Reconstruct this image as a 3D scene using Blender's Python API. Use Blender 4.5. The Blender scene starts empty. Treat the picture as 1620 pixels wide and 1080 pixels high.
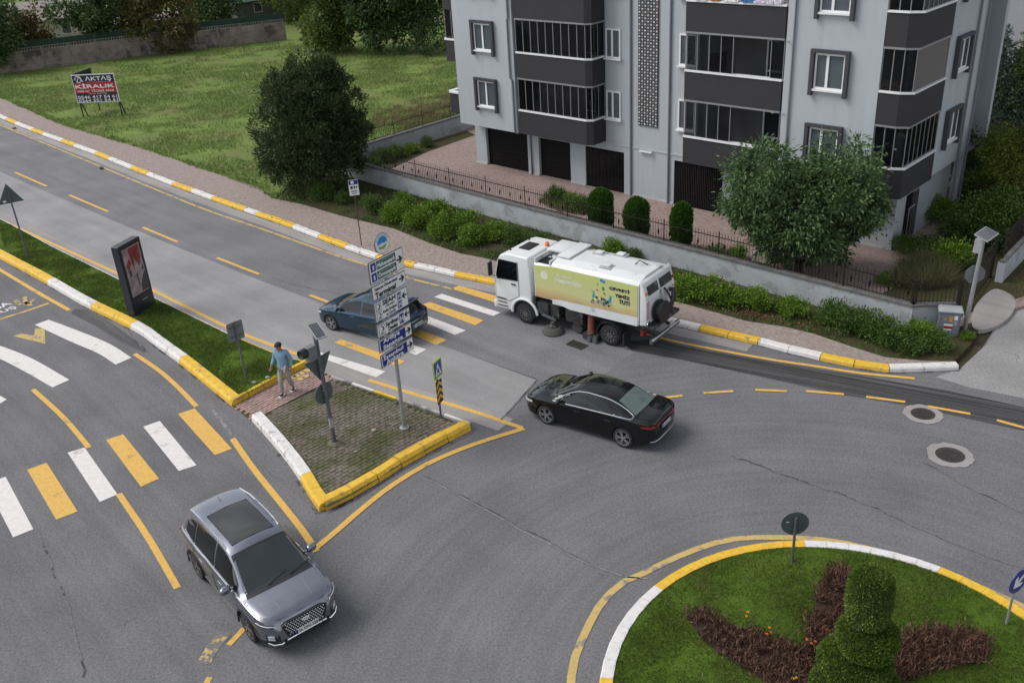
import bpy, bmesh, math, random
import numpy as np
from mathutils import Vector, Matrix
from mathutils.geometry import tessellate_polygon

random.seed(7)
R = math.radians
sc = bpy.context.scene
COL = sc.collection

# ------------------------------------------------------------------ camera
CAM_H, FPX = 14.3, 1500.0
PITCH, ROLL = R(26.81), R(-3.68)
_f = np.array([0, math.cos(PITCH), -math.sin(PITCH)])
_u0 = np.array([0, math.sin(PITCH), math.cos(PITCH)])
_r0 = np.array([1.0, 0, 0])
CR = math.cos(ROLL) * _r0 + math.sin(ROLL) * _u0
CU = -math.sin(ROLL) * _r0 + math.cos(ROLL) * _u0
CF = _f
cam_d = bpy.data.cameras.new('camera')
cam_d.sensor_width = 36.0
cam_d.lens = FPX / 1620 * 36.0
cam_d.clip_start = 0.1
cam_d.clip_end = 2000
cam = bpy.data.objects.new('camera', cam_d)
COL.objects.link(cam)
cam.matrix_world = Matrix(((CR[0], CU[0], -CF[0], 0), (CR[1], CU[1], -CF[1], 0), (CR[2], CU[2], -CF[2], CAM_H), (0, 0, 0, 1)))
sc.camera = cam

# ------------------------------------------------------------------ sky, sun, exposure (overcast day)
SUN_AZ, SUN_EL = R(172), R(50)          # direction towards the sun, from +X counter-clockwise
world = bpy.data.worlds.new('World')
sc.world = world
world.use_nodes = True
wn = world.node_tree
wn.nodes.clear()
sky = wn.nodes.new('ShaderNodeTexSky')
sky.sky_type = 'NISHITA'
sky.sun_disc = False
sky.sun_elevation = SUN_EL
sky.sun_rotation = R(90) - SUN_AZ
sky.dust_density = 0.7
hs = wn.nodes.new('ShaderNodeHueSaturation')
hs.inputs['Saturation'].default_value = 0.28
tc = wn.nodes.new('ShaderNodeTexCoord')
mp = wn.nodes.new('ShaderNodeMapping')
mp.inputs['Scale'].default_value = (1, 1, 2.6)
cl = wn.nodes.new('ShaderNodeTexNoise')
cl.inputs['Scale'].default_value = 2.6
cl.inputs['Detail'].default_value = 6
cr = wn.nodes.new('ShaderNodeValToRGB')
cr.color_ramp.elements[0].position = 0.34
cr.color_ramp.elements[0].color = (0.62, 0.63, 0.66, 1)
cr.color_ramp.elements[1].position = 0.66
cr.color_ramp.elements[1].color = (1.35, 1.34, 1.32, 1)
mu = wn.nodes.new('ShaderNodeMixRGB')
mu.blend_type = 'MULTIPLY'
mu.inputs[0].default_value = 1.0
bg = wn.nodes.new('ShaderNodeBackground')
bg.inputs['Strength'].default_value = 0.115
wo = wn.nodes.new('ShaderNodeOutputWorld')
wn.links.new(sky.outputs[0], hs.inputs['Color'])
wn.links.new(tc.outputs['Generated'], mp.inputs['Vector'])
wn.links.new(mp.outputs[0], cl.inputs['Vector'])
wn.links.new(cl.outputs['Fac'], cr.inputs[0])
wn.links.new(hs.outputs[0], mu.inputs[1])
wn.links.new(cr.outputs[0], mu.inputs[2])
wn.links.new(mu.outputs[0], bg.inputs['Color'])
wn.links.new(bg.outputs[0], wo.inputs['Surface'])

sun_d = bpy.data.lights.new('sun', 'SUN')
sun_d.energy = 1.5
sun_d.angle = R(32)
sun_d.color = (1.0, 0.96, 0.9)
sun = bpy.data.objects.new('sun', sun_d)
COL.objects.link(sun)
_sd = Vector((math.cos(SUN_AZ) * math.cos(SUN_EL), math.sin(SUN_AZ) * math.cos(SUN_EL), math.sin(SUN_EL)))
sun.rotation_euler = _sd.to_track_quat('Z', 'Y').to_euler()
sun.location = _sd * 60

sc.view_settings.view_transform = 'Standard'
sc.view_settings.look = 'None'
sc.view_settings.gamma = 1.0
sc.view_settings.use_curve_mapping = False
sc.view_settings.exposure = 0.70
sc.cycles.max_bounces = 6
sc.cycles.diffuse_bounces = 3
sc.cycles.glossy_bounces = 3
sc.cycles.transparent_max_bounces = 10
sc.cycles.use_denoising = True

# ------------------------------------------------------------------ survey helper: photo pixel -> point on the plane at height z
def G(x, y, z=0.0):
    d = (x - 810) / FPX * CR - (y - 540) / FPX * CU + CF
    t = (z - CAM_H) / d[2]
    return Vector((t * d[0], t * d[1], z))

def GL(pts, z=0.0):
    return [G(x, y, z) for x, y in pts]

# ------------------------------------------------------------------ materials
MATS = {}
def _nodes(name):
    m = bpy.data.materials.new(name)
    m.use_nodes = True
    nt = m.node_tree
    nt.nodes.clear()
    out = nt.nodes.new('ShaderNodeOutputMaterial')
    b = nt.nodes.new('ShaderNodeBsdfPrincipled')
    nt.links.new(b.outputs[0], out.inputs[0])
    return m, nt, b, out

def N(nt, t, **kw):
    n = nt.nodes.new(t)
    for k, v in kw.items():
        if k in n.inputs.keys():
            n.inputs[k].default_value = v
        else:
            setattr(n, k, v)
    return n

def rgba(c):
    return (c[0], c[1], c[2], 1.0)

def pmat(name, col, rough=0.6, var=0.12, scale=6.0, col2=None, fac2=0.5, scale2=None, bump=0.0, bscale=60.0, metal=0.0,
         spec=0.5, coat=0.0, detail=5, stretch=None, dirt=None, dirt_fac=0.0, dirt_scale=3.0, world=False):
    """colour with fine mottling, an optional second tone in patches, optional dirt patches and a fine relief"""
    m, nt, b, out = _nodes(name)
    L = nt.links.new
    tc = N(nt, 'ShaderNodeTexCoord')
    vec = N(nt, 'ShaderNodeNewGeometry').outputs['Position'] if world else tc.outputs['Object']
    if stretch:
        mp = N(nt, 'ShaderNodeMapping')
        mp.inputs['Scale'].default_value = stretch
        L(vec, mp.inputs[0])
        vec = mp.outputs[0]
    n1 = N(nt, 'ShaderNodeTexNoise', Scale=scale, Detail=detail)
    L(vec, n1.inputs['Vector'])
    r = N(nt, 'ShaderNodeMapRange')
    r.inputs['From Min'].default_value = 0.3
    r.inputs['From Max'].default_value = 0.7
    r.inputs['To Min'].default_value = 1 - var
    r.inputs['To Max'].default_value = 1 + var
    L(n1.outputs['Fac'], r.inputs['Value'])
    c = N(nt, 'ShaderNodeRGB')
    c.outputs[0].default_value = rgba(col)
    src = c.outputs[0]
    if col2 is not None:
        n2 = N(nt, 'ShaderNodeTexNoise', Scale=scale2 or scale * 0.3, Detail=4)
        L(vec, n2.inputs['Vector'])
        rp = N(nt, 'ShaderNodeMapRange')
        rp.inputs['From Min'].default_value = fac2 - 0.1
        rp.inputs['From Max'].default_value = fac2 + 0.1
        L(n2.outputs['Fac'], rp.inputs['Value'])
        mx = N(nt, 'ShaderNodeMixRGB')
        L(rp.outputs[0], mx.inputs[0])
        L(src, mx.inputs[1])
        mx.inputs[2].default_value = rgba(col2)
        src = mx.outputs[0]
    if dirt is not None:
        n3 = N(nt, 'ShaderNodeTexNoise', Scale=dirt_scale, Detail=8)
        n3.inputs['Roughness'].default_value = 0.7
        L(vec, n3.inputs['Vector'])
        rp = N(nt, 'ShaderNodeMapRange')
        rp.inputs['From Min'].default_value = 0.66 - dirt_fac * 0.3
        rp.inputs['From Max'].default_value = 0.72 - dirt_fac * 0.3
        L(n3.outputs['Fac'], rp.inputs['Value'])
        mx = N(nt, 'ShaderNodeMixRGB')
        L(rp.outputs[0], mx.inputs[0])
        L(src, mx.inputs[1])
        mx.inputs[2].default_value = rgba(dirt)
        src = mx.outputs[0]
    mul = N(nt, 'ShaderNodeVectorMath', operation='SCALE')
    L(src, mul.inputs[0])
    L(r.outputs[0], mul.inputs['Scale'])
    L(mul.outputs[0], b.inputs['Base Color'])
    b.inputs['Roughness'].default_value = rough
    b.inputs['Metallic'].default_value = metal
    b.inputs['Specular IOR Level'].default_value = spec
    b.inputs['Coat Weight'].default_value = coat
    b.inputs['Coat Roughness'].default_value = 0.04
    if bump > 0:
        nb = N(nt, 'ShaderNodeTexNoise', Scale=bscale, Detail=3)
        L(vec, nb.inputs['Vector'])
        bp = N(nt, 'ShaderNodeBump', Strength=bump, Distance=0.02)
        L(nb.outputs['Fac'], bp.inputs['Height'])
        L(bp.outputs[0], b.inputs['Normal'])
    MATS[name] = m
    return m

def leafmat(name, dark, light, trans=0.25, rough=0.55):
    m, nt, b, out = _nodes(name)
    L = nt.links.new
    g = N(nt, 'ShaderNodeNewGeometry')
    rp = N(nt, 'ShaderNodeValToRGB')
    rp.color_ramp.elements[0].color = rgba(dark)
    rp.color_ramp.elements[1].color = rgba(light)
    L(g.outputs['Random Per Island'], rp.inputs[0])
    L(rp.outputs[0], b.inputs['Base Color'])
    b.inputs['Roughness'].default_value = rough
    b.inputs['Specular IOR Level'].default_value = 0.35
    t = N(nt, 'ShaderNodeBsdfTranslucent')
    L(rp.outputs[0], t.inputs['Color'])
    mx = N(nt, 'ShaderNodeMixShader')
    mx.inputs[0].default_value = trans
    L(b.outputs[0], mx.inputs[1])
    L(t.outputs[0], mx.inputs[2])
    L(mx.outputs[0], out.inputs[0])
    MATS[name] = m
    return m

def glassmat(name, tint=(0.02, 0.022, 0.026), clear=0.0, rough=0.03):
    """dark glazing: a glossy coat over a dark body, part of it see-through"""
    m, nt, b, out = _nodes(name)
    L = nt.links.new
    b.inputs['Base Color'].default_value = rgba(tint)
    b.inputs['Roughness'].default_value = rough
    b.inputs['Specular IOR Level'].default_value = 0.55
    b.inputs['IOR'].default_value = 1.5
    tcn = N(nt, 'ShaderNodeTexCoord')
    nb = N(nt, 'ShaderNodeTexNoise', Scale=1.6, Detail=1)
    L(tcn.outputs['Object'], nb.inputs['Vector'])
    bp = N(nt, 'ShaderNodeBump', Strength=0.05, Distance=0.02)
    L(nb.outputs['Fac'], bp.inputs['Height'])
    L(bp.outputs[0], b.inputs['Normal'])
    if clear > 0:
        t = N(nt, 'ShaderNodeBsdfTransparent')
        t.inputs[0].default_value = (0.75, 0.78, 0.8, 1)
        fr = N(nt, 'ShaderNodeLayerWeight', Blend=0.5)
        pw = N(nt, 'ShaderNodeMath', operation='POWER')
        pw.inputs[1].default_value = 4.0
        L(fr.outputs['Facing'], pw.inputs[0])
        r = N(nt, 'ShaderNodeMapRange')
        r.inputs['To Min'].default_value = 1 - clear
        r.inputs['To Max'].default_value = 1.0
        L(pw.outputs[0], r.inputs['Value'])
        mx = N(nt, 'ShaderNodeMixShader')
        L(r.outputs[0], mx.inputs[0])
        L(t.outputs[0], mx.inputs[1])
        L(b.outputs[0], mx.inputs[2])
        L(mx.outputs[0], out.inputs[0])
    MATS[name] = m
    return m

# ------------------------------------------------------------------ mesh helpers
class MB:
    def __init__(self):
        self.v, self.f, self.m = [], [], []
    def add(self, vs, fs, mi=0):
        o = len(self.v)
        self.v += [tuple(p) for p in vs]
        for q in fs:
            self.f.append(tuple(i + o for i in q))
            self.m.append(mi)
        return self
    def box(self, x0, x1, y0, y1, z0, z1, mi=0):
        return self.add([(x0, y0, z0), (x1, y0, z0), (x1, y1, z0), (x0, y1, z0), (x0, y0, z1), (x1, y0, z1), (x1, y1, z1), (x0, y1, z1)],
                        [(3, 2, 1, 0), (4, 5, 6, 7), (0, 1, 5, 4), (1, 2, 6, 5), (2, 3, 7, 6), (3, 0, 4, 7)], mi)
    def bar(self, a, b, w, h, mi=0, up=(0, 0, 1)):
        a, b, up = Vector(a), Vector(b), Vector(up)
        d = (b - a).normalized()
        s = d.cross(up)
        if s.length < 1e-5:
            s = d.cross(Vector((1, 0, 0)))
        s.normalize()
        t = s.cross(d)
        s, t = s * w / 2, t * h / 2
        vs = [a - s - t, a + s - t, a + s + t, a - s + t, b - s - t, b + s - t, b + s + t, b - s + t]
        return self.add(vs, [(0, 1, 2, 3), (7, 6, 5, 4), (4, 5, 1, 0), (5, 6, 2, 1), (6, 7, 3, 2), (7, 4, 0, 3)], mi)
    def tube(self, pts, r, n=8, mi=0, caps=True):
        pts = [Vector(p) for p in pts]
        rs = r if isinstance(r, (list, tuple)) else [r] * len(pts)
        o = len(self.v)
        ref = Vector((0, 0, 1))
        for i, p in enumerate(pts):
            d = (pts[min(i + 1, len(pts) - 1)] - pts[max(i - 1, 0)]).normalized()
            s = d.cross(ref)
            if s.length < 0.05:
                s = d.cross(Vector((1, 0, 0)))
            s.normalize()
            t = s.cross(d)
            for k in range(n):
                a = 2 * math.pi * k / n
                self.v.append(tuple(p + (s * math.cos(a) + t * math.sin(a)) * rs[i]))
        for i in range(len(pts) - 1):
            for k in range(n):
                k2 = (k + 1) % n
                self.f.append((o + i * n + k2, o + i * n + k, o + (i + 1) * n + k, o + (i + 1) * n + k2))
                self.m.append(mi)
        if caps:
            self.f.append(tuple(o + k for k in range(n)))
            self.m.append(mi)
            self.f.append(tuple(o + (len(pts) - 1) * n + k for k in reversed(range(n))))
            self.m.append(mi)
        return self
    def lathe(self, prof, n=24, axis='z', org=(0, 0, 0), mi=0, caps=False):
        o = len(self.v)
        for r, h in prof:
            for k in range(n):
                a = 2 * math.pi * k / n
                c, s = r * math.cos(a), r * math.sin(a)
                p = (c, s, h) if axis == 'z' else (c, h, s)
                self.v.append((p[0] + org[0], p[1] + org[1], p[2] + org[2]))
        for i in range(len(prof) - 1):
            for k in range(n):
                k2 = (k + 1) % n
                q = (o + i * n + k, o + i * n + k2, o + (i + 1) * n + k2, o + (i + 1) * n + k)
                self.f.append(q if axis == 'z' else q[::-1])
                self.m.append(mi)
        if caps:
            self.f.append(tuple(o + k for k in reversed(range(n))))
            self.m.append(mi)
            self.f.append(tuple(o + (len(prof) - 1) * n + k for k in range(n)))
            self.m.append(mi)
        return self
    def prism(self, poly, z0, z1, mi=0):
        """a vertical prism over an outline of (x, y) points"""
        n = len(poly)
        tris = tessellate_polygon([[Vector((p[0], p[1], 0)) for p in poly]])
        ar = sum(poly[i][0] * poly[(i + 1) % n][1] - poly[(i + 1) % n][0] * poly[i][1] for i in range(n))
        vs = [(p[0], p[1], z0) for p in poly] + [(p[0], p[1], z1) for p in poly]
        fs = []
        for a, b, c in tris:
            pa, pb, pc = poly[a], poly[b], poly[c]
            if (pb[0] - pa[0]) * (pc[1] - pa[1]) - (pb[1] - pa[1]) * (pc[0] - pa[0]) < 0:
                b, c = c, b
            fs.append((a + n, b + n, c + n))
            fs.append((c, b, a))
        for i in range(n):
            j = (i + 1) % n
            fs.append((i, j, j + n, i + n) if ar > 0 else (j, i, i + n, j + n))
        return self.add(vs, fs, mi)
    def xzprism(self, poly, y0, y1, mi=0):
        """a prism along y over an outline of (x, z) points"""
        t = MB().prism([(p[0], -p[1]) for p in poly], y0, y1)
        return self.add([(x, z, -y) for x, y, z in t.v], t.f, mi)
    def build(self, name, mats, parent=None, smooth=False, angle=40):
        me = bpy.data.meshes.new(name)
        me.from_pydata(self.v, [], self.f)
        mats = mats if isinstance(mats, (list, tuple)) else [mats]
        for m in mats:
            me.materials.append(MATS[m] if isinstance(m, str) else m)
        if len(mats) > 1:
            me.polygons.foreach_set('material_index', self.m)
        if smooth:
            me.polygons.foreach_set('use_smooth', [True] * len(self.f))
            me.set_sharp_from_angle(angle=R(angle))
        me.update()
        return put(name, me, parent)

def put(name, data, parent=None, loc=None, rz=None):
    o = bpy.data.objects.new(name, data)
    COL.objects.link(o)
    if parent is not None:
        o.parent = parent
    if loc is not None:
        o.location = loc
    if rz is not None:
        o.rotation_euler = (0, 0, rz)
    return o

def tag(o, label=None, cat=None, group=None, kind=None):
    if label:
        o['label'] = label
    if cat:
        o['category'] = cat
    if group:
        o['group'] = group
    if kind:
        o['kind'] = kind
    return o

def root(name, loc, rz, label, cat, group=None):
    return tag(put(name, None, None, loc, rz), label, cat, group)

def copy_tree(o, parent=None):
    c = o.copy()
    COL.objects.link(c)
    c.parent = parent
    for ch in list(o.children):
        copy_tree(ch, c)
    return c

def np_mesh(name, V, F, mats):
    """a mesh from numpy arrays; F is (n, k)"""
    me = bpy.data.meshes.new(name)
    n, k = F.shape
    me.vertices.add(len(V))
    me.vertices.foreach_set('co', np.ascontiguousarray(V, dtype=np.float32).ravel())
    me.loops.add(n * k)
    me.loops.foreach_set('vertex_index', np.ascontiguousarray(F, dtype=np.int32).ravel())
    me.polygons.add(n)
    me.polygons.foreach_set('loop_start', np.arange(0, n * k, k, dtype=np.int32))
    for m in mats if isinstance(mats, (list, tuple)) else [mats]:
        me.materials.append(MATS[m])
    me.update(calc_edges=True)
    me.validate()
    return me

def sheet(name, poly, z, mat, kind='structure', parent=None, thick=0.0):
    """a flat sheet (or a slab with edges) over an outline"""
    if thick:
        o = MB().prism(poly, z - thick, z).build(name, mat, parent)
        o['kind'] = kind
        return o
    tris = tessellate_polygon([[Vector((p[0], p[1], 0)) for p in poly]])
    m = MB()
    fs = []
    for a, b, c in tris:
        pa, pb, pc = poly[a], poly[b], poly[c]
        if (pb[0] - pa[0]) * (pc[1] - pa[1]) - (pb[1] - pa[1]) * (pc[0] - pa[0]) < 0:
            b, c = c, b
        fs.append((a, b, c))
    m.add([(p[0], p[1], z) for p in poly], fs)
    o = m.build(name, mat, parent)
    if kind and parent is None:
        o['kind'] = kind
    return o

def resample(pts, step):
    pts = [Vector((p[0], p[1])) for p in pts]
    d = [0.0]
    for a, b in zip(pts, pts[1:]):
        d.append(d[-1] + (b - a).length)
    n = max(1, round(d[-1] / step))
    out = []
    xs = np.interp(np.linspace(0, d[-1], n + 1), d, [p.x for p in pts])
    ys = np.interp(np.linspace(0, d[-1], n + 1), d, [p.y for p in pts])
    return [Vector((x, y)) for x, y in zip(xs, ys)]

def smooth_path(pts, n=10):
    """Catmull-Rom through the points"""
    P = [Vector((p[0], p[1])) for p in pts]
    P = [2 * P[0] - P[1]] + P + [2 * P[-1] - P[-2]]
    out = []
    for i in range(1, len(P) - 2):
        for k in range(n):
            t = k / n
            a, b, c, d = P[i - 1], P[i], P[i + 1], P[i + 2]
            out.append(0.5 * ((2 * b) + (c - a) * t + (2 * a - 5 * b + 4 * c - d) * t * t + (3 * b - a - 3 * c + d) * t ** 3))
    out.append(P[-2])
    return out

def offset(pts, d):
    out = []
    for i, p in enumerate(pts):
        t = (pts[min(i + 1, len(pts) - 1)] - pts[max(i - 1, 0)]).normalized()
        out.append(p + Vector((-t.y, t.x)) * d)
    return out

def ribbon(m, pts, w, z, mi=0):
    """a flat strip of width w along a path"""
    a, b = offset(pts, w / 2), offset(pts, -w / 2)
    vs = [(p.x, p.y, z) for p in a] + [(p.x, p.y, z) for p in b]
    n = len(a)
    m.add(vs, [(i, i + n, i + 1 + n, i + 1) for i in range(n - 1)], mi)
    return m

_TXT = {}
def text_data(body):
    if body in _TXT:
        return _TXT[body]
    cu = bpy.data.curves.new('lettering', 'FONT')
    cu.body = body
    cu.size = 1.0
    cu.resolution_u = 2
    o = bpy.data.objects.new('lettering', cu)
    COL.objects.link(o)
    dg = bpy.context.evaluated_depsgraph_get()
    dg.update()
    me = bpy.data.meshes.new_from_object(o.evaluated_get(dg))
    bpy.data.objects.remove(o)
    v = np.array([x.co[:2] for x in me.vertices])
    f = [tuple(p.vertices) for p in me.polygons]
    bpy.data.meshes.remove(me)
    lo, hi = v.min(0), v.max(0)
    _TXT[body] = (v, f, lo, hi)
    return _TXT[body]

def text(parent, body, mat, cx, cz, h, y, w=None, name='lettering', bold=0.0, frame=None):
    """flat print in the local XZ plane facing -Y, its caps h tall (stretched to w wide), centred on (cx, cz)"""
    v, f, lo, hi = text_data(body)
    s = h / (hi[1] - lo[1])
    sx = s if w is None else w / (hi[0] - lo[0])
    px, pz = (v[:, 0] - (lo[0] + hi[0]) / 2) * sx, (v[:, 1] - (lo[1] + hi[1]) / 2) * s
    m = MB()
    offs = [(0, 0)] if not bold else [(-bold, 0), (bold, 0), (0, bold), (0, -bold)]
    for i, (ox, oz) in enumerate(offs):
        pts = [(cx + a + ox, y - 0.0006 * i, cz + b + oz) for a, b in zip(px, pz)]
        if frame is not None:
            pts = [frame @ Vector(p) for p in pts]
        m.add(pts, f)
    return m.build(name, mat, parent)

# ================================================================== materials of the place
def roadmat(name, col, streak=0.16, centre=None, along=None, speck=0.40, patch=0.12, scale_across=2.2, dark=None, groove=0.0):
    """worn asphalt: fine aggregate, broad patches, and wear streaks that follow the traffic (round a centre or along a direction)"""
    m, nt, b, out = _nodes(name)
    L = nt.links.new
    pos = N(nt, 'ShaderNodeNewGeometry').outputs['Position']
    sp = N(nt, 'ShaderNodeSeparateXYZ')
    if centre is not None:
        sub = N(nt, 'ShaderNodeVectorMath', operation='SUBTRACT')
        sub.inputs[1].default_value = (centre[0], centre[1], 0)
        L(pos, sub.inputs[0])
        L(sub.outputs[0], sp.inputs[0])
        ln = N(nt, 'ShaderNodeVectorMath', operation='LENGTH')
        L(sub.outputs[0], ln.inputs[0])
        at = N(nt, 'ShaderNodeMath', operation='ARCTAN2')
        L(sp.outputs['Y'], at.inputs[0])
        L(sp.outputs['X'], at.inputs[1])
        ms = N(nt, 'ShaderNodeMath', operation='MULTIPLY')
        ms.inputs[1].default_value = 1.3
        L(at.outputs[0], ms.inputs[0])
        cb = N(nt, 'ShaderNodeCombineXYZ')
        L(ms.outputs[0], cb.inputs['X'])
        L(ln.outputs['Value'], cb.inputs['Y'])
        vec = cb.outputs[0]
        sca = (1.0, scale_across, 1.0)
        rot = 0
    else:
        vec = pos
        rot = -math.atan2(along[1], along[0]) if along else 0
        sca = (0.12, scale_across, 1.0)
    mp0 = N(nt, 'ShaderNodeMapping')
    mp0.inputs['Rotation'].default_value = (0, 0, rot)
    L(vec, mp0.inputs[0])
    mp = N(nt, 'ShaderNodeMapping')
    mp.inputs['Scale'].default_value = sca
    L(mp0.outputs[0], mp.inputs[0])
    def rng(src, lo, hi, fm=0.32, fM=0.68):
        r = N(nt, 'ShaderNodeMapRange')
        r.inputs['From Min'].default_value = fm
        r.inputs['From Max'].default_value = fM
        r.inputs['To Min'].default_value = lo
        r.inputs['To Max'].default_value = hi
        L(src, r.inputs['Value'])
        return r.outputs[0]
    def mul(a, c):
        k = N(nt, 'ShaderNodeMath', operation='MULTIPLY')
        L(a, k.inputs[0])
        L(c, k.inputs[1])
        return k.outputs[0]
    n1 = N(nt, 'ShaderNodeTexNoise', Scale=1.0, Detail=6)
    n1.inputs['Roughness'].default_value = 0.65
    L(mp.outputs[0], n1.inputs['Vector'])
    f = rng(n1.outputs['Fac'], 1 - streak, 1 + streak)
    n2 = N(nt, 'ShaderNodeTexNoise', Scale=0.45, Detail=6)
    L(pos, n2.inputs['Vector'])
    f = mul(f, rng(n2.outputs['Fac'], 1 - patch, 1 + patch))
    n3 = N(nt, 'ShaderNodeTexNoise', Scale=17.0, Detail=5)
    n3.inputs['Roughness'].default_value = 0.85
    L(pos, n3.inputs['Vector'])
    f = mul(f, rng(n3.outputs['Fac'], 1 - speck, 1 + speck))
    # dark drips and scuffs
    n4 = N(nt, 'ShaderNodeTexNoise', Scale=2.6, Detail=9)
    n4.inputs['Roughness'].default_value = 0.78
    L(pos, n4.inputs['Vector'])
    f = mul(f, rng(n4.outputs['Fac'], 1.0, 0.72, 0.60, 0.72))
    # sparse cracks
    vo = N(nt, 'ShaderNodeTexVoronoi', feature='DISTANCE_TO_EDGE')
    vo.inputs['Scale'].default_value = 0.23
    wv = N(nt, 'ShaderNodeTexNoise', Scale=1.3, Detail=5)
    L(pos, wv.inputs['Vector'])
    wm = N(nt, 'ShaderNodeMixRGB', blend_type='ADD')
    wm.inputs[0].default_value = 0.9
    L(pos, wm.inputs[1])
    L(wv.outputs['Color'], wm.inputs[2])
    L(wm.outputs[0], vo.inputs['Vector'])
    ck = rng(vo.outputs['Distance'], 0.62, 1.0, 0.0, 0.006)
    cn = N(nt, 'ShaderNodeTexNoise', Scale=0.5, Detail=3)
    L(pos, cn.inputs['Vector'])
    cmask = rng(cn.outputs['Fac'], 1.0, 0.0, 0.60, 0.68)
    mxk = N(nt, 'ShaderNodeMix')
    L(cmask, mxk.inputs[0])
    L(ck, mxk.inputs[2])
    mxk.inputs[3].default_value = 1.0
    f = mul(f, mxk.outputs[0])
    if groove:
        wg = N(nt, 'ShaderNodeTexNoise', Scale=1.0, Detail=3)
        mg = N(nt, 'ShaderNodeMapping')
        mg.inputs['Scale'].default_value = (0.1, 11.0, 1)
        L(mp0.outputs[0], mg.inputs[0])
        L(mg.outputs[0], wg.inputs['Vector'])
        f = mul(f, rng(wg.outputs['Fac'], 1 - groove, 1 + groove, 0.4, 0.6))
    c = N(nt, 'ShaderNodeVectorMath', operation='SCALE')
    c.inputs[0].default_value = col
    L(f, c.inputs['Scale'])
    L(c.outputs[0], b.inputs['Base Color'])
    b.inputs['Roughness'].default_value = 0.85 if not dark else 0.6
    b.inputs['Specular IOR Level'].default_value = 0.3
    bp = N(nt, 'ShaderNodeBump', Strength=0.25, Distance=0.01)
    L(n3.outputs['Fac'], bp.inputs['Height'])
    L(bp.outputs[0], b.inputs['Normal'])
    MATS[name] = m
    return m

def grassground(name, c1, c2, c3, s=0.35):
    m, nt, b, out = _nodes(name)
    L = nt.links.new
    pos = N(nt, 'ShaderNodeNewGeometry').outputs['Position']
    n = N(nt, 'ShaderNodeTexNoise', Scale=s, Detail=8)
    n.inputs['Roughness'].default_value = 0.62
    L(pos, n.inputs['Vector'])
    rp = N(nt, 'ShaderNodeValToRGB')
    rp.color_ramp.elements[0].position = 0.34
    rp.color_ramp.elements[0].color = rgba(c1)
    rp.color_ramp.elements[1].position = 0.68
    rp.color_ramp.elements[1].color = rgba(c3)
    e = rp.color_ramp.elements.new(0.5)
    e.color = rgba(c2)
    L(n.outputs['Fac'], rp.inputs[0])
    L(rp.outputs[0], b.inputs['Base Color'])
    b.inputs['Roughness'].default_value = 0.95
    b.inputs['Specular IOR Level'].default_value = 0.1
    n2 = N(nt, 'ShaderNodeTexNoise', Scale=9, Detail=6)
    L(pos, n2.inputs['Vector'])
    bp = N(nt, 'ShaderNodeBump', Strength=0.8, Distance=0.06)
    L(n2.outputs['Fac'], bp.inputs['Height'])
    L(bp.outputs[0], b.inputs['Normal'])
    MATS[name] = m

def pavermat(name, c1, c2, mortar, ang, bw=0.2, bh=0.1, dirt=(0.1, 0.09, 0.08), bump=0.5):
    """small block paving seen from afar"""
    m, nt, b, out = _nodes(name)
    L = nt.links.new
    pos = N(nt, 'ShaderNodeNewGeometry').outputs['Position']
    mp = N(nt, 'ShaderNodeMapping')
    mp.inputs['Rotation'].default_value = (0, 0, -ang)
    L(pos, mp.inputs[0])
    br = N(nt, 'ShaderNodeTexBrick')
    br.inputs['Scale'].default_value = 1.0
    br.inputs['Brick Width'].default_value = bw
    br.inputs['Row Height'].default_value = bh
    br.inputs['Mortar Size'].default_value = 0.008
    br.inputs['Color1'].default_value = rgba(c1)
    br.inputs['Color2'].default_value = rgba(c2)
    br.inputs['Mortar'].default_value = rgba(mortar)
    L(mp.outputs[0], br.inputs['Vector'])
    n = N(nt, 'ShaderNodeTexNoise', Scale=0.8, Detail=9)
    n.inputs['Roughness'].default_value = 0.68
    L(pos, n.inputs['Vector'])
    r = N(nt, 'ShaderNodeMapRange')
    r.inputs['From Min'].default_value = 0.5
    r.inputs['From Max'].default_value = 0.75
    r.inputs['To Max'].default_value = 0.8
    L(n.outputs['Fac'], r.inputs['Value'])
    mx = N(nt, 'ShaderNodeMixRGB')
    L(r.outputs[0], mx.inputs[0])
    L(br.outputs['Color'], mx.inputs[1])
    mx.inputs[2].default_value = rgba(dirt)
    n2 = N(nt, 'ShaderNodeTexNoise', Scale=7, Detail=6)
    L(pos, n2.inputs['Vector'])
    r2 = N(nt, 'ShaderNodeMapRange')
    r2.inputs['From Min'].default_value = 0.3
    r2.inputs['From Max'].default_value = 0.7
    r2.inputs['To Min'].default_value = 0.78
    r2.inputs['To Max'].default_value = 1.2
    L(n2.outputs['Fac'], r2.inputs['Value'])
    sc_ = N(nt, 'ShaderNodeVectorMath', operation='SCALE')
    L(mx.outputs[0], sc_.inputs[0])
    L(r2.outputs[0], sc_.inputs['Scale'])
    L(sc_.outputs[0], b.inputs['Base Color'])
    b.inputs['Roughness'].default_value = 0.9
    bp = N(nt, 'ShaderNodeBump', Strength=bump, Distance=0.01)
    L(br.outputs['Fac'], bp.inputs['Height'])
    bp.invert = True
    L(bp.outputs[0], b.inputs['Normal'])
    MATS[name] = m

RC = Vector((5.85, 12.41))          # roundabout centre
RR = 4.69                           # its kerb's outer radius
_d = G(410, 434) - G(24, 273)
ROAD_DIR = (_d.x, _d.y)
_d = G(142, 708) - G(52, 616)
LEFT_DIR = (_d.x, _d.y)
_d = G(1600, 655) - G(1150, 570)
ROAD_ANG = math.atan2(ROAD_DIR[1], ROAD_DIR[0])

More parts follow.
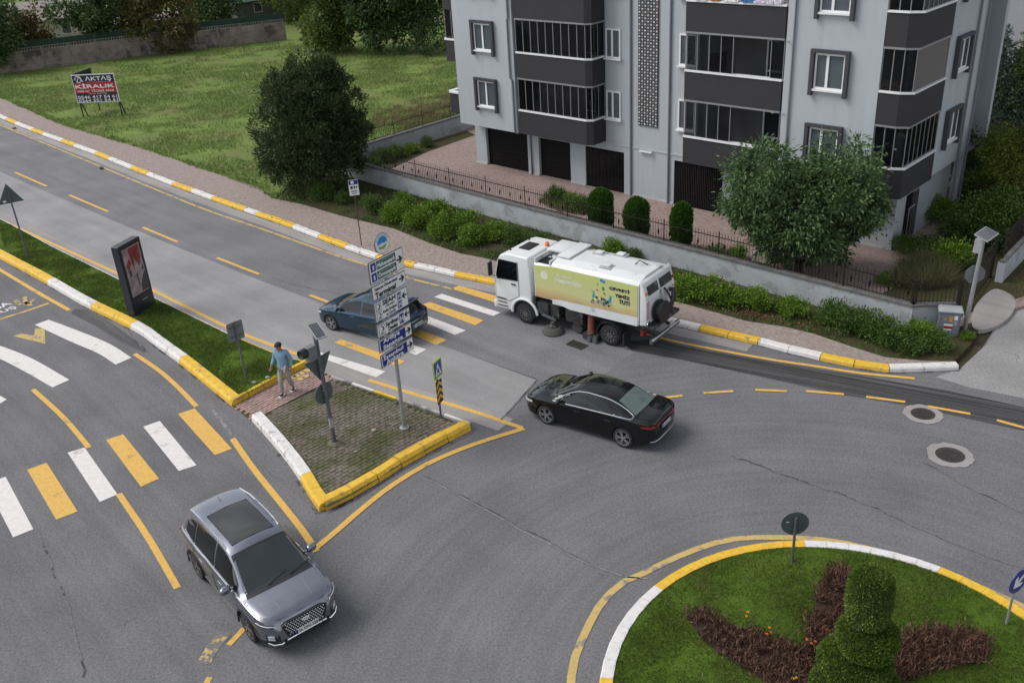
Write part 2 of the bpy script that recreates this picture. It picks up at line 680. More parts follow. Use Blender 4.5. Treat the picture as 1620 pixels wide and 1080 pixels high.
roadmat('asphalt', (0.148, 0.146, 0.152), streak=0.10, centre=RC, scale_across=3.4)
roadmat('asphalt_left', (0.145, 0.143, 0.148), streak=0.12, along=LEFT_DIR, scale_across=1.8)
roadmat('asphalt_far', (0.168, 0.166, 0.173), streak=0.12, along=ROAD_DIR, scale_across=1.5)
roadmat('asphalt_pale', (0.255, 0.249, 0.249), streak=0.10, along=ROAD_DIR, scale_across=1.3, speck=0.2)
roadmat('asphalt_side', (0.27, 0.265, 0.262), streak=0.05, along=(1, 0), patch=0.14)
roadmat('asphalt_swept', (0.058, 0.056, 0.057), streak=0.3, along=(_d.x, _d.y), dark=True, groove=0.45)
roadmat('gutter', (0.30, 0.28, 0.27), streak=0.12, along=ROAD_DIR, speck=0.14)
roadmat('patch_dark', (0.085, 0.083, 0.084), streak=0.25, along=LEFT_DIR)
grassground('lawn_ground', (0.052, 0.070, 0.012), (0.062, 0.110, 0.013), (0.088, 0.140, 0.018), 0.9)
grassground('field_ground', (0.165, 0.160, 0.065), (0.140, 0.195, 0.055), (0.180, 0.250, 0.066), 0.28)
grassground('soil', (0.05, 0.040, 0.026), (0.06, 0.055, 0.028), (0.045, 0.065, 0.02), 1.2)
grassground('earth', (0.085, 0.068, 0.05), (0.06, 0.058, 0.032), (0.045, 0.06, 0.022), 0.15)
pavermat('sidewalk_paving', (0.335, 0.265, 0.235), (0.29, 0.225, 0.20), (0.20, 0.165, 0.15), ROAD_ANG, dirt=(0.28, 0.245, 0.22))
pavermat('court_paving', (0.325, 0.235, 0.210), (0.275, 0.195, 0.175), (0.18, 0.14, 0.13), R(-44.38), dirt=(0.265, 0.225, 0.205))
pmat('paint_yellow', (0.64, 0.385, 0.085), rough=0.75, var=0.1, scale=9, dirt=(0.34, 0.25, 0.11), dirt_fac=0.22, dirt_scale=1.3, bump=0.1, world=True)
pmat('paint_yellow_pale', (0.50, 0.36, 0.13), rough=0.8, var=0.12, scale=8, dirt=(0.21, 0.195, 0.165), dirt_fac=0.46, dirt_scale=2.2, world=True)
pmat('paint_white', (0.66, 0.635, 0.61), rough=0.75, var=0.07, scale=8, dirt=(0.45, 0.43, 0.41), dirt_fac=0.24, dirt_scale=1.4, world=True)
pmat('paint_flecks', (0.50, 0.36, 0.13), rough=0.8, var=0.12, scale=8, dirt=(0.145, 0.142, 0.145), dirt_fac=0.75, dirt_scale=6.0, world=True)
pmat('kerb_yellow', (0.70, 0.43, 0.035), rough=0.6, var=0.12, scale=7, dirt=(0.34, 0.24, 0.09), dirt_fac=0.22, dirt_scale=3.3, bump=0.3, bscale=25, world=True)
pmat('kerb_white', (0.66, 0.64, 0.62), rough=0.65, var=0.09, scale=7, dirt=(0.36, 0.34, 0.32), dirt_fac=0.25, dirt_scale=3.0, bump=0.3, bscale=25, world=True)
pmat('concrete', (0.36, 0.35, 0.335), rough=0.85, var=0.16, scale=4, dirt=(0.19, 0.18, 0.165), dirt_fac=0.5, dirt_scale=1.6, bump=0.4, world=True)
pmat('concrete_pale', (0.44, 0.43, 0.41), rough=0.85, var=0.12, scale=5, dirt=(0.27, 0.26, 0.24), dirt_fac=0.4, dirt_scale=2, bump=0.3, world=True)
pmat('joint_pale', (0.235, 0.228, 0.22), rough=0.9, var=0.25, scale=6, dirt=(0.16, 0.155, 0.15), dirt_fac=0.6, dirt_scale=1.6, world=True)
pmat('joint_dark', (0.05, 0.048, 0.047), rough=0.9, var=0.25, scale=9, dirt=(0.145, 0.143, 0.147), dirt_fac=0.75, dirt_scale=1.6, world=True)
pmat('iron', (0.055, 0.05, 0.047), rough=0.6, var=0.2, scale=12, metal=0.3)
pmat('paver_moss', (0.165, 0.138, 0.115), rough=0.95, var=0.28, scale=9, col2=(0.085, 0.09, 0.035), fac2=0.53, scale2=0.9, bump=0.5, world=True)
pmat('paver_pink', (0.36, 0.235, 0.205), rough=0.9, var=0.2, scale=8, col2=(0.26, 0.19, 0.165), fac2=0.55, scale2=1.5, bump=0.4, world=True)
pmat('joint_soil', (0.055, 0.05, 0.03), rough=1.0, var=0.3, scale=20, col2=(0.04, 0.055, 0.018), fac2=0.5, scale2=3, world=True)
leafmat('blade_lawn', (0.052, 0.088, 0.014), (0.132, 0.188, 0.034), 0.3, 0.7)
leafmat('blade_field', (0.095, 0.148, 0.036), (0.250, 0.340, 0.100), 0.3, 0.7)
leafmat('blade_dry', (0.16, 0.13, 0.065), (0.30, 0.25, 0.13), 0.3, 0.8)
leafmat('moss_blade', (0.06, 0.065, 0.02), (0.13, 0.13, 0.05), 0.2, 0.8)

# ================================================================== ground, road, pavements
sheet('ground', [(-400, -60), (400, -60), (400, 600), (-400, 600)], -0.06, 'earth')

FAR_KERB_PX = [(0, 187), (25, 198), (67, 214.5), (120, 234), (147, 244), (207, 268.5), (273, 294.5), (340, 319), (377, 332), (417, 346),
               (457, 360), (540, 392), (597, 412), (650, 423.5), (687, 431), (725, 440), (777, 450), (860, 470), (960, 493), (1060, 514),
               (1103, 524), (1192, 544), (1263, 563), (1300, 571), (1370, 585.5), (1407, 589.5), (1440, 589), (1517, 585.5)]
fk = [Vector(p[:2]) for p in GL(FAR_KERB_PX)]
_e = (fk[0] - fk[2]).normalized()
fk = [fk[0] + _e * 60, fk[0] + _e * 8] + fk
far_kerb = fk
near_end = G(1517, 585)
road_poly = [(p.x, p.y) for p in fk] + [tuple(G(1548, 560)[:2]), tuple(G(1585, 500)[:2]), tuple(G(1620, 440)[:2]), (26, 41), (60, 78), (75, 70),
             (30, 22), (60, 8), (60, -15), (-25, -15), (-45, 15), (-150, 120), (-150, 150)]
road = sheet('road', road_poly, 0.0, 'asphalt')

# left carriageway (everything left of the median and island)
left_poly = [tuple(G(*q)[:2]) for q in [(0, 404), (67, 442), (132, 480), (213, 520), (287, 574), (367, 640), (400, 667), (440, 715), (474, 760),
             (500, 806), (500, 872), (470, 925), (520, 990), (480, 1080), (420, 1180), (-200, 1180)]]
left_poly += [(-25, 10), (-60, 40), (-110, 95)]
_k = G(0, 404)
left_poly += [tuple((_k + Vector((_e.x, _e.y, 0)) * 45)[:2])]
sheet('left_carriageway', left_poly, 0.004, 'asphalt_left')
# main road lanes
far_edge = offset(far_kerb, 0.0)
seam_px = [(0, 272), (100, 315), (200, 358), (300, 399), (400, 439), (490, 473), (560, 499), (640, 528), (717, 553), (850, 600)]
seam = [Vector(p[:2]) for p in GL(seam_px)]
seam = [seam[0] + (seam[0] - seam[1]).normalized() * 50] + seam
nearm_px = [(0, 346), (25, 360), (90, 390), (197, 446), (247, 473), (367, 533), (433, 563), (488, 584), (530, 596), (606, 622), (694, 652),
            (745, 668), (793, 664)]
nearm = [Vector(p[:2]) for p in GL(nearm_px)]
nearm = [nearm[0] + (nearm[0] - nearm[1]).normalized() * 50] + nearm
sheet('road_lane_near', [tuple(p) for p in seam] + [tuple(p) for p in reversed(nearm)], 0.004, 'asphalt_pale')
fl = [p for p in far_kerb if p.x < G(900, 480).x]
fl_end = [tuple(G(*q)[:2]) for q in [(900, 480), (1010, 507), (1015, 548), (960, 590), (900, 615), (850, 601)]]
sheet('road_lane_far', [tuple(p) for p in fl] + fl_end + [tuple(p) for p in reversed(seam[:-1])], 0.004, 'asphalt_far')
# pale gutter strip along the far kerb
m = MB()
gp = offset(resample(far_kerb[:-6], 2.0), -0.30)
ribbon(m, gp, 0.6, 0.008)
m.build('gutter_strip', 'gutter')['kind'] = 'structure'
# gutter strip between median/island and the near lane
m = MB()
gp2 = [Vector(p[:2]) for p in GL([(0, 343), (40, 363), (120, 402), (197, 441), (247, 467), (363, 525), (433, 554), (497, 576), (583, 604), (640, 622), (740, 651), (800, 672)])]
gp2 = [gp2[0] + (gp2[0] - gp2[1]).normalized() * 40] + gp2
ribbon(m, resample(gp2, 1.5), 0.75, 0.008)
m.build('gutter_strip', 'gutter')['kind'] = 'structure'
# side street at the gate
sheet('side_street', [tuple(G(*q)[:2]) for q in [(1518, 584), (1480, 596), (1530, 612), (1640, 634), (1760, 560), (1700, 430), (1640, 420), (1600, 480), (1560, 545)]], 0.004, 'asphalt_side')
# swept wet band behind the sweeper
sheet('swept_band', [tuple(G(*q)[:2]) for q in [(985, 540), (1040, 537), (1080, 547), (1213, 571), (1363, 595), (1500, 618), (1620, 644), (1750, 675), (1750, 712), (1620, 681),
      (1430, 640), (1333, 624), (1210, 597), (1080, 569), (1000, 555)]], 0.008, 'asphalt_swept')
# dark repair strip in the gutter by the median
sheet('repair_strip', [tuple(G(*q)[:2]) for q in [(118, 489), (140, 490), (175, 510), (232, 552), (228, 558), (190, 540), (150, 515), (112, 496)]], 0.008, 'patch_dark')

# sidewalk behind the far kerb
side_px = [(0, 155), (100, 199), (200, 228), (240, 240), (333, 272), (407, 296), (432, 314), (480, 324), (540, 342), (623, 362), (680, 385), (727, 401), (773, 410),
           (850, 432), (950, 452), (1080, 480), (1180, 508), (1240, 517), (1287, 528), (1345, 548), (1400, 565), (1460, 571), (1507, 572)]
side = [Vector(p[:2]) for p in GL(side_px, 0.12)]
side = [side[0] + _e * 60] + side
kin = offset(far_kerb, 0.26)
sheet('sidewalk', [tuple(p) for p in kin] + [tuple(p) for p in reversed(side)], 0.13, 'sidewalk_paving', thick=.16)

# ------------------------------------------------------------------ apartment frame
AZ = R(-44.38)
BO = G(999, 309, 0.1)
def bl(x, y):
    c, s = math.cos(AZ), math.sin(AZ)
    return Vector((BO.x + c * x - s * y, BO.y + s * x + c * y))
WF = -5.95       # front wall line, local y
FRONT_WALL = [bl(-15.9, -5.45), bl(-8, -5.75), bl(0.6, -6.0), bl(8, -6.1), bl(15.6, -6.25)]
WALL_CORNER = bl(15.6, -6.25)
GATE_A = bl(16.6, -5.3)

# grass lot and planting strip
lot = [tuple(p) for p in side[:8]] + [tuple(bl(-16.5, -6.8)), tuple(bl(-16.0, -5.3)), tuple(bl(-15.6, 6)), tuple(bl(-15.6, 60)), (-5, 140), (-60, 175), (-150, 190)]
sheet('field', lot, 0.10, 'field_ground')
strip = [tuple(p) for p in side[7:]] + [tuple(G(1535, 545, 0.1)[:2]), tuple(G(1560, 500, 0.1)[:2]), tuple(GATE_A)] + [tuple(p) for p in reversed(FRONT_WALL)] + [tuple(bl(-16.2, -5.4))]
sheet('planting_strip', strip, 0.105, 'soil', thick=.14)
court = [tuple(p) for p in FRONT_WALL] + [tuple(GATE_A), tuple(bl(19.5, 2)), tuple(bl(26, 20)), tuple(bl(-15.5, 30))]
sheet('courtyard', court, 0.11, 'court_paving', thick=.15)
sheet('garden_bed', [tuple(bl(*q)) for q in [(13.6, -4.6), (16.2, -4.9), (18.6, 1.0), (20.5, 9), (15.2, 9), (14.4, 3), (14.2, -1)]], 0.116, 'soil')
sheet('garden_bed', [tuple(bl(*q)) for q in [(-15.6, -5.0), (-12.0, -5.2), (-13.2, -3.6), (-14.0, 0.0), (-14.2, 4.0), (-15.4, 4.4)]], 0.116, 'soil')
sheet('garden_bed', [tuple(bl(*q)) for q in [(-3.0, -5.75), (13.6, -6.05), (13.6, -4.9), (4, -5.0), (-1.5, -5.1)]], 0.116, 'soil')
sheet('driveway_apron', [tuple(p) for p in smooth_path([G(*q, 0.1)[:2] for q in [(1536, 503), (1546, 480), (1572, 458), (1598, 466), (1607, 480), (1598, 500), (1578, 515), (1555, 522), (1540, 519), (1536, 503)]], 5)[:-1]], 0.119, 'gutter', thick=.14)

# ------------------------------------------------------------------ kerbs: every stone its own piece
def PXX(p, z=0.1):
    v = np.array([p[0], p[1], z - CAM_H])
    return 810 + FPX * (v @ CR) / (v @ CF)

def kerb(path, width, height, step, colour, gap=0.012, lip=0.05, name='kerb', jitter=0.0, z0=-0.02, rnd=0):
    """path = foot of the kerb on the road side, stones grow to its left"""
    pts = resample(path, step)
    base = MB()
    ribbon(base, offset(pts, width / 2), width * 0.9, 0.012)
    b = tag(base.build(name, 'joint_soil'), kind='structure')
    rng = random.Random(5 + rnd)
    nrm = []
    for i in range(len(pts)):
        t = (pts[min(i + 1, len(pts) - 1)] - pts[max(i - 1, 0)]).normalized()
        nrm.append(Vector((-t.y, t.x)))
    for i in range(len(pts) - 1):
        a, c = pts[i], pts[i + 1]
        t = (c - a).normalized()
        a2, c2 = a + t * gap, c - t * gap
        h = height + rng.uniform(-jitter, jitter)
        sh = rng.uniform(-jitter, jitter)
        a2, c2 = a2 + nrm[i] * sh, c2 + nrm[i + 1] * sh
        m = MB()
        vs = []
        for q, nn in ((a2, nrm[i]), (c2, nrm[i + 1])):
            for w, z in ((0, z0), (lip * 0.25, h - lip), (lip, h), (width, h), (width, z0)):
                vs.append((q.x + nn.x * w, q.y + nn.y * w, z))
        m.add(vs, [(0, 5, 6, 1), (1, 6, 7, 2), (2, 7, 8, 3), (3, 8, 9, 4), (4, 3, 2, 1, 0), (5, 6, 7, 8, 9)])
        o = m.build('kerb_stone', colour((a + c) / 2, i), b)
    return b

def runs(bounds, first):
    def f(p, i):
        x = PXX(p)
        k = sum(1 for q in bounds if x > q)
        return ['kerb_yellow', 'kerb_white'][(k + first) % 2]
    return f
fk_left = [p for p in far_kerb if PXX(p) < 1520]
kerb([p for p in far_kerb[1:]], 0.27, 0.155, 1.02, runs([8, 25, 48, 68, 97, 120, 147, 173, 207, 237, 268, 305, 338, 377, 413, 457, 500, 547, 600, 652, 725, 785, 1103, 1192, 1300, 1407], 1), jitter=0.008)
MED_NEAR_PX = [(0, 410), (67, 446), (132, 484), (213, 524), (250, 551), (287, 578), (330, 613), (367, 643)]
mn = smooth_path([p[:2] for p in GL(MED_NEAR_PX)], 4)
mn = [mn[0] + (mn[0] - mn[2]).normalized() * 25] + mn
kerb(mn, 0.34, 0.22, 1.0, runs([70, 136, 214, 291], 0), gap=0.006, lip=0.09, rnd=1)
kerb([Vector(p[:2]) for p in GL([(370, 643), (430, 610), (488, 579)])], 0.16, 0.2, 0.6, lambda p, i: 'kerb_yellow', gap=0.012, lip=0.03, rnd=2)
MED_FAR_PX = [(488, 578), (467, 573), (433, 562), (367, 534), (247, 475), (197, 449), (90, 396), (25, 361), (0, 348)]
mf = [Vector(p[:2]) for p in GL(MED_FAR_PX)]
mf = mf + [mf[-1] + (mf[-1] - mf[-2]).normalized() * 25]
kerb(mf, 0.16, 0.14, 1.0, lambda p, i: 'kerb_white' if (i // 5) % 2 else ('kerb_yellow' if i < 4 else 'kerb_white'), gap=0.006, lip=0.03, rnd=3)
# island
kerb([Vector(p[:2]) for p in GL([(516, 808), (562, 786), (599, 764.5), (634, 741), (684, 713), (746, 681)])], 0.32, 0.25, 0.78, lambda p, i: 'kerb_yellow', gap=0.012, lip=0.08, jitter=0.018, rnd=4)
isl = smooth_path([p[:2] for p in GL([(398, 666), (425, 696), (452, 729), (474, 760), (488, 785), (505, 810)])], 5)
kerb(isl, 0.33, 0.22, 0.8, lambda p, i: 'kerb_yellow' if p.y < G(470, 755).y else 'kerb_white', gap=0.005, lip=0.08, rnd=5)
kerb([Vector(p[:2]) for p in GL([(745, 671), (694, 653), (606, 624), (527, 597)])], 0.12, 0.10, 0.9, lambda p, i: ['kerb_white', 'concrete', 'concrete', 'kerb_yellow'][i % 4], gap=0.01, lip=0.03, rnd=6)
# roundabout ring
ring = [RC + Vector((math.cos(a), math.sin(a))) * RR for a in [R(-90) + 2 * math.pi * k / 240 for k in range(241)]]
def ring_col(p, i):
    x = PXX(p)
    if p.y < RC.y + 1.0:
        return 'kerb_white' if x < RC.x and x < 1200 else 'kerb_yellow'
    return 'kerb_white' if x < 1037 else 'kerb_yellow' if x < 1257 else 'kerb_white' if x < 1486 else 'kerb_yellow'
kerb(ring, 0.27, 0.17, 0.49, ring_col, gap=0.003, lip=0.05, rnd=7)

# lawns
med = [tuple(p) for p in offset(mn, 0.30)] + [tuple(G(480, 575, 0.17)[:2])] + [tuple(p) for p in offset(mf, 0.12)]
sheet('median_lawn', med, 0.19, 'lawn_ground')
disc = [(RC.x + math.cos(a) * (RR - 0.25), RC.y + math.sin(a) * (RR - 0.25)) for a in [2 * math.pi * k / 64 for k in range(64)]]
sheet('roundabout_lawn', disc, 0.145, 'lawn_ground')

# island paving bed, then single pavers
island_px = [(402, 664), (430, 695), (456, 727), (478, 757), (507, 800), (522, 800), (562, 779), (634, 734), (684, 706), (742, 674), (694, 656), (606, 626), (530, 600)]
island_out = [tuple(G(*q, 0.15)[:2]) for q in island_px]
island = sheet('island_paving', island_out, 0.14, 'joint_soil')
def inside(p, poly):
    c = False
    n = len(poly)
    for i in range(n):
        a, b = poly[i], poly[(i + 1) % n]
        if (a[1] > p[1]) != (b[1] > p[1]) and p[0] < (b[0] - a[0]) * (p[1] - a[1]) / (b[1] - a[1]) + a[0]:
            c = not c
    return c
def pavers(parent, poly, ang, bw, bh, z, mat, limit=300, name='paver', gap=0.012, th=0.03, seed=3):
    rng = random.Random(seed)
    c, s = math.cos(ang), math.sin(ang)
    cx = sum(p[0] for p in poly) / len(poly)
    cy = sum(p[1] for p in poly) / len(poly)
    spots = []
    for j in range(-60, 61):
        for i in range(-60, 61):
            u, v = (i + (0.5 if j % 2 else 0)) * bw, j * bh
            x, y = cx + c * u - s * v, cy + s * u + c * v
            if all(inside((x + c * du - s * dv, y + s * du + c * dv), poly) for du in (-bw * .45, bw * .45) for dv in (-bh * .45, bh * .45)):
                spots.append((x, y))
    spots.sort(key=lambda p: p[0] ** 2 + p[1] ** 2)
    w, h = bw / 2 - gap / 2, bh / 2 - gap / 2
    def brick(m, tx=0, ty=0, dz=0, tl=(0, 0)):
        e = 0.006
        vs = []
        for (sx, sy) in ((-w, -h), (w, -h), (w, h), (-w, h)):
            vs.append((tx + c * sx - s * sy, ty + s * sx + c * sy, z - th + dz))
        for (sx, sy) in ((-w + e, -h + e), (w - e, -h + e), (w - e, h - e), (-w + e, h - e)):
            vs.append((tx + c * sx - s * sy, ty + s * sx + c * sy, z + dz + tl[0] * sx + tl[1] * sy))
        m.add(vs, [(4, 5, 6, 7), (0, 1, 5, 4), (1, 2, 6, 5), (2, 3, 7, 6), (3, 0, 4, 7)])
    m = MB()
    brick(m)
    shared = m.build(name, mat, parent).data
    bpy.data.objects.remove(bpy.data.objects[[o.name for o in parent.children if o.data == shared][0]])
    for p in spots[:limit]:
        o = put(name, shared, parent, (p[0], p[1], rng.uniform(-0.006, 0.006)))
        o.rotation_euler = (rng.uniform(-.03, .03), rng.uniform(-.03, .03), rng.uniform(-.03, .03))
    if len(spots) > limit:
        m = MB()
        for p in spots[limit:]:
            brick(m, p[0], p[1], rng.uniform(-0.006, 0.006), (rng.uniform(-.03, .03), rng.uniform(-.03, .03)))
        tag(m.build('paver_field', mat, parent), kind='stuff')
_d2 = G(746, 681) - G(516, 808)
pavers(island, island_out, math.atan2(_d2.y, _d2.x), 0.21, 0.14, 0.158, 'paver_moss')
path_px = [(368, 643), (399, 667), (532, 598), (490, 579)]
path_out = [tuple(G(*q)[:2]) for q in path_px]
refuge = sheet('refuge_path', path_out, 0.016, 'joint_soil')
_d3 = G(532, 598) - G(399, 667)
pavers(refuge, [tuple(G(*q)[:2]) for q in [(366, 643), (398, 669), (535, 598), (490, 577)]], math.atan2(_d3.y, _d3.x), 0.22, 0.12, 0.04, 'paver_pink', seed=8)
# yellow tactile squares painted on the path
m = MB()
for px, py in ((470, 596), (478, 592), (486, 588), (476, 601), (484, 597), (463, 599)):
    g = G(px, py)
    m.box(g.x - .1, g.x + .1, g.y - .1, g.y + .1, 0.05, 0.054)
m.build('tactile_squares', 'paint_yellow_pale', refuge)

# ------------------------------------------------------------------ painted markings
MZ = 0.012
def quad_mark(name, pxs, mat, z=MZ):
    o = sheet(name, [tuple(G(*q)[:2]) for q in pxs], z, mat)
    return o
def line_mark(name, pxs, w, mat, z=MZ, smooth=True):
    pts = [p[:2] for p in GL(pxs)]
    pts = smooth_path(pts, 6) if smooth and len(pts) > 2 else [Vector(p) for p in pts]
    m = MB()
    pts = resample(pts, 0.22 if 'crack' in name else 0.5)
    if 'crack' in name or 'joint' in name:
        rr = random.Random(int(pxs[0][0]))
        pts = [p + Vector((rr.gauss(0, .02), rr.gauss(0, .02))) for p in pts]
    ribbon(m, pts, w, z)
    o = m.build(name, mat)
    o['kind'] = 'structure'
    return o
Y, W_, YP = 'paint_yellow', 'paint_white', 'paint_yellow_pale'
# zebra across the left carriageway
for pxs, c in (([(281.7, 655), (308, 646), (367, 710), (340, 720)], Y), ([(226.7, 675), (253, 666), (311, 736), (283, 745)], W_),
               ([(168, 696), (195, 687), (251.7, 757), (223, 770)], Y), ([(107, 716), (134, 708), (186, 782), (158, 794)], W_),
               ([(43, 743), (74, 732), (123, 809), (89, 822)], Y), ([(-22, 766), (9, 754), (53, 837), (21, 850)], W_),
               ([(-90, 793), (-60, 780), (-15, 865), (-50, 880)], Y)):
    quad_mark('crossing_bar', pxs, c)
# zebra across the main road
for pxs, c in (([(714, 457), (726, 452), (795, 471), (784, 479)], Y), ([(687, 470), (699, 465), (792, 495), (780, 500)], W_),
               ([(665, 483), (680, 478), (765, 507), (752, 515)], Y), ([(637, 496), (650, 490.5), (737, 523), (720, 530)], W_),
               ([(605, 510), (617, 505), (707, 538), (690, 546)], Y), ([(567, 526), (579, 521), (675, 553), (658, 562)], W_),
               ([(529, 542), (540, 537), (641, 572), (627, 579)], Y), ([(492, 561), (502, 556), (610, 588), (595, 597)], W_)):
    quad_mark('crossing_bar', pxs, c)
# curved white hump bars on the left
def band_mark(name, up, lo, mat):
    a, b = smooth_path([p[:2] for p in GL(up)], 6), smooth_path([p[:2] for p in GL(lo)], 6)
    n = len(a)
    m = MB()
    m.add([(p.x, p.y, MZ) for p in a] + [(p.x, p.y, MZ) for p in b], [(i, i + n, i + 1 + n, i + 1) for i in range(n - 1)])
    o = m.build(name, mat)
    o['kind'] = 'structure'
band_mark('hump_bar', [(77, 506), (133, 527), (175, 545), (208, 566)], [(55, 514), (113, 541), (155, 559), (183, 577)], W_)
band_mark('hump_bar', [(-40, 533), (0, 547), (50, 567), (110, 601)], [(-55, 547), (0, 568), (43, 590), (83, 613)], W_)
band_mark('hump_bar', [(-60, 598), (-30, 610), (-8, 622), (11, 632)], [(-80, 610), (-45, 625), (-20, 636), (-4, 641)], W_)
# worn yellow arrow and the words by the stop line
quad_mark('road_arrow', [(21, 532), (34, 528), (54, 531), (56, 519), (71, 521), (72, 544)], YP)
line_mark('stop_line', [(-30, 515), (0, 505), (40, 493), (77, 480)], 0.17, YP, smooth=False)
for q in (((24, 475), (30, 480)), ((39, 470), (41, 482)), ((53, 474), (46, 481)), ((33, 482), (26, 480)), ((40, 478), (49, 484))):
    line_mark('road_emblem', q, 0.16, YP, smooth=False)
_fx = (G(20, 482) - G(-20, 497)).normalized()
for body, px, h, w in (('BA', (3, 484), 0.42, 0.62), ('OUŞ', (6, 493), 0.38, 0.95)):
    g = G(*px)
    fr = Matrix(((_fx.x, 0, -_fx.y, g.x), (_fx.y, 0, _fx.x, g.y), (0, -1, 0, MZ), (0, 0, 0, 1)))
    fr = Matrix(((_fx.x, 0, -_fx.y, g.x), (_fx.y, 0, _fx.x, g.y), (0, -1.0, 0, MZ), (0, 0, 0, 1)))
    text(None, body, W_, 0, 0, h, 0, w, name='road_words', bold=0.012, frame=fr)['kind'] = 'structure'
# yellow lines
line_mark('edge_line', [(-60, 392), (0, 427), (60, 463), (110, 491)], 0.16, Y)
line_mark('edge_line', [(213, 560), (250, 585), (280, 611), (311, 643)], 0.15, Y)
line_mark('lane_dash', [(52, 616), (100, 660), (141, 708)], 0.15, Y)
line_mark('lane_dash', [(188, 781), (235, 851), (281, 930)], 0.16, Y)
line_mark('edge_line', [(368, 694), (400, 740), (440, 790), (475, 834), (501, 872)], 0.17, Y)
line_mark('edge_line', [(497, 869), (530, 842), (575, 803), (620, 768), (680, 732), (750, 703), (829, 678)], 0.17, Y, z=0.016)
line_mark('edge_line', [(583, 601), (640, 619), (740, 648), (826, 677)], 0.16, Y)
line_mark('edge_line', [(-60, 320), (40, 366), (197, 438), (247, 462), (363, 519), (433, 547), (500, 571)], 0.15, Y)
line_mark('edge_line', [(-60, 172), (0, 198), (80, 231), (160, 264), (307, 325), (410, 361), (540, 407), (597, 424), (650, 441), (717, 458)], 0.13, YP)
line_mark('edge_line', [(1020, 528), (1080, 543), (1213, 568), (1300, 581), (1360, 590.5), (1447, 599)], 0.13, Y, z=0.016)
for a, b in (((24, 273), (74, 295)), ((110, 309), (171, 335)), ((226, 360), (281, 383)), ((343, 408), (410, 434)), ((490, 467), (530, 482)), ((-40, 246), (-5, 261))):
    line_mark('lane_dash', (a, b), 0.14, Y, smooth=False)
for q in ([(1037, 631), (1080, 626)], [(1113, 622), (1160, 619)], [(1195, 617), (1245, 619)], [(1275, 619), (1335, 624)], [(1370, 628), (1432, 636)], [(1468, 643), (1535, 655)],
          [(1577, 665), (1628, 679)], [(1668, 690), (1720, 704)]):
    line_mark('lane_dash', q, 0.12, Y, z=0.016, smooth=False)
line_mark('lane_dash', [(362, 1020), (386, 994)], 0.13, Y, smooth=False)
line_mark('lane_dash', [(324, 1086), (332, 1071)], 0.13, Y, smooth=False)
line_mark('worn_dash', [(322, 1050), (340, 1018), (358, 1000)], 0.3, 'paint_flecks')
line_mark('edge_line', [(902, 1100), (904, 1070), (913, 1030), (947, 960), (983, 923), (1017, 907), (1080, 877), (1147, 855), (1213, 850), (1313, 855), (1413, 878), (1513, 913), (1620, 960), (1680, 990)], 0.17, YP)
# joints and cracks in the asphalt
line_mark('road_joint', [(665, 753), (720, 780), (790, 818), (860, 856), (930, 892), (985, 912), (1025, 916)], 0.04, 'joint_pale')
line_mark('road_joint', [(668, 752), (722, 779), (792, 816), (862, 854), (932, 890)], 0.03, 'joint_dark', z=0.016)
line_mark('road_crack', [(1155, 720), (1230, 748), (1340, 785), (1440, 830), (1540, 872), (1640, 905)], 0.035, 'joint_dark')
line_mark('road_crack', [(1460, 730), (1540, 775), (1620, 812)], 0.03, 'joint_dark')
line_mark('road_crack', [(60, 840), (85, 905), (110, 970), (135, 1070)], 0.045, 'joint_dark')
line_mark('road_crack', [(330, 640), (350, 665), (365, 688)], 0.10, 'joint_pale')
line_mark('road_crack', [(150, 150 + 300), (220, 545), (236, 556)], 0.04, 'joint_dark')
line_mark('road_seam', [(793, 664), (820, 634), (850, 600)], 0.05, 'joint_dark', smooth=False)
line_mark('road_crack', [(430, 440), (470, 452), (520, 462), (560, 470)], 0.03, 'joint_dark')

# dirt gathered at the foot of the kerbs
for q in (MED_NEAR_PX, [(516, 810), (562, 788), (634, 743), (746, 683)], [(396, 667), (424, 698), (452, 732), (474, 763), (503, 812)]):
    line_mark('gutter_dirt', q, 0.14, 'joint_dark', z=0.010)
line_mark('gutter_dirt', FAR_KERB_PX, 0.12, 'joint_dark', z=0.010)

# manholes and the drain grate
for (px, py, r, lab) in ((1460, 655, 0.52, 'round iron manhole cover in a pale concrete ring beside the swept dark band'),
                         (1503, 720, 0.58, 'larger round manhole cover in a broken pale ring on open asphalt')):
    g = G(px, py)
    rt = root('manhole_cover', (g.x, g.y, 0), 0, lab, 'manhole', 'manhole covers in the road')
    m = MB()
    rng = random.Random(int(px))
    n = 36
    outr = [(math.cos(2 * math.pi * k / n) * r * rng.uniform(.93, 1.06), math.sin(2 * math.pi * k / n) * r * rng.uniform(.93, 1.06), 0.014) for k in range(n)]
    inn = [(math.cos(2 * math.pi * k / n) * r * .62, math.sin(2 * math.pi * k / n) * r * .62, 0.016) for k in range(n)]
    m.add(outr + inn, [(k, (k + 1) % n, n + (k + 1) % n, n + k) for k in range(n)])
    m.build('ring', 'gutter', rt)
    m = MB()
    m.lathe([(r * .61, -0.01), (r * .61, 0.012), (r * .52, 0.014), (r * .5, 0.008), (0.001, 0.008)], 32)
    m.build('rim', 'iron', rt)
    m = MB()
    for i in range(-3, 4):
        for j in range(-3, 4):
            x, y = i * r * .14, j * r * .14
            if math.hypot(x, y) < r * .47:
                m.box(x - r * .045, x + r * .045, y - r * .045, y + r * .045, 0.008, 0.018)
    tag(m.build('studs', 'iron', rt), kind='stuff')
g = G(913, 546)
rt = root('drain_grate', (g.x, g.y, 0), math.atan2(ROAD_DIR[1], ROAD_DIR[0]), 'black rectangular drain grate in the asphalt below the sweeper truck', 'drain grate')
m = MB()
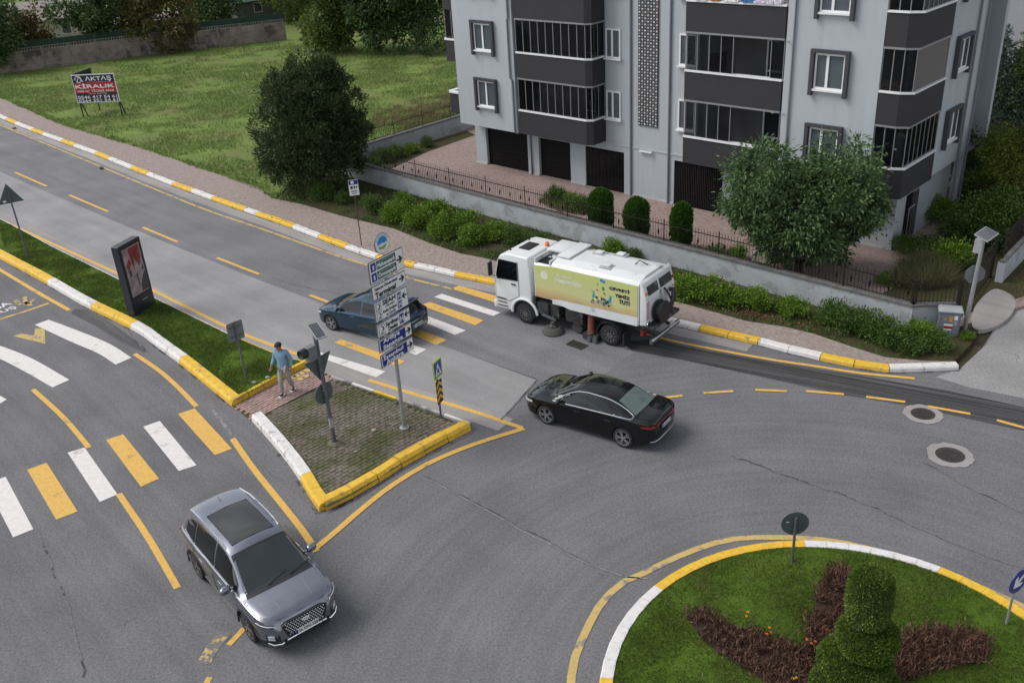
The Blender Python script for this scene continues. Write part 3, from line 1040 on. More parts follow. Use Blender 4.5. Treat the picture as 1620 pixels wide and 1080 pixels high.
m.box(-.33, .33, -.2, -.16, 0.004, 0.022).box(-.33, .33, .16, .2, 0.004, 0.022).box(-.33, -.29, -.16, .16, 0.004, 0.022).box(.29, .33, -.16, .16, 0.004, 0.022)
m.build('frame', 'iron', rt)
for k in range(7):
    m = MB()
    x = -.24 + k * .08
    m.box(x - .018, x + .018, -.16, .16, 0.008, 0.02)
    m.build('bar', 'iron', rt)
m = MB()
m.box(-.29, .29, -.16, .16, 0.0045, 0.006)
m.build('pit', 'joint_soil', rt)

# ------------------------------------------------------------------ grass
def tri_points(poly, n, rng):
    tr = tessellate_polygon([[Vector((p[0], p[1], 0)) for p in poly]])
    P = np.array([(p[0], p[1]) for p in poly])
    T = P[np.array(tr)]
    A = np.abs((T[:, 1, 0] - T[:, 0, 0]) * (T[:, 2, 1] - T[:, 0, 1]) - (T[:, 1, 1] - T[:, 0, 1]) * (T[:, 2, 0] - T[:, 0, 0]))
    k = rng.choice(len(T), n, p=A / A.sum())
    u, v = rng.random(n), rng.random(n)
    fl = u + v > 1
    u[fl], v[fl] = 1 - u[fl], 1 - v[fl]
    return T[k, 0] + u[:, None] * (T[k, 1] - T[k, 0]) + v[:, None] * (T[k, 2] - T[k, 0])

def vnoise(p, s, seed):
    """smooth value noise for clumping"""
    r = np.random.default_rng(seed)
    t = r.random((64, 64))
    q = p * s
    i = np.floor(q).astype(int)
    f = q - i
    f = f * f * (3 - 2 * f)
    a = t[i[:, 0] % 64, i[:, 1] % 64]
    b = t[(i[:, 0] + 1) % 64, i[:, 1] % 64]
    c = t[i[:, 0] % 64, (i[:, 1] + 1) % 64]
    d = t[(i[:, 0] + 1) % 64, (i[:, 1] + 1) % 64]
    return (a * (1 - f[:, 0]) + b * f[:, 0]) * (1 - f[:, 1]) + (c * (1 - f[:, 0]) + d * f[:, 0]) * f[:, 1]

def grass(name, poly, n, h, w, mat, z, seed=1, clump=0.0, cs=0.8, keep=None, label=None):
    rng = np.random.default_rng(seed)
    P = tri_points(poly, n, rng)
    if clump:
        P = P[rng.random(len(P)) < np.clip((vnoise(P, cs, seed) * .6 + vnoise(P, cs * 3, seed + 1) * .4 - .5) * 4 * clump + .6, 0.04, 1)]
    if keep is not None:
        P = P[keep(P)]
    n = len(P)
    a = rng.random(n) * 2 * math.pi
    hh = h * (0.5 + rng.random(n))
    ww = w * (0.6 + 0.8 * rng.random(n))
    V = np.zeros((n, 3, 3))
    dx, dy = np.cos(a) * ww / 2, np.sin(a) * ww / 2
    V[:, 0, 0], V[:, 0, 1] = P[:, 0] - dx, P[:, 1] - dy
    V[:, 1, 0], V[:, 1, 1] = P[:, 0] + dx, P[:, 1] + dy
    V[:, 2, 0] = P[:, 0] + rng.normal(0, .45, n) * hh
    V[:, 2, 1] = P[:, 1] + rng.normal(0, .45, n) * hh
    V[:, :2, 2] = z - 0.005
    V[:, 2, 2] = z + hh
    me = np_mesh(name, V.reshape(-1, 3), np.arange(3 * n).reshape(-1, 3), mat)
    return tag(put(name, me), label, 'grass', kind='stuff')

vis_field = [tuple(G(*q, 0.1)[:2]) for q in [(-40, 130), (0, 155), (100, 199), (200, 228), (333, 272), (432, 312), (500, 320), (560, 280), (740, 190), (735, 100), (560, 78), (430, 62), (300, 76), (100, 104), (-40, 122)]]
grass('field_grass', vis_field, 150000, 0.13, 0.05, 'blade_field', 0.10, 11, clump=0.7, cs=0.35, label='bright green rough grass covering the empty building plot')
edge_tufts = [tuple(p) for p in offset(side[:9], -.12)] + [tuple(p) for p in reversed(offset(side[:9], .5))]
grass('edge_tufts', edge_tufts, 9000, 0.14, 0.05, 'blade_field', 0.11, 17, clump=1.0, cs=.7, label='ragged grass tufts growing over the pavement edge')
dry = [tuple(G(*q, 0.1)[:2]) for q in [(565, 215), (590, 185), (650, 158), (715, 150), (725, 180), (640, 205)]]
grass('dry_grass', dry, 12000, 0.22, 0.035, 'blade_dry', 0.10, 12, clump=0.8, cs=0.6, label='tall dry brown grass patch behind the side fence')
med_vis = [tuple(p) for p in offset(mn[1:], 0.32)] + [tuple(G(478, 575, 0.17)[:2])] + [tuple(p) for p in offset(mf[:-1], 0.14)]
grass('median_grass', med_vis, 90000, 0.05, 0.02, 'blade_lawn', 0.19, 13, clump=0.4, cs=1.0, label='short green grass growing on the narrow median strip')

# ================================================================== apartment building
pmat('render_grey', (0.400, 0.432, 0.455), rough=0.8, var=0.035, scale=1.4, bump=0.2, bscale=30, dirt=(0.375, 0.405, 0.427), dirt_fac=0.26, dirt_scale=1.2, stretch=(2.2, 2.2, .25))
pmat('render_dark', (0.027, 0.025, 0.029), rough=0.75, var=0.07, scale=1.4, bump=0.2, bscale=45)
pmat('trim_dark', (0.045, 0.048, 0.055), rough=0.6, var=0.1, scale=6)
pmat('plastic_white', (0.74, 0.75, 0.76), rough=0.35, var=0.04, scale=4)
pmat('alu_frame', (0.26, 0.26, 0.27), rough=0.4, var=0.06, scale=6, metal=0.2)
pmat('garage_black', (0.004, 0.0035, 0.004), rough=0.6, var=0.2, scale=5, spec=0.2)
pmat('grille_dark', (0.02, 0.018, 0.02), rough=0.5, var=0.2, scale=7)
pmat('pipe_grey', (0.17, 0.18, 0.20), rough=0.5, var=0.08, scale=4)
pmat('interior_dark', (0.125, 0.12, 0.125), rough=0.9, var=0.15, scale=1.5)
pmat('interior_grey', (0.17, 0.17, 0.18), rough=0.9, var=0.1, scale=2)
pmat('plinth', (0.48, 0.47, 0.46), rough=0.85, var=0.12, scale=5)
pmat('curtain', (0.62, 0.64, 0.65), rough=0.9, var=0.14, scale=9, stretch=(14, 14, 1.2))
pmat('cloth_orange', (0.45, 0.12, 0.03), rough=0.9, var=0.1)
pmat('cloth_blue', (0.06, 0.16, 0.34), rough=0.9, var=0.1)
pmat('cloth_lilac', (0.45, 0.38, 0.55), rough=0.9, var=0.2, scale=8, col2=(0.7, 0.68, 0.72), fac2=0.5, scale2=12)
pmat('cloth_white', (0.75, 0.74, 0.73), rough=0.9, var=0.1)
pmat('lamp_white', (0.85, 0.85, 0.82), rough=0.3, var=0.02)
pmat('lattice_white', (0.62, 0.60, 0.57), rough=0.7, var=0.08)
glassmat('glass_balcony', (0.006, 0.006, 0.008), clear=0.45)
glassmat('glass_window', (0.03, 0.04, 0.045), clear=0.85)
glassmat('glass_brown', (0.085, 0.070, 0.055), clear=0.1, rough=0.05)

B = root('apartment_building', (BO.x, BO.y, 0.1), AZ, 'grey rendered apartment block with dark balcony bands and black garage doors', 'building')
FH = 2.70                  # storey height
NF = 4                     # upper floors
Z1 = 2.38                  # underside of the first upper floor
TOP = Z1 + NF * FH + 0.2
SILL = 1.10                # height of a balcony band
D1 = -1.1                  # front face of the projecting upper floors

# --- ground floor: wall pieces between the openings (local y = 0 is the wall face)
OPEN = [(-9.33, -6.42, 2.0), (-5.68, -3.64, 1.97), (-2.7, -0.42, 1.96), (2.33, 4.8, 2.03)]
m = MB()
xs = -10.1
for a, b, h in OPEN:
    m.box(xs, a, 0, 0.3, 0, Z1)
    m.box(a, b, 0, 0.3, h, Z1)
    xs = b
m.box(xs, 12.3, 0, 0.3, 0, Z1)
m.box(-10.1, -9.8, 0.3, 9, 0, Z1)
m.box(12.0, 12.3, 0.3, 0.9, 0, Z1)
m.box(12.0, 12.3, 0.9, 2.1, 1.95, Z1)
m.box(12.0, 12.3, 2.1, 5.3, 0, Z1)
m.build('ground_floor_wall', 'render_grey', B)
xs = -10.13
for a, b, h in OPEN + [(12.02, 0, 0)]:
    m = MB()
    m.box(xs, a - .02, -0.035, -0.002, 0.0, 0.09)
    xs = b + .02
    m.build('plinth', 'plinth', B)
m = MB()
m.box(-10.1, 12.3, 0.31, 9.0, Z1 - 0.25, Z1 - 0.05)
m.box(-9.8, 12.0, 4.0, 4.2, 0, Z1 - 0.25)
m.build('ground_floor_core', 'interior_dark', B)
# --- upper shell: recessed stair front, projecting left and right sections, side wall
m = MB()
m.box(-1.45, 3.45, 0, 0.3, Z1, TOP)                     # stair front
m.box(-9.98, -6.02, D1, D1 + 0.3, Z1, TOP)              # left section front
m.box(-9.98, -9.68, D1 + 0.3, 9, Z1, TOP)               # left side
m.box(-6.32, -6.02, D1 + 0.3, 1.2, Z1, TOP)
m.box(7.88, 11.55, D1, D1 + 0.3, Z1, TOP)               # right section front
m.box(7.88, 8.18, D1 + 0.3, 1.2, Z1, TOP)
m.box(11.25, 11.55, D1 + 0.3, 1.2, Z1, TOP)
m.box(-1.75, -1.45, 0.3, 1.2, Z1, TOP)
m.box(3.45, 3.75, 0.3, 1.2, Z1, TOP)
m.box(12.4, 12.7, 2.0, 5.3, Z1 + .1, TOP)               # right side wall
m.box(11.55, 12.4, 1.7, 2.0, Z1, TOP)
m.box(12.4, 12.7, 5.3, 5.6, 0, TOP)
m.box(-9.98, 12.4, 8.7, 9, Z1, TOP)
m.build('upper_wall', 'render_grey', B)
for x0, x1 in ((-6.02, -1.75), (3.75, 7.88)):
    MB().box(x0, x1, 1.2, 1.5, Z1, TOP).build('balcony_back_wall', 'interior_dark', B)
m = MB()
m.box(-9.97, -6.03, D1 + .01, 9, Z1 - .001, Z1 + .12)
m.box(7.89, 11.54, D1 + .01, 9, Z1 - .001, Z1 + .12)
m.box(11.55, 12.69, 2.0, 5.29, Z1 + .1, Z1 + .2)
m.build('soffit', 'render_grey', B)
m = MB()
m.box(-9.98, 12.7, -0.2, 9, TOP, TOP + 0.25)
m.build('roof_slab', 'concrete', B)
m = MB()
m.box(-1.42, 3.42, -0.035, -0.002, Z1 - .12, Z1 - .06)
m.build('string_course', 'render_grey', B)

def pane_row(parent, p0, p1, n, z0, z1, frame='alu_frame', glass='glass_balcony', skip=(), inset=0.05, brown=False):
    """glazing between two points: sill rail, head rail, mullions and single panes"""
    a, b = Vector((p0[0], p0[1], 0)), Vector((p1[0], p1[1], 0))
    d = (b - a) / n
    t = d.normalized()
    nrm = Vector((-t.y, t.x, 0))
    for k in range(n + 1):
        if k in skip and k - 1 in skip:
            continue
        p = a + d * k
        m = MB()
        m.bar(p + Vector((0, 0, z0)), p + Vector((0, 0, z1)), 0.02, 0.03, up=(t.x, t.y, 0))
        m.build('mullion', frame, parent)
    for k in range(n):
        if k in skip:
            continue
        q0, q1 = a + d * k + t * .03, a + d * (k + 1) - t * .03
        m = MB()
        o_ = nrm * 0.012
        m.bar(q0 + Vector((0, 0, (z0 + z1) / 2)) + o_, q1 + Vector((0, 0, (z0 + z1) / 2)) + o_, 0.016, z1 - z0 - .02)
        m.build('pane', glass, parent)

def band(parent, pts, z0, z1, name='parapet', mat='render_dark', th=0.16):
    """a solid parapet following the outline pts, outer face on the line"""
    m = MB()
    outer = [Vector(p) for p in pts]
    inner = offset(outer, th)
    n = len(outer)
    vs = []
    for z in (z0, z1):
        vs += [(p.x, p.y, z) for p in outer] + [(p.x, p.y, z) for p in inner]
    fs = []
    for i in range(n - 1):
        fs += [(i, i + 1, 2 * n + i + 1, 2 * n + i), (n + i + 1, n + i, 3 * n + i, 3 * n + i + 1), (2 * n + i, 2 * n + i + 1, 3 * n + i + 1, 3 * n + i), (i + 1, i, n + i, n + i + 1)]
    fs += [(0, 2 * n, 3 * n, n), (n - 1, 2 * n - 1, 4 * n - 1, 3 * n - 1)]
    m.add(vs, fs)
    return m.build(name, mat, parent)

def balcony(name, pts, segs, skips=None, rng=None, lamp=None, head=True, glasses=None):
    """an enclosed balcony on every floor: slab, parapet, white sill, panes; pts = outline from left to right"""
    for fl in range(NF):
        z = Z1 + fl * FH
        par = band(B, pts, z, z + SILL)
        sl = MB()
        out2 = offset([Vector(p) for p in pts], -0.035)
        par2 = band(par, [tuple(p) for p in out2], z + SILL, z + SILL + 0.07, 'sill', 'plastic_white', 0.26)
        zt = z + FH - 0.10
        band(par, [tuple(p) for p in offset([Vector(p) for p in pts], -0.02)], zt, zt + 0.07, 'head_rail', 'alu_frame', 0.14)
        band(par, pts, zt + 0.07, z + FH, 'beam', 'render_dark')
        ins = offset([Vector(p) for p in pts], 0.05)
        for i, n in enumerate(segs):
            sk = (skips or {}).get((fl, i), ())
            g = (glasses or {}).get((fl, i), 'glass_balcony')
            n = 1 if g == 'glass_brown' else n
            pane_row(par, ins[i], ins[i + 1], n, z + SILL + .07, zt, skip=sk, glass=g)
        # slab and ceiling
        poly = [tuple(p) for p in offset([Vector(p) for p in pts], 0.17)]
        poly = [(poly[0][0], 1.19)] + poly + ([(poly[-1][0], 1.19)] if poly[-1][1] < 1.1 else [(poly[0][0], poly[-1][1])])
        s = MB().prism(poly, z + 0.02, z + 0.14)
        s.build('slab', 'interior_grey', B)

balcony('left', [(-5.86, D1), (-1.72, D1), (-1.44, D1 + 0.16), (-1.44, -0.01)], [9, 1, 2])
balcony('middle', [(3.46, D1 + .02), (7.8, D1 + .02), (7.8, D1 + .3)], [8, 1], skips={(0, 0): (4, 5, 6, 7), (1, 0): (4, 5, 6), (2, 0): (0, 1, 2, 3, 4, 5, 6, 7), (2, 1): (0,)})
balcony('corner', [(11.57, D1), (12.32, D1), (12.73, D1 + .2), (12.73, 1.98)], [2, 1, 7], glasses={(1, 2): 'glass_brown'}, skips={(1, 2): ()})

# things seen inside the balconies
def balcony_lamp(x, y, z):
    m = MB()
    m.lathe([(0.001, -0.13), (0.07, -0.11), (0.1, -0.05), (0.09, 0.0), (0.03, 0.02), (0.03, 0.05)], 14, org=(x, y, z))
    m.build('ceiling_lamp', 'lamp_white', B, smooth=True)
for fl in range(NF):
    z = Z1 + fl * FH
    balcony_lamp(-5.4, -0.55, z + FH - 0.2)
    balcony_lamp(7.15, -0.4, z + FH - 0.2)
    # balcony doors in the back walls
    for x0 in (5.9, -3.6):
        m = MB()
        m.box(x0, x0 + 0.07, 1.12, 1.195, z + .14, z + 2.2).box(x0 + .83, x0 + .9, 1.12, 1.195, z + .14, z + 2.2).box(x0 + .07, x0 + .83, 1.12, 1.195, z + 2.13, z + 2.2).box(x0 + .07, x0 + .83, 1.12, 1.195, z + .9, z + .98)
        d = m.build('balcony_door', 'plastic_white', B)
        m = MB()
        m.box(x0 + .07, x0 + .83, 1.15, 1.17, z + .14, z + .9).box(x0 + .07, x0 + .83, 1.15, 1.17, z + .98, z + 2.13)
        m.build('pane', 'glass_window', d)
# washing on the sill of the open balcony and clothes in the corner bay
zz = Z1 + 2 * FH + SILL + 0.07
rng = random.Random(4)
for k, (x, w, mt) in enumerate(((3.9, .5, 'cloth_white'), (4.6, .35, 'cloth_orange'), (5.2, .6, 'cloth_white'), (6.0, .45, 'cloth_blue'), (6.3, 1.3, 'cloth_lilac'))):
    m = MB()
    n = 8
    for i in range(n):
        a0, a1 = x + w * i / n, x + w * (i + 1) / n
        m.box(a0, a1 - .004, D1 - .06 + rng.uniform(-.02, .02), D1 + .2, zz, zz + 0.07 + rng.uniform(0, .07))
    m.build('laundry', mt, B)
for y0, w, h0, h1, mt in ((0.15, .35, .1, .62, 'cloth_blue'), (.62, .3, .45, 1.25, 'cloth_orange'), (.62, .22, .1, .45, 'cloth_white'), (1.2, .3, .5, 1.2, 'interior_grey')):
    m = MB()
    for i in range(5):
        a0 = y0 + w * i / 5
        m.box(12.44 + .02 * (i % 2), 12.47 + .02 * (i % 2), a0, a0 + w / 5, Z1 + SILL + h0, Z1 + SILL + h1)
    m.build('laundry', mt, B)

# --- windows
def window(x0, x1, z0, z1, yf, hood=True, side=None, mull=0.5, curtain=True, drop=0.14):
    """white framed window with a dark surround on three sides; side: on the right wall instead (x -> y)"""
    T = (lambda x, y, z: (x, y + yf, z)) if side is None else (lambda x, y, z: (side - y, x, z))
    def bx(m, a, b, c, d, e, f_):
        t = MB().box(a, b, c, d, e, f_)
        m.add([T(*v) for v in t.v], t.f if side is None else [q for q in t.f])
        return m
    w = MB()
    xm = x0 + (x1 - x0) * mull
    fw = 0.07
    bx(w, x0, x1, -.03, .03, z0, z0 + fw)
    bx(w, x0, x1, -.03, .03, z1 - fw, z1)
    bx(w, x0, x0 + fw, -.03, .03, z0 + fw, z1 - fw)
    bx(w, x1 - fw, x1, -.03, .03, z0 + fw, z1 - fw)
    bx(w, xm - .05, xm + .05, -.035, .03, z0 + fw, z1 - fw)
    fr = w.build('window', 'plastic_white', B)
    for a, b in ((x0 + fw, xm - .05), (xm + .05, x1 - fw)):
        bx(MB(), a, b, -.012, .0, z0 + fw, z1 - fw).build('pane', 'glass_window', fr)
    if curtain:
        c = MB()
        n = 26
        for i in range(n):
            a0, a1 = x0 + (x1 - x0) * i / n, x0 + (x1 - x0) * (i + 1) / n
            yy = 0.016 + 0.006 * (i % 2)
            bx(c, a0, a1, yy, yy + .004, z0 + fw, z1 - fw)
        c.build('curtain', 'curtain', fr)
    s = MB()
    bx(s, x0 - .06, x1 + .06, -.12, -.031, z0 - .07, z0)
    s.build('sill', 'plastic_white', fr)
    if hood:
        h = MB()
        bx(h, x0 - .16, x0 - .02, -.14, -.002, z0 - drop - .1, z1 + .02)
        bx(h, x1 + .02, x1 + .16, -.14, -.002, z0 - drop - .1, z1 + .02)
        bx(h, x0 - .16, x1 + .16, -.15, -.002, z1 + .02, z1 + .14)
        h.build('surround', 'trim_dark', fr)
for fl in range(NF):
    z = Z1 + fl * FH
    window(-8.5, -7.33, z + 1.08, z + 2.32, D1 - .035)
    window(9.12, 10.28, z + 1.0, z + 2.28, D1 - .035, mull=0.42)
    window(-1.36, -0.56, z + 1.08, z + 2.34, -.035, hood=False, mull=0.45)
    window(2.5, 3.35, z + 1.08, z + 2.36, -.035, hood=False, mull=0.45)
    window(2.75, 3.85, z + 1.22, z + 2.36, 0, side=12.735, mull=0.5)
# --- patterned stair screen
m = MB()
m.box(0.40, 1.44, -0.06, -0.002, Z1 + 0.98, TOP - .3)
scr = m.build('stair_screen', 'trim_dark', B)
m = MB()
for j in range(100):
    z = Z1 + 1.06 + j * 0.125
    if z > TOP - .45:
        break
    for i in range(7):
        x = 0.47 + i * 0.15 + (0.0 if j % 2 else 0.0)
        big = (i + j) % 2 == 0
        r = 0.05 if big else 0.028
        m.add([(x - r, -0.066, z), (x, -0.066, z - r * 1.1), (x + r, -0.066, z), (x, -0.066, z + r * 1.1), (x, -0.08, z)], [(0, 1, 4), (1, 2, 4), (2, 3, 4), (3, 0, 4)])
tag(m.build('lattice_studs', 'lattice_white', scr), kind='stuff')
# --- pipes
def pipe(pts, r=0.045):
    m = MB()
    m.tube(pts, r, 8)
    for p in pts[::2]:
        pass
    m.build('downpipe', 'pipe_grey', B, smooth=True)
pipe([(0.0, -.06, TOP), (0.0, -.06, 0.02)])
pipe([(2.05, -.06, TOP), (2.05, -.06, 0.02)])
pipe([(-6.2, D1 - .06, TOP), (-6.2, D1 - .06, 7.72), (-6.26, D1 - .06, 7.66), (-6.26, D1 - .06, 5.0), (-6.14, D1 - .06, 4.9), (-6.14, D1 - .06, Z1 + .1), (-6.14, D1 + .06, Z1 - .05), (-6.14, -.06, Z1 - .12), (-6.14, -.06, 0.02)])
pipe([(8.2, D1 - .06, TOP), (8.2, D1 - .06, Z1 - .1), (8.2, -.06, Z1 - .2), (8.2, -.06, 0)])
pipe([(12.77, 4.55, TOP), (12.77, 4.55, 0.02)])
pipe([(12.77, 5.45, TOP), (12.77, 5.45, 0.02)])
for fl in range(NF):
    z = Z1 + fl * FH
    m = MB()
    m.tube([(7.98, D1 - .02, z + FH - .1), (8.05, D1 - .2, z + FH - .1)], 0.02, 6)
    m.build('overflow_spout', 'pipe_grey', B)
# --- garage doors
for k, (a, b, h) in enumerate(OPEN):
    if k < 2:
        m = MB()
        m.box(a, b, 0.16, 0.2, 0.02, h)
        d = m.build('garage_door', 'garage_black', B)
        for j in range(8):
            z = 0.06 + j * (h - .08) / 8
            m = MB()
            m.box(a + .03, b - .03, 0.146, 0.161, z, z + (h - .08) / 8 - .012)
            m.build('door_panel', 'garage_black', d)
    else:
        m = MB()
        m.box(a, b, 0.05, 0.1, 0.02, 0.62).box(a, b, 0.05, 0.1, h - .06, h).box(a, a + .06, .05, .1, .62, h - .06).box(b - .06, b, .05, .1, .62, h - .06)
        d = m.build('garage_door', 'garage_black', B)
        n = 6
        for j in range(1, n):
            x = a + (b - a) * j / n
            m = MB()
            m.box(x - .03, x + .03, .05, .1, .62, h - .06)
            m.build('mullion', 'garage_black', d)
        for j in range(n):
            x0, x1 = a + (b - a) * j / n + .03, a + (b - a) * (j + 1) / n - .03
            m = MB()
            m.box(x0, x1, .07, .08, .62, h - .06)
            m.build('pane', 'glass_balcony', d)
        bars = MB()
        for j in range(26):
            x = a + .1 + (b - a - .2) * j / 25
            bars.box(x - .008, x + .008, .02, .036, .1, h - .1)
        tag(bars.build('security_bars', 'grille_dark', d), kind='stuff')
# small barred window and awning lamp on the ground floor
window(5.7, 6.9, 0.95, 1.75, -.035, hood=False, curtain=False)
m = MB()
m.box(5.5, 5.62, -.14, -.003, .8, 1.5)
m.build('meter_box', 'trim_dark', B)
m = MB()
m.box(0.5, 1.2, -.16, -.04, Z1 - .19, Z1 - .14)
m.build('strip_light', 'plastic_white', B)
# entrance on the right side: dark door leaf with grille
m = MB()
m.box(12.05, 12.1, 0.92, 2.08, 0.02, 1.93)
d = m.build('entrance_door', 'garage_black', B)
for j in range(7):
    m = MB()
    y = 1.0 + j * .165
    m.box(12.32, 12.345, y, y + .02, .1, 1.9)
    m.build('door_bar', 'grille_dark', d)
m = MB()
m.tube([(12.5, 0.8, 0), (12.5, 0.8, 1.5), (12.6, 1.0, 1.62)], .03, 8)
m.build('handrail', 'alu_frame', B)
# bays on the left side of the block, seen past its edge
for fl in range(NF):
    z = Z1 + fl * FH
    par = band(B, [(-12.1, 3.0), (-12.1, .3), (-11.9, .1), (-9.99, .1)], z + .05, z + SILL)
    band(par, [(-12.14, 3.0), (-12.14, .28), (-11.92, .06), (-9.99, .06)], z + SILL, z + SILL + .08, 'sill', 'plastic_white', .28)
    if fl > 0:
        pane_row(par, (-11.9, .17), (-10.02, .17), 4, z + SILL + .08, z + FH - .1)
        pane_row(par, (-12.03, 2.9), (-12.03, .3), 4, z + SILL + .08, z + FH - .1)
        m = MB()
        m.box(-11.9, -9.99, .28, 2.9, z + .06, z + .2)
        m.build('slab', 'interior_grey', B)
        band(par, [(-12.1, 3.0), (-12.1, .3), (-11.9, .1), (-9.99, .1)], z + FH - .1, z + FH + .05, 'beam', 'render_dark')

# ================================================================== neighbouring block behind, top right
pmat('render_neighbour', (0.36, 0.375, 0.40), rough=0.85, var=0.05, scale=0.7, bump=0.2, bscale=30)
nb = bl(7.75, 22.0)
NB = root('neighbour_building', (nb.x, nb.y, 0.1), AZ, 'plain grey block wall with one small vent behind the spruce', 'building')
m = MB()
m.box(0, 14, 0, 9, 0, 13)
m.build('wall', 'render_neighbour', NB)
m = MB()
m.box(-.2, 14.2, -.2, 9.2, 13, 13.4)
m.build('roof', 'concrete', NB)
m = MB()
m.box(.2, .55, -.06, -.002, 5.0, 5.3)
v = m.build('vent', 'trim_dark', NB)
m = MB()
m.box(.15, .6, -.1, -.003, 4.88, 4.95)
m.build('sill', 'plastic_white', v)
for k in range(3):
    m = MB()
    m.box(5 + k * 3, 6.2 + k * 3, -.05, -.002, 7.9, 9.2)
    w_ = m.build('window', 'plastic_white', NB)
    m = MB()
    m.box(5.1 + k * 3, 6.1 + k * 3, -.06, -.051, 8.0, 9.1)
    m.build('pane', 'glass_window', w_)

# ================================================================== courtyard wall and iron fence
pmat('wall_render', (0.36, 0.385, 0.405), rough=0.9, var=0.13, scale=1.6, bump=0.5, bscale=14, dirt=(0.285, 0.30, 0.305), dirt_fac=0.42, dirt_scale=1.1, world=True)
pmat('wall_cap', (0.125, 0.12, 0.115), rough=0.9, var=0.25, scale=4, world=True)
pmat('fence_iron', (0.014, 0.009, 0.008), rough=0.5, var=0.2, scale=9)
WALL_H = 0.95
def yard_wall(pts, label, group=None, z0=0.05, h=WALL_H, th=0.22):
    a = Vector((pts[0].x, pts[0].y, 0))
    rt = root('garden_wall', (a.x, a.y, 0), 0, label, 'wall', group)
    P = [p - pts[0] for p in pts]
    Q = offset(P, th)
    m = MB()
    m.prism([tuple(p) for p in P] + [tuple(p) for p in reversed(Q)], z0, h)
    m.build('wall_body', 'wall_render', rt)
    m = MB()
    P2, Q2 = offset(P, -0.04), offset(P, th + .04)
    m.prism([tuple(p) for p in P2] + [tuple(p) for p in reversed(Q2)], h, h + .07)
    m.build('coping', 'wall_cap', rt)
    return rt
yard_wall(FRONT_WALL, 'long pale rendered wall with dark coping behind the roadside shrubs')
yard_wall([WALL_CORNER + Vector((.01, .01)), GATE_A], 'short angled end of the pale wall beside the grey utility cabinet')
yard_wall([bl(-15.9, 8.0), bl(-15.9, -5.2)], 'low pale wall under the side fence along the green field')
# wall on the far side of the gate
gw = [Vector(G(1573, 446, 0.1)[:2]), Vector(G(1640, 375, 0.1)[:2]), Vector(G(1700, 318, 0.1)[:2])]
yard_wall(gw, 'pale wall with dark top running up beyond the iron gate', th=-0.25, h=0.85)

def iron_fence(pts, label, z=WALL_H + 0.07, h=0.78, post_step=2.35, bal_step=0.125, ornament=0):
    a = pts[0]
    rt = root('iron_fence', (a.x, a.y, 0), 0, label, 'fence', 'dark iron fences on the yard walls')
    P = [p - a for p in pts]
    Q = resample(P, post_step)
    for q in Q:
        m = MB()
        m.box(q.x - .02, q.x + .02, q.y - .02, q.y + .02, z, z + h + .06)
        m.add([(q.x - .03, q.y - .03, z + h + .06), (q.x + .03, q.y - .03, z + h + .06), (q.x + .03, q.y + .03, z + h + .06), (q.x - .03, q.y + .03, z + h + .06), (q.x, q.y, z + h + .12)],
              [(0, 1, 4), (1, 2, 4), (2, 3, 4), (3, 0, 4)])
        m.build('post', 'fence_iron', rt)
    for q0, q1 in zip(Q, Q[1:]):
        for zz, hh in ((z + .08, .03), (z + h - .12, .03)):
            m = MB()
            m.bar((q0.x, q0.y, zz), (q1.x, q1.y, zz), .02, hh)
            m.build('rail', 'fence_iron', rt)
        m = MB()
        n = max(2, round((q1 - q0).length / bal_step))
        for k in range(1, n):
            p = q0.lerp(q1, k / n)
            m.box(p.x - .007, p.x + .007, p.y - .007, p.y + .007, z + .03, z + h)
            m.add([(p.x - .012, p.y - .012, z + h), (p.x + .012, p.y - .012, z + h), (p.x + .012, p.y + .012, z + h), (p.x - .012, p.y + .012, z + h), (p.x, p.y, z + h + .06)],
                  [(0, 1, 4), (1, 2, 4), (2, 3, 4), (3, 0, 4)])
            if ornament and k % 5 == 2:
                m.box(p.x - .035, p.x + .035, p.y - .012, p.y + .012, z + .3, z + .36)
                m.box(p.x - .022, p.x + .022, p.y - .012, p.y + .012, z + .22, z + .44)
        tag(m.build('balusters', 'fence_iron', rt), kind='stuff')
    return rt
fo = offset(FRONT_WALL, 0.11)
iron_fence(fo, 'long black spiked iron fence on the front wall above the shrubs', ornament=1)
iron_fence([WALL_CORNER + Vector((.02, .12)), GATE_A], 'short black iron fence on the angled wall end beside the gate post')
iron_fence(offset([bl(-15.9, 8.0), bl(-15.9, -5.2)], .11), 'black iron fence on the side wall in front of the dry grass')
iron_fence(offset(gw, -.12), 'black iron fence on the wall climbing beyond the gate', h=1.0)
# gate leaves standing open along the drive
ga, gb_ = GATE_A + Vector((.12, .1)), Vector(G(1566, 440, 0.1)[:2])
rt = root('iron_gate', (ga.x, ga.y, 0), 0, 'tall black iron gate closing the drive behind the solar lamp pole', 'gate')
d = gb_ - ga
for k in (0, 1):
    m = MB()
    p = d * k
    m.box(p.x - .04, p.x + .04, p.y - .04, p.y + .04, 0.08, 1.75)
    m.build('gate_post', 'fence_iron', rt)
for zz in (.25, 1.05, 1.55):
    m = MB()
    m.bar((0, 0, zz), (d.x, d.y, zz), .03, .04)
    m.build('rail', 'fence_iron', rt)
for k in range(1, 16):
    m = MB()
    p = d * k / 16
    m.box(p.x - .011, p.x + .011, p.y - .011, p.y + .011, .12, 1.6 + .16 * math.sin(math.pi * k / 16))
    m.build('gate_bar', 'fence_iron', rt)

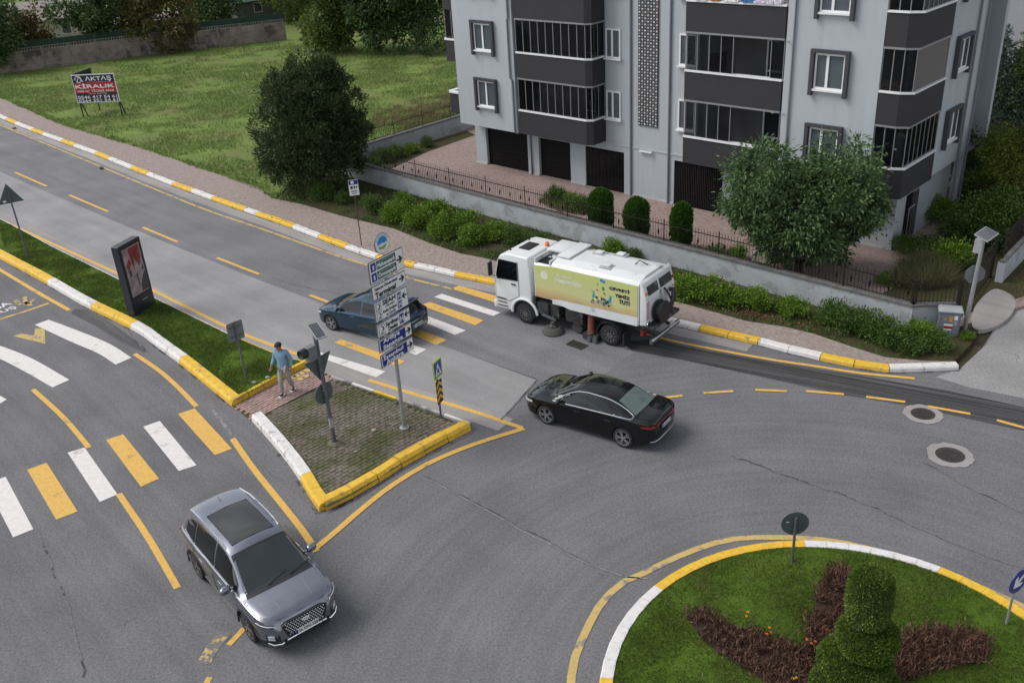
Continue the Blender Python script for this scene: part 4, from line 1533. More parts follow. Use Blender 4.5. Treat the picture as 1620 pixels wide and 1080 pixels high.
# ================================================================== old panel wall at the far end of the field
pmat('panel_wall', (0.235, 0.185, 0.165), rough=0.95, var=0.3, scale=1.5, col2=(0.17, 0.145, 0.13), fac2=0.5, scale2=0.5, bump=0.5, bscale=8, dirt=(0.09, 0.075, 0.065), dirt_fac=0.45, dirt_scale=0.5, world=True)
pmat('panel_post', (0.20, 0.175, 0.16), rough=0.95, var=0.2, scale=2, world=True)
pmat('green_mesh', (0.012, 0.035, 0.024), rough=0.8, var=0.3, scale=2)
w0, w1 = Vector(G(-60, 125, 0.1)[:2]), Vector(G(455, 63, 0.1)[:2])
wm = Vector(G(200, 92, 0.1)[:2])
for (a, b, lab) in ((w0, wm, 'old brown concrete panel wall at the back of the field under the dark trees'), (wm, w1, 'old brown concrete panel wall with green mesh top near the shed')):
    rt = root('panel_wall', (a.x, a.y, 0.1), math.atan2((b - a).y, (b - a).x), lab, 'wall', 'old concrete panel walls behind the field')
    L_ = (b - a).length
    n = max(2, round(L_ / 2.2))
    rng = random.Random(9)
    for k in range(n):
        x0, x1 = L_ * k / n, L_ * (k + 1) / n
        for r_ in range(3):
            m = MB()
            m.box(x0 + .06, x1 - .06, -.04 + rng.uniform(-.02, .02), .04, r_ * .55, r_ * .55 + .535)
            m.build('panel', 'panel_wall', rt)
        m = MB()
        m.box(x0 - .08, x0 + .08, -.1, .1, 0, 1.95)
        m.build('post', 'panel_post', rt)
        m = MB()
        m.box(x0 + .08, x1 - .08, -.03, .03, 1.66, 1.72).box(x0 + .08, x1 - .08, -.03, .03, 1.9, 1.95)
        for j in range(9):
            x = x0 + .2 + j * (x1 - x0 - .4) / 8
            m.box(x - .04, x + .04, -.03, .03, 1.72, 1.9)
        m.build('cap_grille', 'panel_post', rt)
    m = MB()
    m.box(0, L_, .06, .09, 1.7, 2.45)
    m.build('mesh_screen', 'green_mesh', rt)

# low buildings behind the wall
pmat('old_wall', (0.38, 0.33, 0.27), rough=0.9, var=0.15, scale=1)
pmat('old_roof', (0.26, 0.235, 0.21), rough=0.9, var=0.2, scale=2, stretch=(1, 8, 1))
pmat('green_roof', (0.055, 0.11, 0.075), rough=0.8, var=0.2, scale=2)
pmat('rail_white', (0.5, 0.48, 0.44), rough=0.8, var=0.1)
def shed(name, px, z_rot, L_, D_, H_, roofmat, label, pitch=1.0, wallm='old_wall'):
    g = G(*px, 0.0)
    rt = root(name, (g.x, g.y, 0), z_rot, label, 'building')
    m = MB()
    m.box(0, L_, 0, .2, 0, H_).box(0, L_, D_ - .2, D_, 0, H_).box(0, .2, .2, D_ - .2, 0, H_).box(L_ - .2, L_, .2, D_ - .2, 0, H_)
    m.add([(0, 0, H_), (0, D_, H_), (0, D_ / 2, H_ + pitch)], [(0, 2, 1)])
    m.add([(L_, 0, H_), (L_, D_, H_), (L_, D_ / 2, H_ + pitch)], [(0, 1, 2)])
    m.build('wall', wallm, rt)
    for s in (0, 1):
        m = MB()
        y0, y1 = (-.4, D_ / 2) if s == 0 else (D_ + .4, D_ / 2)
        z0 = H_ - .4 * pitch / (D_ / 2)
        m.add([(-.4, y0, z0), (L_ + .4, y0, z0), (L_ + .4, y1, H_ + pitch), (-.4, y1, H_ + pitch), (-.4, y0, z0 + .15), (L_ + .4, y0, z0 + .15), (L_ + .4, y1, H_ + pitch + .15), (-.4, y1, H_ + pitch + .15)],
              [(0, 1, 2, 3), (7, 6, 5, 4), (0, 4, 5, 1), (1, 5, 6, 2), (2, 6, 7, 3), (3, 7, 4, 0)])
        m.build('roof', roofmat, rt)
    for k in range(2):
        m = MB()
        m.box(L_ * (.25 + .4 * k), L_ * (.25 + .4 * k) + 1.0, -.05, -.002, 1.0, 2.1)
        w_ = m.build('window', 'rail_white', rt)
        m = MB()
        m.box(L_ * (.25 + .4 * k) + .1, L_ * (.25 + .4 * k) + .9, -.06, -.051, 1.1, 2.0)
        m.build('pane', 'glass_window', w_)
    return rt
wang = math.atan2((w1 - w0).y, (w1 - w0).x)
shed('old_house', (20, 78), wang - .2, 8, 6, 2.6, 'old_roof', 'old low house with weathered grey roof behind the panel wall', 1.4)
shed('garden_shed', (378, 40), wang + .25, 8, 5, 2.3, 'green_roof', 'low dark shed with dull green roof behind the panel wall', 0.9, 'interior_dark')
shed('stone_shed', (175, 68), wang, 7, 4, 1.7, 'old_roof', 'small pale outbuilding behind the panel wall between two trees', 0.5)

# ================================================================== vegetation
pmat('bark', (0.085, 0.068, 0.052), rough=0.95, var=0.3, scale=8, stretch=(6, 6, 1), bump=0.8, bscale=18)
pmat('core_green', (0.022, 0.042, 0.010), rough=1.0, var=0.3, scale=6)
leafmat('leaf_tree', (0.030, 0.072, 0.024), (0.140, 0.225, 0.080), 0.2)
leafmat('leaf_bush', (0.019, 0.040, 0.014), (0.073, 0.111, 0.035), 0.15)
leafmat('leaf_shrub', (0.037, 0.099, 0.010), (0.212, 0.340, 0.031), 0.25)
leafmat('leaf_shrub_dark', (0.027, 0.068, 0.012), (0.112, 0.195, 0.033), 0.25)
leafmat('leaf_thuja', (0.018, 0.060, 0.007), (0.075, 0.180, 0.018), 0.2)
leafmat('leaf_back', (0.022, 0.055, 0.019), (0.101, 0.165, 0.043), 0.25)
leafmat('leaf_back_brown', (0.057, 0.057, 0.017), (0.171, 0.146, 0.043), 0.25)
leafmat('leaf_light', (0.054, 0.090, 0.017), (0.180, 0.234, 0.050), 0.3)
leafmat('leaf_spruce', (0.019, 0.047, 0.037), (0.094, 0.149, 0.118), 0.1)
leafmat('leaf_yellow', (0.056, 0.088, 0.007), (0.175, 0.188, 0.020), 0.25)
leafmat('leaf_topiary', (0.041, 0.092, 0.011), (0.155, 0.219, 0.032), 0.15)
leafmat('leaf_weed', (0.09, 0.10, 0.04), (0.20, 0.20, 0.09), 0.25)
leafmat('mulch_twigs', (0.030, 0.014, 0.010), (0.200, 0.105, 0.070), 0.0, 0.9)
leafmat('dry_leaf', (0.09, 0.045, 0.025), (0.26, 0.14, 0.08), 0.1, 0.9)
pmat('petal_orange', (0.75, 0.20, 0.01), rough=0.7, var=0.1)
pmat('petal_yellow', (0.75, 0.52, 0.03), rough=0.7, var=0.1)
pmat('mulch', (0.040, 0.024, 0.019), rough=1.0, var=0.35, scale=18, bump=0.8, bscale=30, world=True)
pmat('terracotta', (0.28, 0.085, 0.05), rough=0.8, var=0.15)

def leaf_quads(P, D, L_, W, rng, fold=0.25):
    """one kite-shaped leaf at every point P along direction D"""
    n = len(P)
    D = D / np.maximum(np.linalg.norm(D, axis=1, keepdims=True), 1e-6)
    r = rng.normal(size=(n, 3))
    S = np.cross(D, r)
    S /= np.maximum(np.linalg.norm(S, axis=1, keepdims=True), 1e-6)
    Nn = np.cross(S, D)
    l = (L_ * (0.6 + 0.8 * rng.random(n)))[:, None]
    w = (W * (0.6 + 0.8 * rng.random(n)))[:, None]
    V = np.empty((n, 4, 3))
    V[:, 0] = P
    V[:, 1] = P + D * l * .45 + S * w * .5 + Nn * w * fold
    V[:, 2] = P + D * l
    V[:, 3] = P + D * l * .45 - S * w * .5 + Nn * w * fold
    return V.reshape(-1, 3), np.arange(4 * n).reshape(-1, 4)

def crown_points(n, lobes, rng, clumps=120, cr=0.16, shell=0.55, droop=0.3, up=0.0):
    """leaves gathered in clumps near the surface of several lobes"""
    vol = np.array([l[3] * l[4] * l[5] for l in lobes]) ** .67
    k = rng.choice(len(lobes), clumps, p=vol / vol.sum())
    d = rng.normal(size=(clumps, 3))
    d /= np.linalg.norm(d, axis=1, keepdims=True)
    rad = (shell + (1 - shell) * rng.random(clumps) ** .6)[:, None]
    Lb = np.array(lobes)
    C = Lb[k, :3] + d * rad * Lb[k, 3:6]
    # drop clumps buried deep inside another lobe
    q = rng.choice(clumps, n)
    size = cr * (0.6 + 0.8 * rng.random(clumps))
    off = rng.normal(size=(n, 3)) * (size[q] * Lb[k[q], 3:6].mean(1))[:, None]
    P = C[q] + off
    D = off / np.maximum(np.linalg.norm(off, axis=1, keepdims=True), 1e-6) + d[q] * .7 + rng.normal(size=(n, 3)) * .5
    D[:, 2] += up - droop
    return P, D

def crown(n, lobes, mat, L_, W, seed, parent=None, name='crown', core=0.0, **kw):
    rng = np.random.default_rng(seed)
    P, D = crown_points(n, lobes, rng, **kw)
    V, F = leaf_quads(P, D, L_, W, rng)
    return np_mesh(name, V, F, mat)

def trunk(base_r, h, limbs, seed, spread=0.5, lean=0.0, forks=1):
    rng = random.Random(seed)
    m = MB()
    for f in range(forks):
        a = rng.uniform(0, 6.28)
        dx, dy = (math.cos(a) * lean, math.sin(a) * lean) if forks > 1 else (rng.uniform(-lean, lean), rng.uniform(-lean, lean))
        pts = [Vector((dx * t * t * h + (.1 * math.cos(a) if forks > 1 else 0), dy * t * t * h + (.1 * math.sin(a) if forks > 1 else 0), h * t)) for t in (0, .2, .45, .7, 1.0)]
        m.tube(pts, [base_r * q for q in (1.25, 1.0, .85, .6, .25)], 8)
        for k in range(limbs):
            t = rng.uniform(.45, .95)
            p = Vector((dx * t * t * h, dy * t * t * h, h * t))
            b = rng.uniform(0, 6.28)
            l = spread * h * rng.uniform(.5, 1)
            e = p + Vector((math.cos(b) * l, math.sin(b) * l, l * rng.uniform(.4, .9)))
            m.tube([p, p.lerp(e, .5) + Vector((0, 0, -.06 * l)), e], [base_r * .5, base_r * .3, base_r * .1], 6)
    return m

def tree(name, px, label, cat, mat, n, lobes, L_, W, seed, th, tr, group=None, z=0.1, limbs=5, forks=1, lean=.05, spread=.4, **kw):
    g = G(*px, z) if not isinstance(px, Vector) else Vector((px.x, px.y, z))
    rt = root(name, (g.x, g.y, z), 0, label, cat, group)
    if th:
        trunk(tr, th, limbs, seed, spread, lean, forks).build('trunk', 'bark', rt, smooth=True)
    put('crown', crown(n, lobes, mat, L_, W, seed, **kw), rt)
    return rt

# big courtyard tree
ct = Vector(G(1262, 436, 0.1)[:2])
def lob(n, rx, ry, z0, z1, s, seed):
    rng = random.Random(seed)
    out = []
    for k in range(n):
        a = rng.uniform(0, 6.28)
        r = math.sqrt(rng.random())
        z = rng.uniform(z0, z1)
        f = math.sin(math.pi * (0.12 + .8 * (z - z0) / (z1 - z0))) ** .6
        q = s * rng.uniform(.75, 1.2)
        out.append((math.cos(a) * r * rx * f, math.sin(a) * r * ry * f, z, q, q, q * .8))
    return out
tree('courtyard_tree', ct, 'large leafy green tree in the courtyard in front of the apartment block', 'tree', 'leaf_tree', 62000,
     lob(34, 2.5, 1.8, 1.1, 3.6, .75, 4) + [(-1.45, .1, 3.9, 1.15, 1.1, 1.05), (1.4, .2, 3.95, 1.2, 1.2, 1.1), (-.1, -.3, 2.6, 1.5, 1.4, 1.2), (-2.0, -.2, 2.7, .9, .9, .8), (2.0, .1, 2.4, .95, .9, .9), (-.9, -.5, 1.5, .9, .8, .8), (1.1, -.4, 1.5, .9, .8, .8)],
     .17, .07, 21, 3.2, .10, forks=3, lean=.12, clumps=800, cr=.16, shell=.55, droop=.6)
# tall dark evergreen by the pavement
tree('evergreen_tree', (506, 300), 'tall dark dense evergreen bush at the pavement edge beside the field', 'tree', 'leaf_bush', 60000,
     lob(46, 2.6, 2.2, 0.5, 5.9, .75, 6) + [(1.9, 0, 4.2, .9, .8, .9), (-2.0, 0, 3.4, .9, .8, 1.0), (-2.1, 0, 1.8, .8, .8, .9), (2.0, -.2, 2.4, .8, .8, .9), (-1.2, 0, 5.0, .7, .7, .8), (.9, 0, 5.7, .6, .6, .7)] + [(0, 0, 2.4, 2.0, 2.0, 2.2), (0, 0, 4.2, 1.7, 1.7, 1.9), (.2, 0, 6.0, .7, .7, .9)], .18, .065, 22, 4.5, .16, clumps=1100, cr=.14, shell=.62, droop=-.5, forks=3, lean=.1)
# trees behind the field
for k, (px, lab, mt, h, w, n, s) in enumerate((
        ((-8, 118), 'dark green tree cut by the frame edge at the old panel wall', 'leaf_back', 6.5, 2.4, 7000, 1.2),
        ((60, 100), 'thin brownish tree standing before the panel wall beside the old house', 'leaf_back_brown', 5.0, 1.6, 3500, .8),
        ((160, 92), 'dense dark green tree rising behind the for-rent board', 'leaf_back', 7.5, 2.6, 8500, 1.3),
        ((262, 82), 'broad tree with brown autumn leaves against the panel wall', 'leaf_back_brown', 5.5, 2.9, 9000, 1.3),
        ((232, 70), 'slim grey green tree between the dark and the brown tree', 'leaf_bush', 6.5, 1.3, 3500, .8),
        ((520, 82), 'light green loose tree behind the tall evergreen bush', 'leaf_light', 6.5, 2.6, 9500, 1.15),
        ((600, 80), 'dark tall tree beyond the field between the pale tree and the block', 'leaf_back', 9.0, 4.2, 13000, 1.7),
        ((668, 82), 'dark tall tree beyond the field close to the apartment block', 'leaf_back', 9.0, 4.0, 13000, 1.7),
        ((545, 30), 'far green tree crown standing behind the light green tree', 'leaf_back', 9.0, 4.5, 7000, 2.0),
        ((410, 20), 'dark leafy tree behind the shed with the green roof', 'leaf_back', 8.0, 3.5, 6000, 1.8),
        ((110, 30), 'dark distant tree behind the old low house roof', 'leaf_back', 8.0, 5.0, 7000, 2.0),
        ((300, 30), 'distant dark tree row end behind the brown tree', 'leaf_bush', 8.0, 5.0, 7000, 2.0),
        ((205, 45), 'dark tree behind the wall between outbuilding and brown tree', 'leaf_back', 6.5, 3.6, 6000, 1.6),
        ((345, 52), 'dark leafy tree leaning over the wall near the shed', 'leaf_back', 5.5, 3.0, 6000, 1.4),
        ((470, 35), 'green tree behind the end of the panel wall', 'leaf_light', 7.5, 3.6, 7000, 1.6),
        ((-30, 60), 'dark tree behind the wall at the frame corner', 'leaf_back', 8.0, 4.2, 7000, 1.8))):
    tree('broadleaf_tree', px, lab, 'tree', mt, n, lob(18, w, w, h * (.12 if px[0] > 380 or px[0] == 262 else .3), h, s, 40 + k), .34, .17, 60 + k, h * .55, .14,
         group='trees beyond the field', clumps=260, cr=.2, shell=.5, droop=.2)

# clipped thujas along the fence
th_mesh = {}
def thuja(p, h, w, label, seed):
    rt = root('clipped_thuja', (p.x, p.y, 0.1), 0, label, 'shrub', 'clipped thujas along the fence')
    rng = np.random.default_rng(seed)
    n = 9000
    t = rng.random(n) ** .8
    a = rng.random(n) * 6.2832
    prof = np.interp(t, [0, .08, .3, .6, .85, .95, 1], [.35, .62, .9, 1.0, .82, .5, .05]) * w
    prof = prof * (1 + .10 * np.sin(a * 3 + t * 9) + .07 * np.sin(a * 7 + 2))
    rr = prof * (0.82 + .2 * rng.random(n))
    P = np.c_[np.cos(a) * rr, np.sin(a) * rr, t * h]
    D = np.c_[np.cos(a) * .5, np.sin(a) * .5, np.full(n, .9)] + rng.normal(size=(n, 3)) * .35
    V, F = leaf_quads(P, D, .10, .035, rng)
    put('crown', np_mesh('crown', V, F, 'leaf_thuja'), rt)
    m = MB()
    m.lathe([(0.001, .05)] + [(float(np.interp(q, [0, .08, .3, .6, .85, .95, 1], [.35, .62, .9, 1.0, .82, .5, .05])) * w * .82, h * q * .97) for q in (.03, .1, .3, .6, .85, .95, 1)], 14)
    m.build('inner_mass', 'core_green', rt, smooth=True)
    m = MB()
    m.tube([(0, 0, 0), (0, 0, h * .5)], .05, 6)
    m.build('stem', 'bark', rt)
for k, (px, h, w, lab) in enumerate((((951, 372), 2.0, .52, 'rounded clipped thuja nearest the garden weeds by the fence'), ((1007, 386), 1.95, .50, 'middle one of the three clipped thujas on the fence line'),
                                     ((1077, 400), 2.05, .42, 'slimmest clipped thuja standing beside the rose bush'))):
    thuja(G(px[0], px[1], 0.1), h, w, lab, 80 + k)

# planting strip shrubs: three crowns shared by all
shr = []
for k in range(3):
    L3 = [(math.cos(a) * .34, math.sin(a) * .34, .42 + .12 * math.sin(a * 2 + k), .30, .30, .26) for a in [k + j * 1.05 for j in range(6)]] + [(0, 0, .58, .36, .36, .3)]
    shr.append((crown(2600, L3, 'leaf_shrub', .085, .05, 100 + k, clumps=110, cr=.24, shell=.7, droop=-.35), crown(2600, L3, 'leaf_shrub_dark', .09, .045, 110 + k, clumps=110, cr=.26, shell=.65, droop=-.25)))
sh_stem = MB()
for j in range(5):
    a = j * 1.26
    sh_stem.tube([(0, 0, 0), (math.cos(a) * .15, math.sin(a) * .15, .3), (math.cos(a) * .3, math.sin(a) * .3, .55)], [.02, .015, .006], 5)
st = sh_stem.build('stem', 'bark')
stem_me = st.data
bpy.data.objects.remove(st)
SHRUBS = []
def shrub(px, s, dark, label, k, z=0.1, sz=1.0, group='shrubs in the roadside planting strip'):
    s *= .95
    g = G(px[0], px[1], z)
    rt = root('shrub', (g.x, g.y, z), k * 1.7, label, 'shrub', group)
    q = random.Random(k * 7 + int(px[0]))
    rt.scale = (s * q.uniform(.85, 1.2), s * q.uniform(.8, 1.15), s * q.uniform(.72, 1.12))
    put('crown', shr[k % 3][1 if dark else 0], rt)
    put('stem', stem_me, rt)
    SHRUBS.append(rt)
SL = [((510, 316), .95, 1, 'dark low shrub at the foot of the tall evergreen'), ((545, 322), .8, 1, 'small dark shrub just left of the thin stop sign post'),
      ((590, 335), .95, 1, 'dull green shrub just right of the thin stop sign post'), ((555, 308), .7, 1, 'small shrub against the wall behind the stop sign'),
      ((625, 350), 1.0, 0, 'yellow green shrub at the left end of the bright row'), ((640, 330), .9, 0, 'bright shrub tucked between wall and the bright row'),
      ((662, 360), 1.1, 0, 'second yellow green shrub of the bright row'), ((690, 345), 1.1, 0, 'tallest bright shrub near the wall'),
      ((700, 375), 1.15, 0, 'broad yellow green shrub at the pavement side of the row'), ((735, 362), 1.1, 0, 'bright shrub in the middle of the row by the wall'),
      ((745, 385), 1.0, 0, 'low bright shrub in front of the wall pipe'), ((780, 378), 1.0, 0, 'bright shrub ending the row before the truck cab'),
      ((815, 385), .85, 1, 'dull shrub behind the truck cab roof'), ((848, 388), .8, 1, 'dull low shrub between truck cab and wall'),
      ((970, 402), .85, 0, 'shrub showing above the truck body by the wall'), ((1000, 412), .6, 1, 'small dark shrub above the rear of the truck body'),
      ((1085, 470), 1.1, 0, 'bright shrub right behind the truck tail'), ((1125, 474), 1.25, 0, 'tall bright shrub behind the truck tail against the wall'),
      ((1158, 482), .95, 0, 'third shrub after the truck tail'), ((1195, 487), 1.0, 0, 'peaked bright shrub at the end of the long row'),
      ((1255, 500), .8, 0, 'small round shrub standing alone before the wall'), ((1318, 510), 1.0, 1, 'first shrub of the dark clump near the cabinet'),
      ((1345, 525), 1.1, 1, 'wide dark shrub in the clump near the cabinet'), ((1378, 532), 1.05, 1, 'dark shrub in the middle of the cabinet clump'),
      ((1405, 545), .95, 1, 'low dark shrub at the pavement edge of the cabinet clump'), ((1455, 540), .9, 0, 'bright shrub just left of the grey cabinet'),
      ((1440, 556), .8, 1, 'low straggling shrub in front of the wall corner'), ((1480, 552), .7, 1, 'low weedy shrub at the foot of the grey cabinet'),
      ((1232, 492), .55, 1, 'tiny dark shrub between the long row and the lone round one'), ((1530, 535), .4, 0, 'tiny shrub at the foot of the solar lamp pole')]
for k, (px, s, dk, lab) in enumerate(SL):
    shrub(px, s, dk, lab, k)
# garden plants inside the yard
GPL = [((606, 257), .9, 1, 'leafy garden plant at the left end of the yard bed'), ((628, 250), .9, 1, 'second garden plant along the side wall'), ((652, 242), .75, 0, 'light garden plant in the side bed'),
       ((676, 233), .7, 1, 'garden plant near the block end of the side bed'), ((592, 270), .9, 1, 'garden plant in the front corner of the yard'), ((905, 325), .8, 0, 'broad leaved garden plant behind the fence'),
       ((880, 318), .75, 1, 'garden weeds left of the clipped thujas'), ((925, 335), .9, 1, 'garden weeds touching the first clipped thuja'), ((1130, 412), .75, 1, 'rose bush behind the fence right of the slim thuja'),
       ((1165, 412), .8, 0, 'pale leafy plant behind the fence near the big tree'), ((1470, 405), 1.3, 1, 'dark bush in the corner garden'), ((1430, 400), .9, 1, 'bluish low bush in the corner garden'),
       ((1500, 420), 1.2, 0, 'bright bush in the corner garden behind the solar lamp'), ((1520, 385), 1.4, 1, 'tall dark bush in the corner garden'), ((1480, 350), 1.3, 0, 'light bush by the side entrance'),
       ((1545, 330), 1.6, 1, 'large dark bush beside the drive'), ((1578, 235), 1.3, 1, 'small round bush on the drive under the spruce'), ((1400, 450), .55, 0, 'small plant behind the fence near the wall end'),
       ((1100, 408), .7, 1, 'low plant under the fence between thuja and rose')]
for k, (px, s, dk, lab) in enumerate(GPL):
    shrub(px, s, dk, lab, k, group='garden plants inside the courtyard')
# feathery weeds near the gate
wd = [tuple(G(*q, 0.1)[:2]) for q in [(1415, 455), (1425, 425), (1465, 415), (1505, 430), (1500, 455), (1460, 462)]]
grass('feathery_weeds', wd, 5000, 0.55, 0.02, 'leaf_weed', 0.11, 31, label='pale feathery weeds behind the fence near the gate')
wd = [tuple(G(*q, 0.1)[:2]) for q in [(850, 320), (880, 302), (930, 316), (925, 342), (880, 335)]]
grass('garden_weeds', wd, 1800, 0.3, 0.03, 'leaf_weed', 0.11, 32, label='pale dry weeds behind the front fence beside the clipped thuja')
# ground cover in the planting strip
gc = [tuple(p) for p in side[7:]] + [tuple(G(1525, 550, 0.1)[:2]), tuple(WALL_CORNER)] + [tuple(p) for p in reversed(FRONT_WALL)]
grass('strip_weeds', gc, 26000, 0.12, 0.03, 'leaf_shrub_dark', 0.105, 33, clump=.9, cs=.5, label='low weeds covering the soil of the roadside planting strip')
grass('verge_grass', [tuple(G(*q, 0.1)[:2]) for q in [(1580, 455), (1660, 370), (1700, 400), (1610, 480)]], 7000, .12, .03, 'blade_dry', 0.02, 34, label='dry brown grass verge beyond the driveway apron')
# fallen leaves
rng = np.random.default_rng(50)
def litter(name, poly, n, size, mat, z, seed, label):
    rng = np.random.default_rng(seed)
    P2 = tri_points(poly, n, rng)
    P = np.c_[P2, np.full(n, z)]
    D = rng.normal(size=(n, 3))
    D[:, 2] *= .12
    V, F = leaf_quads(P, D, size, size * .6, rng, .05)
    V[:, 2] = np.maximum(V[:, 2], z)
    return tag(put(name, np_mesh(name, V, F, mat)), label, 'leaves', kind='stuff')
litter('fallen_leaves', [tuple(G(*q, 0.1)[:2]) for q in [(1080, 476), (1180, 500), (1290, 524), (1300, 515), (1200, 480), (1085, 462)]], 900, .09, 'dry_leaf', 0.125, 51, 'brown fallen leaves along the wall-side edge of the pavement')
litter('kerb_leaves', [tuple(p) for p in offset(far_kerb[2:18], .1)] + [tuple(p) for p in reversed(offset(far_kerb[2:18], .45))], 260, .08, 'dry_leaf', 0.16, 52, 'dark fallen leaves scattered along the far kerb')

# corner garden trees
tree('spruce_tree', (1562, 222), 'blue green spruce standing behind the corner of the block', 'tree', 'leaf_spruce', 9000,
     [(0, 0, 1.0 + k * .6, 1.75 - k * .21, 1.75 - k * .21, .35) for k in range(8)], .2, .05, 71, 5.0, .10, clumps=260, cr=.18, shell=.5, droop=.35, group='trees in the corner garden')
tree('garden_tree', (1605, 345), 'yellowish green dense tree at the frame edge above the gate', 'tree', 'leaf_yellow', 17000, lob(18, 1.8, 1.6, .7, 3.7, .85, 7), .13, .06, 72, 2.0, .09, clumps=320, cr=.2, group='trees in the corner garden')
tree('garden_tree', (1535, 300), 'dark small tree between the spruce and the side entrance', 'tree', 'leaf_back', 9000, lob(12, 1.3, 1.1, .7, 2.6, .65, 8), .14, .06, 73, 1.6, .07, clumps=220, cr=.22, group='trees in the corner garden')
tree('garden_tree', (1612, 215), 'dark green tree at the frame edge behind the spruce', 'tree', 'leaf_back', 12000, lob(14, 1.9, 1.9, .8, 5.4, 1.1, 9), .2, .09, 74, 2.6, .09, clumps=220, cr=.22, group='trees in the corner garden')
tree('garden_tree', (1570, 390), 'low dark tree behind the iron gate', 'tree', 'leaf_shrub_dark', 9000, lob(12, 1.0, 1.0, .5, 2.0, .6, 10), .12, .055, 75, 1.3, .06, clumps=220, cr=.22, group='trees in the corner garden')

# ------------------------------------------------------------------ roundabout planting
def bed_poly(px):
    return [tuple(p) for p in smooth_path([q[:2] for q in GL(px + px[:1], 0.15)], 5)[:-1]]
BEDS = [bed_poly([(1085, 975), (1110, 965), (1150, 985), (1200, 1003), (1250, 1018), (1300, 1030), (1320, 1075), (1260, 1105), (1190, 1065), (1120, 1020)]),
        bed_poly([(1278, 1000), (1290, 960), (1305, 915), (1325, 900), (1345, 910), (1345, 950), (1335, 1000), (1320, 1040), (1285, 1035)]),
        bed_poly([(1400, 1015), (1450, 1000), (1500, 996), (1545, 1004), (1565, 1028), (1545, 1048), (1490, 1055), (1440, 1075), (1395, 1085)])]
BL = ['dark brown wilted flower bed stretching left of the spiral topiary', 'dark brown wilted flower bed behind the spiral topiary', 'dark brown wilted flower bed right of the spiral topiary']
for k, bp_ in enumerate(BEDS):
    f = root('flower_bed', (0, 0, 0), 0, BL[k], 'flower bed', 'wilted flower beds on the roundabout')
    sheet('bed_soil', bp_, 0.165, 'mulch', parent=f)
    rng = np.random.default_rng(90 + k)
    P2 = tri_points(bp_, 5200, rng)
    P2 = P2 + rng.normal(size=P2.shape) * .09
    P2 = P2[vnoise(P2, 3.1, 7) > .27]
    P = np.c_[P2, 0.16 + .12 * rng.random(len(P2))]
    D = rng.normal(size=(len(P2), 3)) * .6
    D[:, 2] = np.abs(D[:, 2]) + .35
    V, F = leaf_quads(P, D, .14, .02, rng)
    tag(put('wilted_plants', np_mesh('wilted_plants', V, F, 'mulch_twigs'), f), kind='stuff')
    cb = Vector((sum(p[0] for p in bp_) / len(bp_), sum(p[1] for p in bp_) / len(bp_), 0))
    f.location = cb
    for ch in f.children:
        ch.location = -cb
beds_np = BEDS
def not_in_bed(P):
    k = np.ones(len(P), bool)
    for b in beds_np:
        Q = np.array(b)
        c = np.zeros(len(P), bool)
        for i in range(len(Q)):
            a, e = Q[i], Q[(i + 1) % len(Q)]
            cond = (a[1] > P[:, 1]) != (e[1] > P[:, 1])
            xx = (e[0] - a[0]) * (P[:, 1] - a[1]) / (e[1] - a[1] + 1e-12) + a[0]
            c ^= cond & (P[:, 0] < xx)
        k &= ~c
    return k
grass('roundabout_grass', disc, 170000, 0.045, 0.016, 'blade_lawn', 0.145, 14, clump=0.35, cs=1.4, keep=not_in_bed, label='short mown green grass on the round traffic island')
grass('bare_grass', disc, 9000, 0.05, 0.016, 'blade_dry', 0.145, 15, clump=1.0, cs=.5, keep=not_in_bed, label='dry yellowed blades among the roundabout lawn')
grass('island_moss', island_out, 9000, 0.04, 0.02, 'moss_blade', 0.15, 16, clump=1.0, cs=.6, label='weeds and moss growing between the pavers of the island')
FLW = [((1180, 975), 0), ((1182, 968), 0), ((1216, 993), 0), ((1218, 1000), 0), ((1275, 1012), 0), ((1282, 1018), 0), ((1288, 1015), 0), ((1306, 996), 0), ((1333, 975), 0), ((1253, 1074), 1), ((1258, 1073), 1), ((1212, 1003), 0)]
FLAB = ['orange marigold at the tip of the leftmost pair of blooms', 'orange marigold standing highest of all on the left bed', 'orange marigold above the middle of the left bed', 'lower orange marigold of the middle pair on the left bed',
        'leftmost orange marigold of the trio where two beds meet', 'lowest orange marigold of the trio where two beds meet', 'rightmost orange marigold of the trio where two beds meet', 'single orange marigold inside the rear bed',
        'orange marigold half hidden beside the topiary drum', 'yellow bloom at the bottom, left one of two', 'yellow bloom at the bottom, right one of two', 'third orange marigold by the middle pair on the left bed']
for k, (px, c) in enumerate(FLW):
    g = G(px[0], px[1] + 8, 0.16)
    rt = root('marigold', (g.x, g.y, 0.16), 0, FLAB[k], 'flower', ['orange marigolds', 'yellow blooms'][c])
    rt.scale = (.62, .62, .9)
    m = MB()
    m.tube([(0, 0, 0), (.01, 0, .16)], .006, 5)
    m.build('stem', 'core_green', rt)
    m = MB()
    for ring_, rr, zz in ((8, .045, .16), (6, .03, .175), (4, .016, .185)):
        for j in range(ring_):
            a = j * 6.283 / ring_ + rr * 30
            m.add([(.01, 0, zz), (.01 + math.cos(a - .35) * rr, math.sin(a - .35) * rr, zz + .012), (.01 + math.cos(a) * rr * 1.25, math.sin(a) * rr * 1.25, zz + .006), (.01 + math.cos(a + .35) * rr, math.sin(a + .35) * rr, zz + .012)], [(0, 1, 2, 3)])
    m.build('bloom', ['petal_orange', 'petal_yellow'][c], rt)

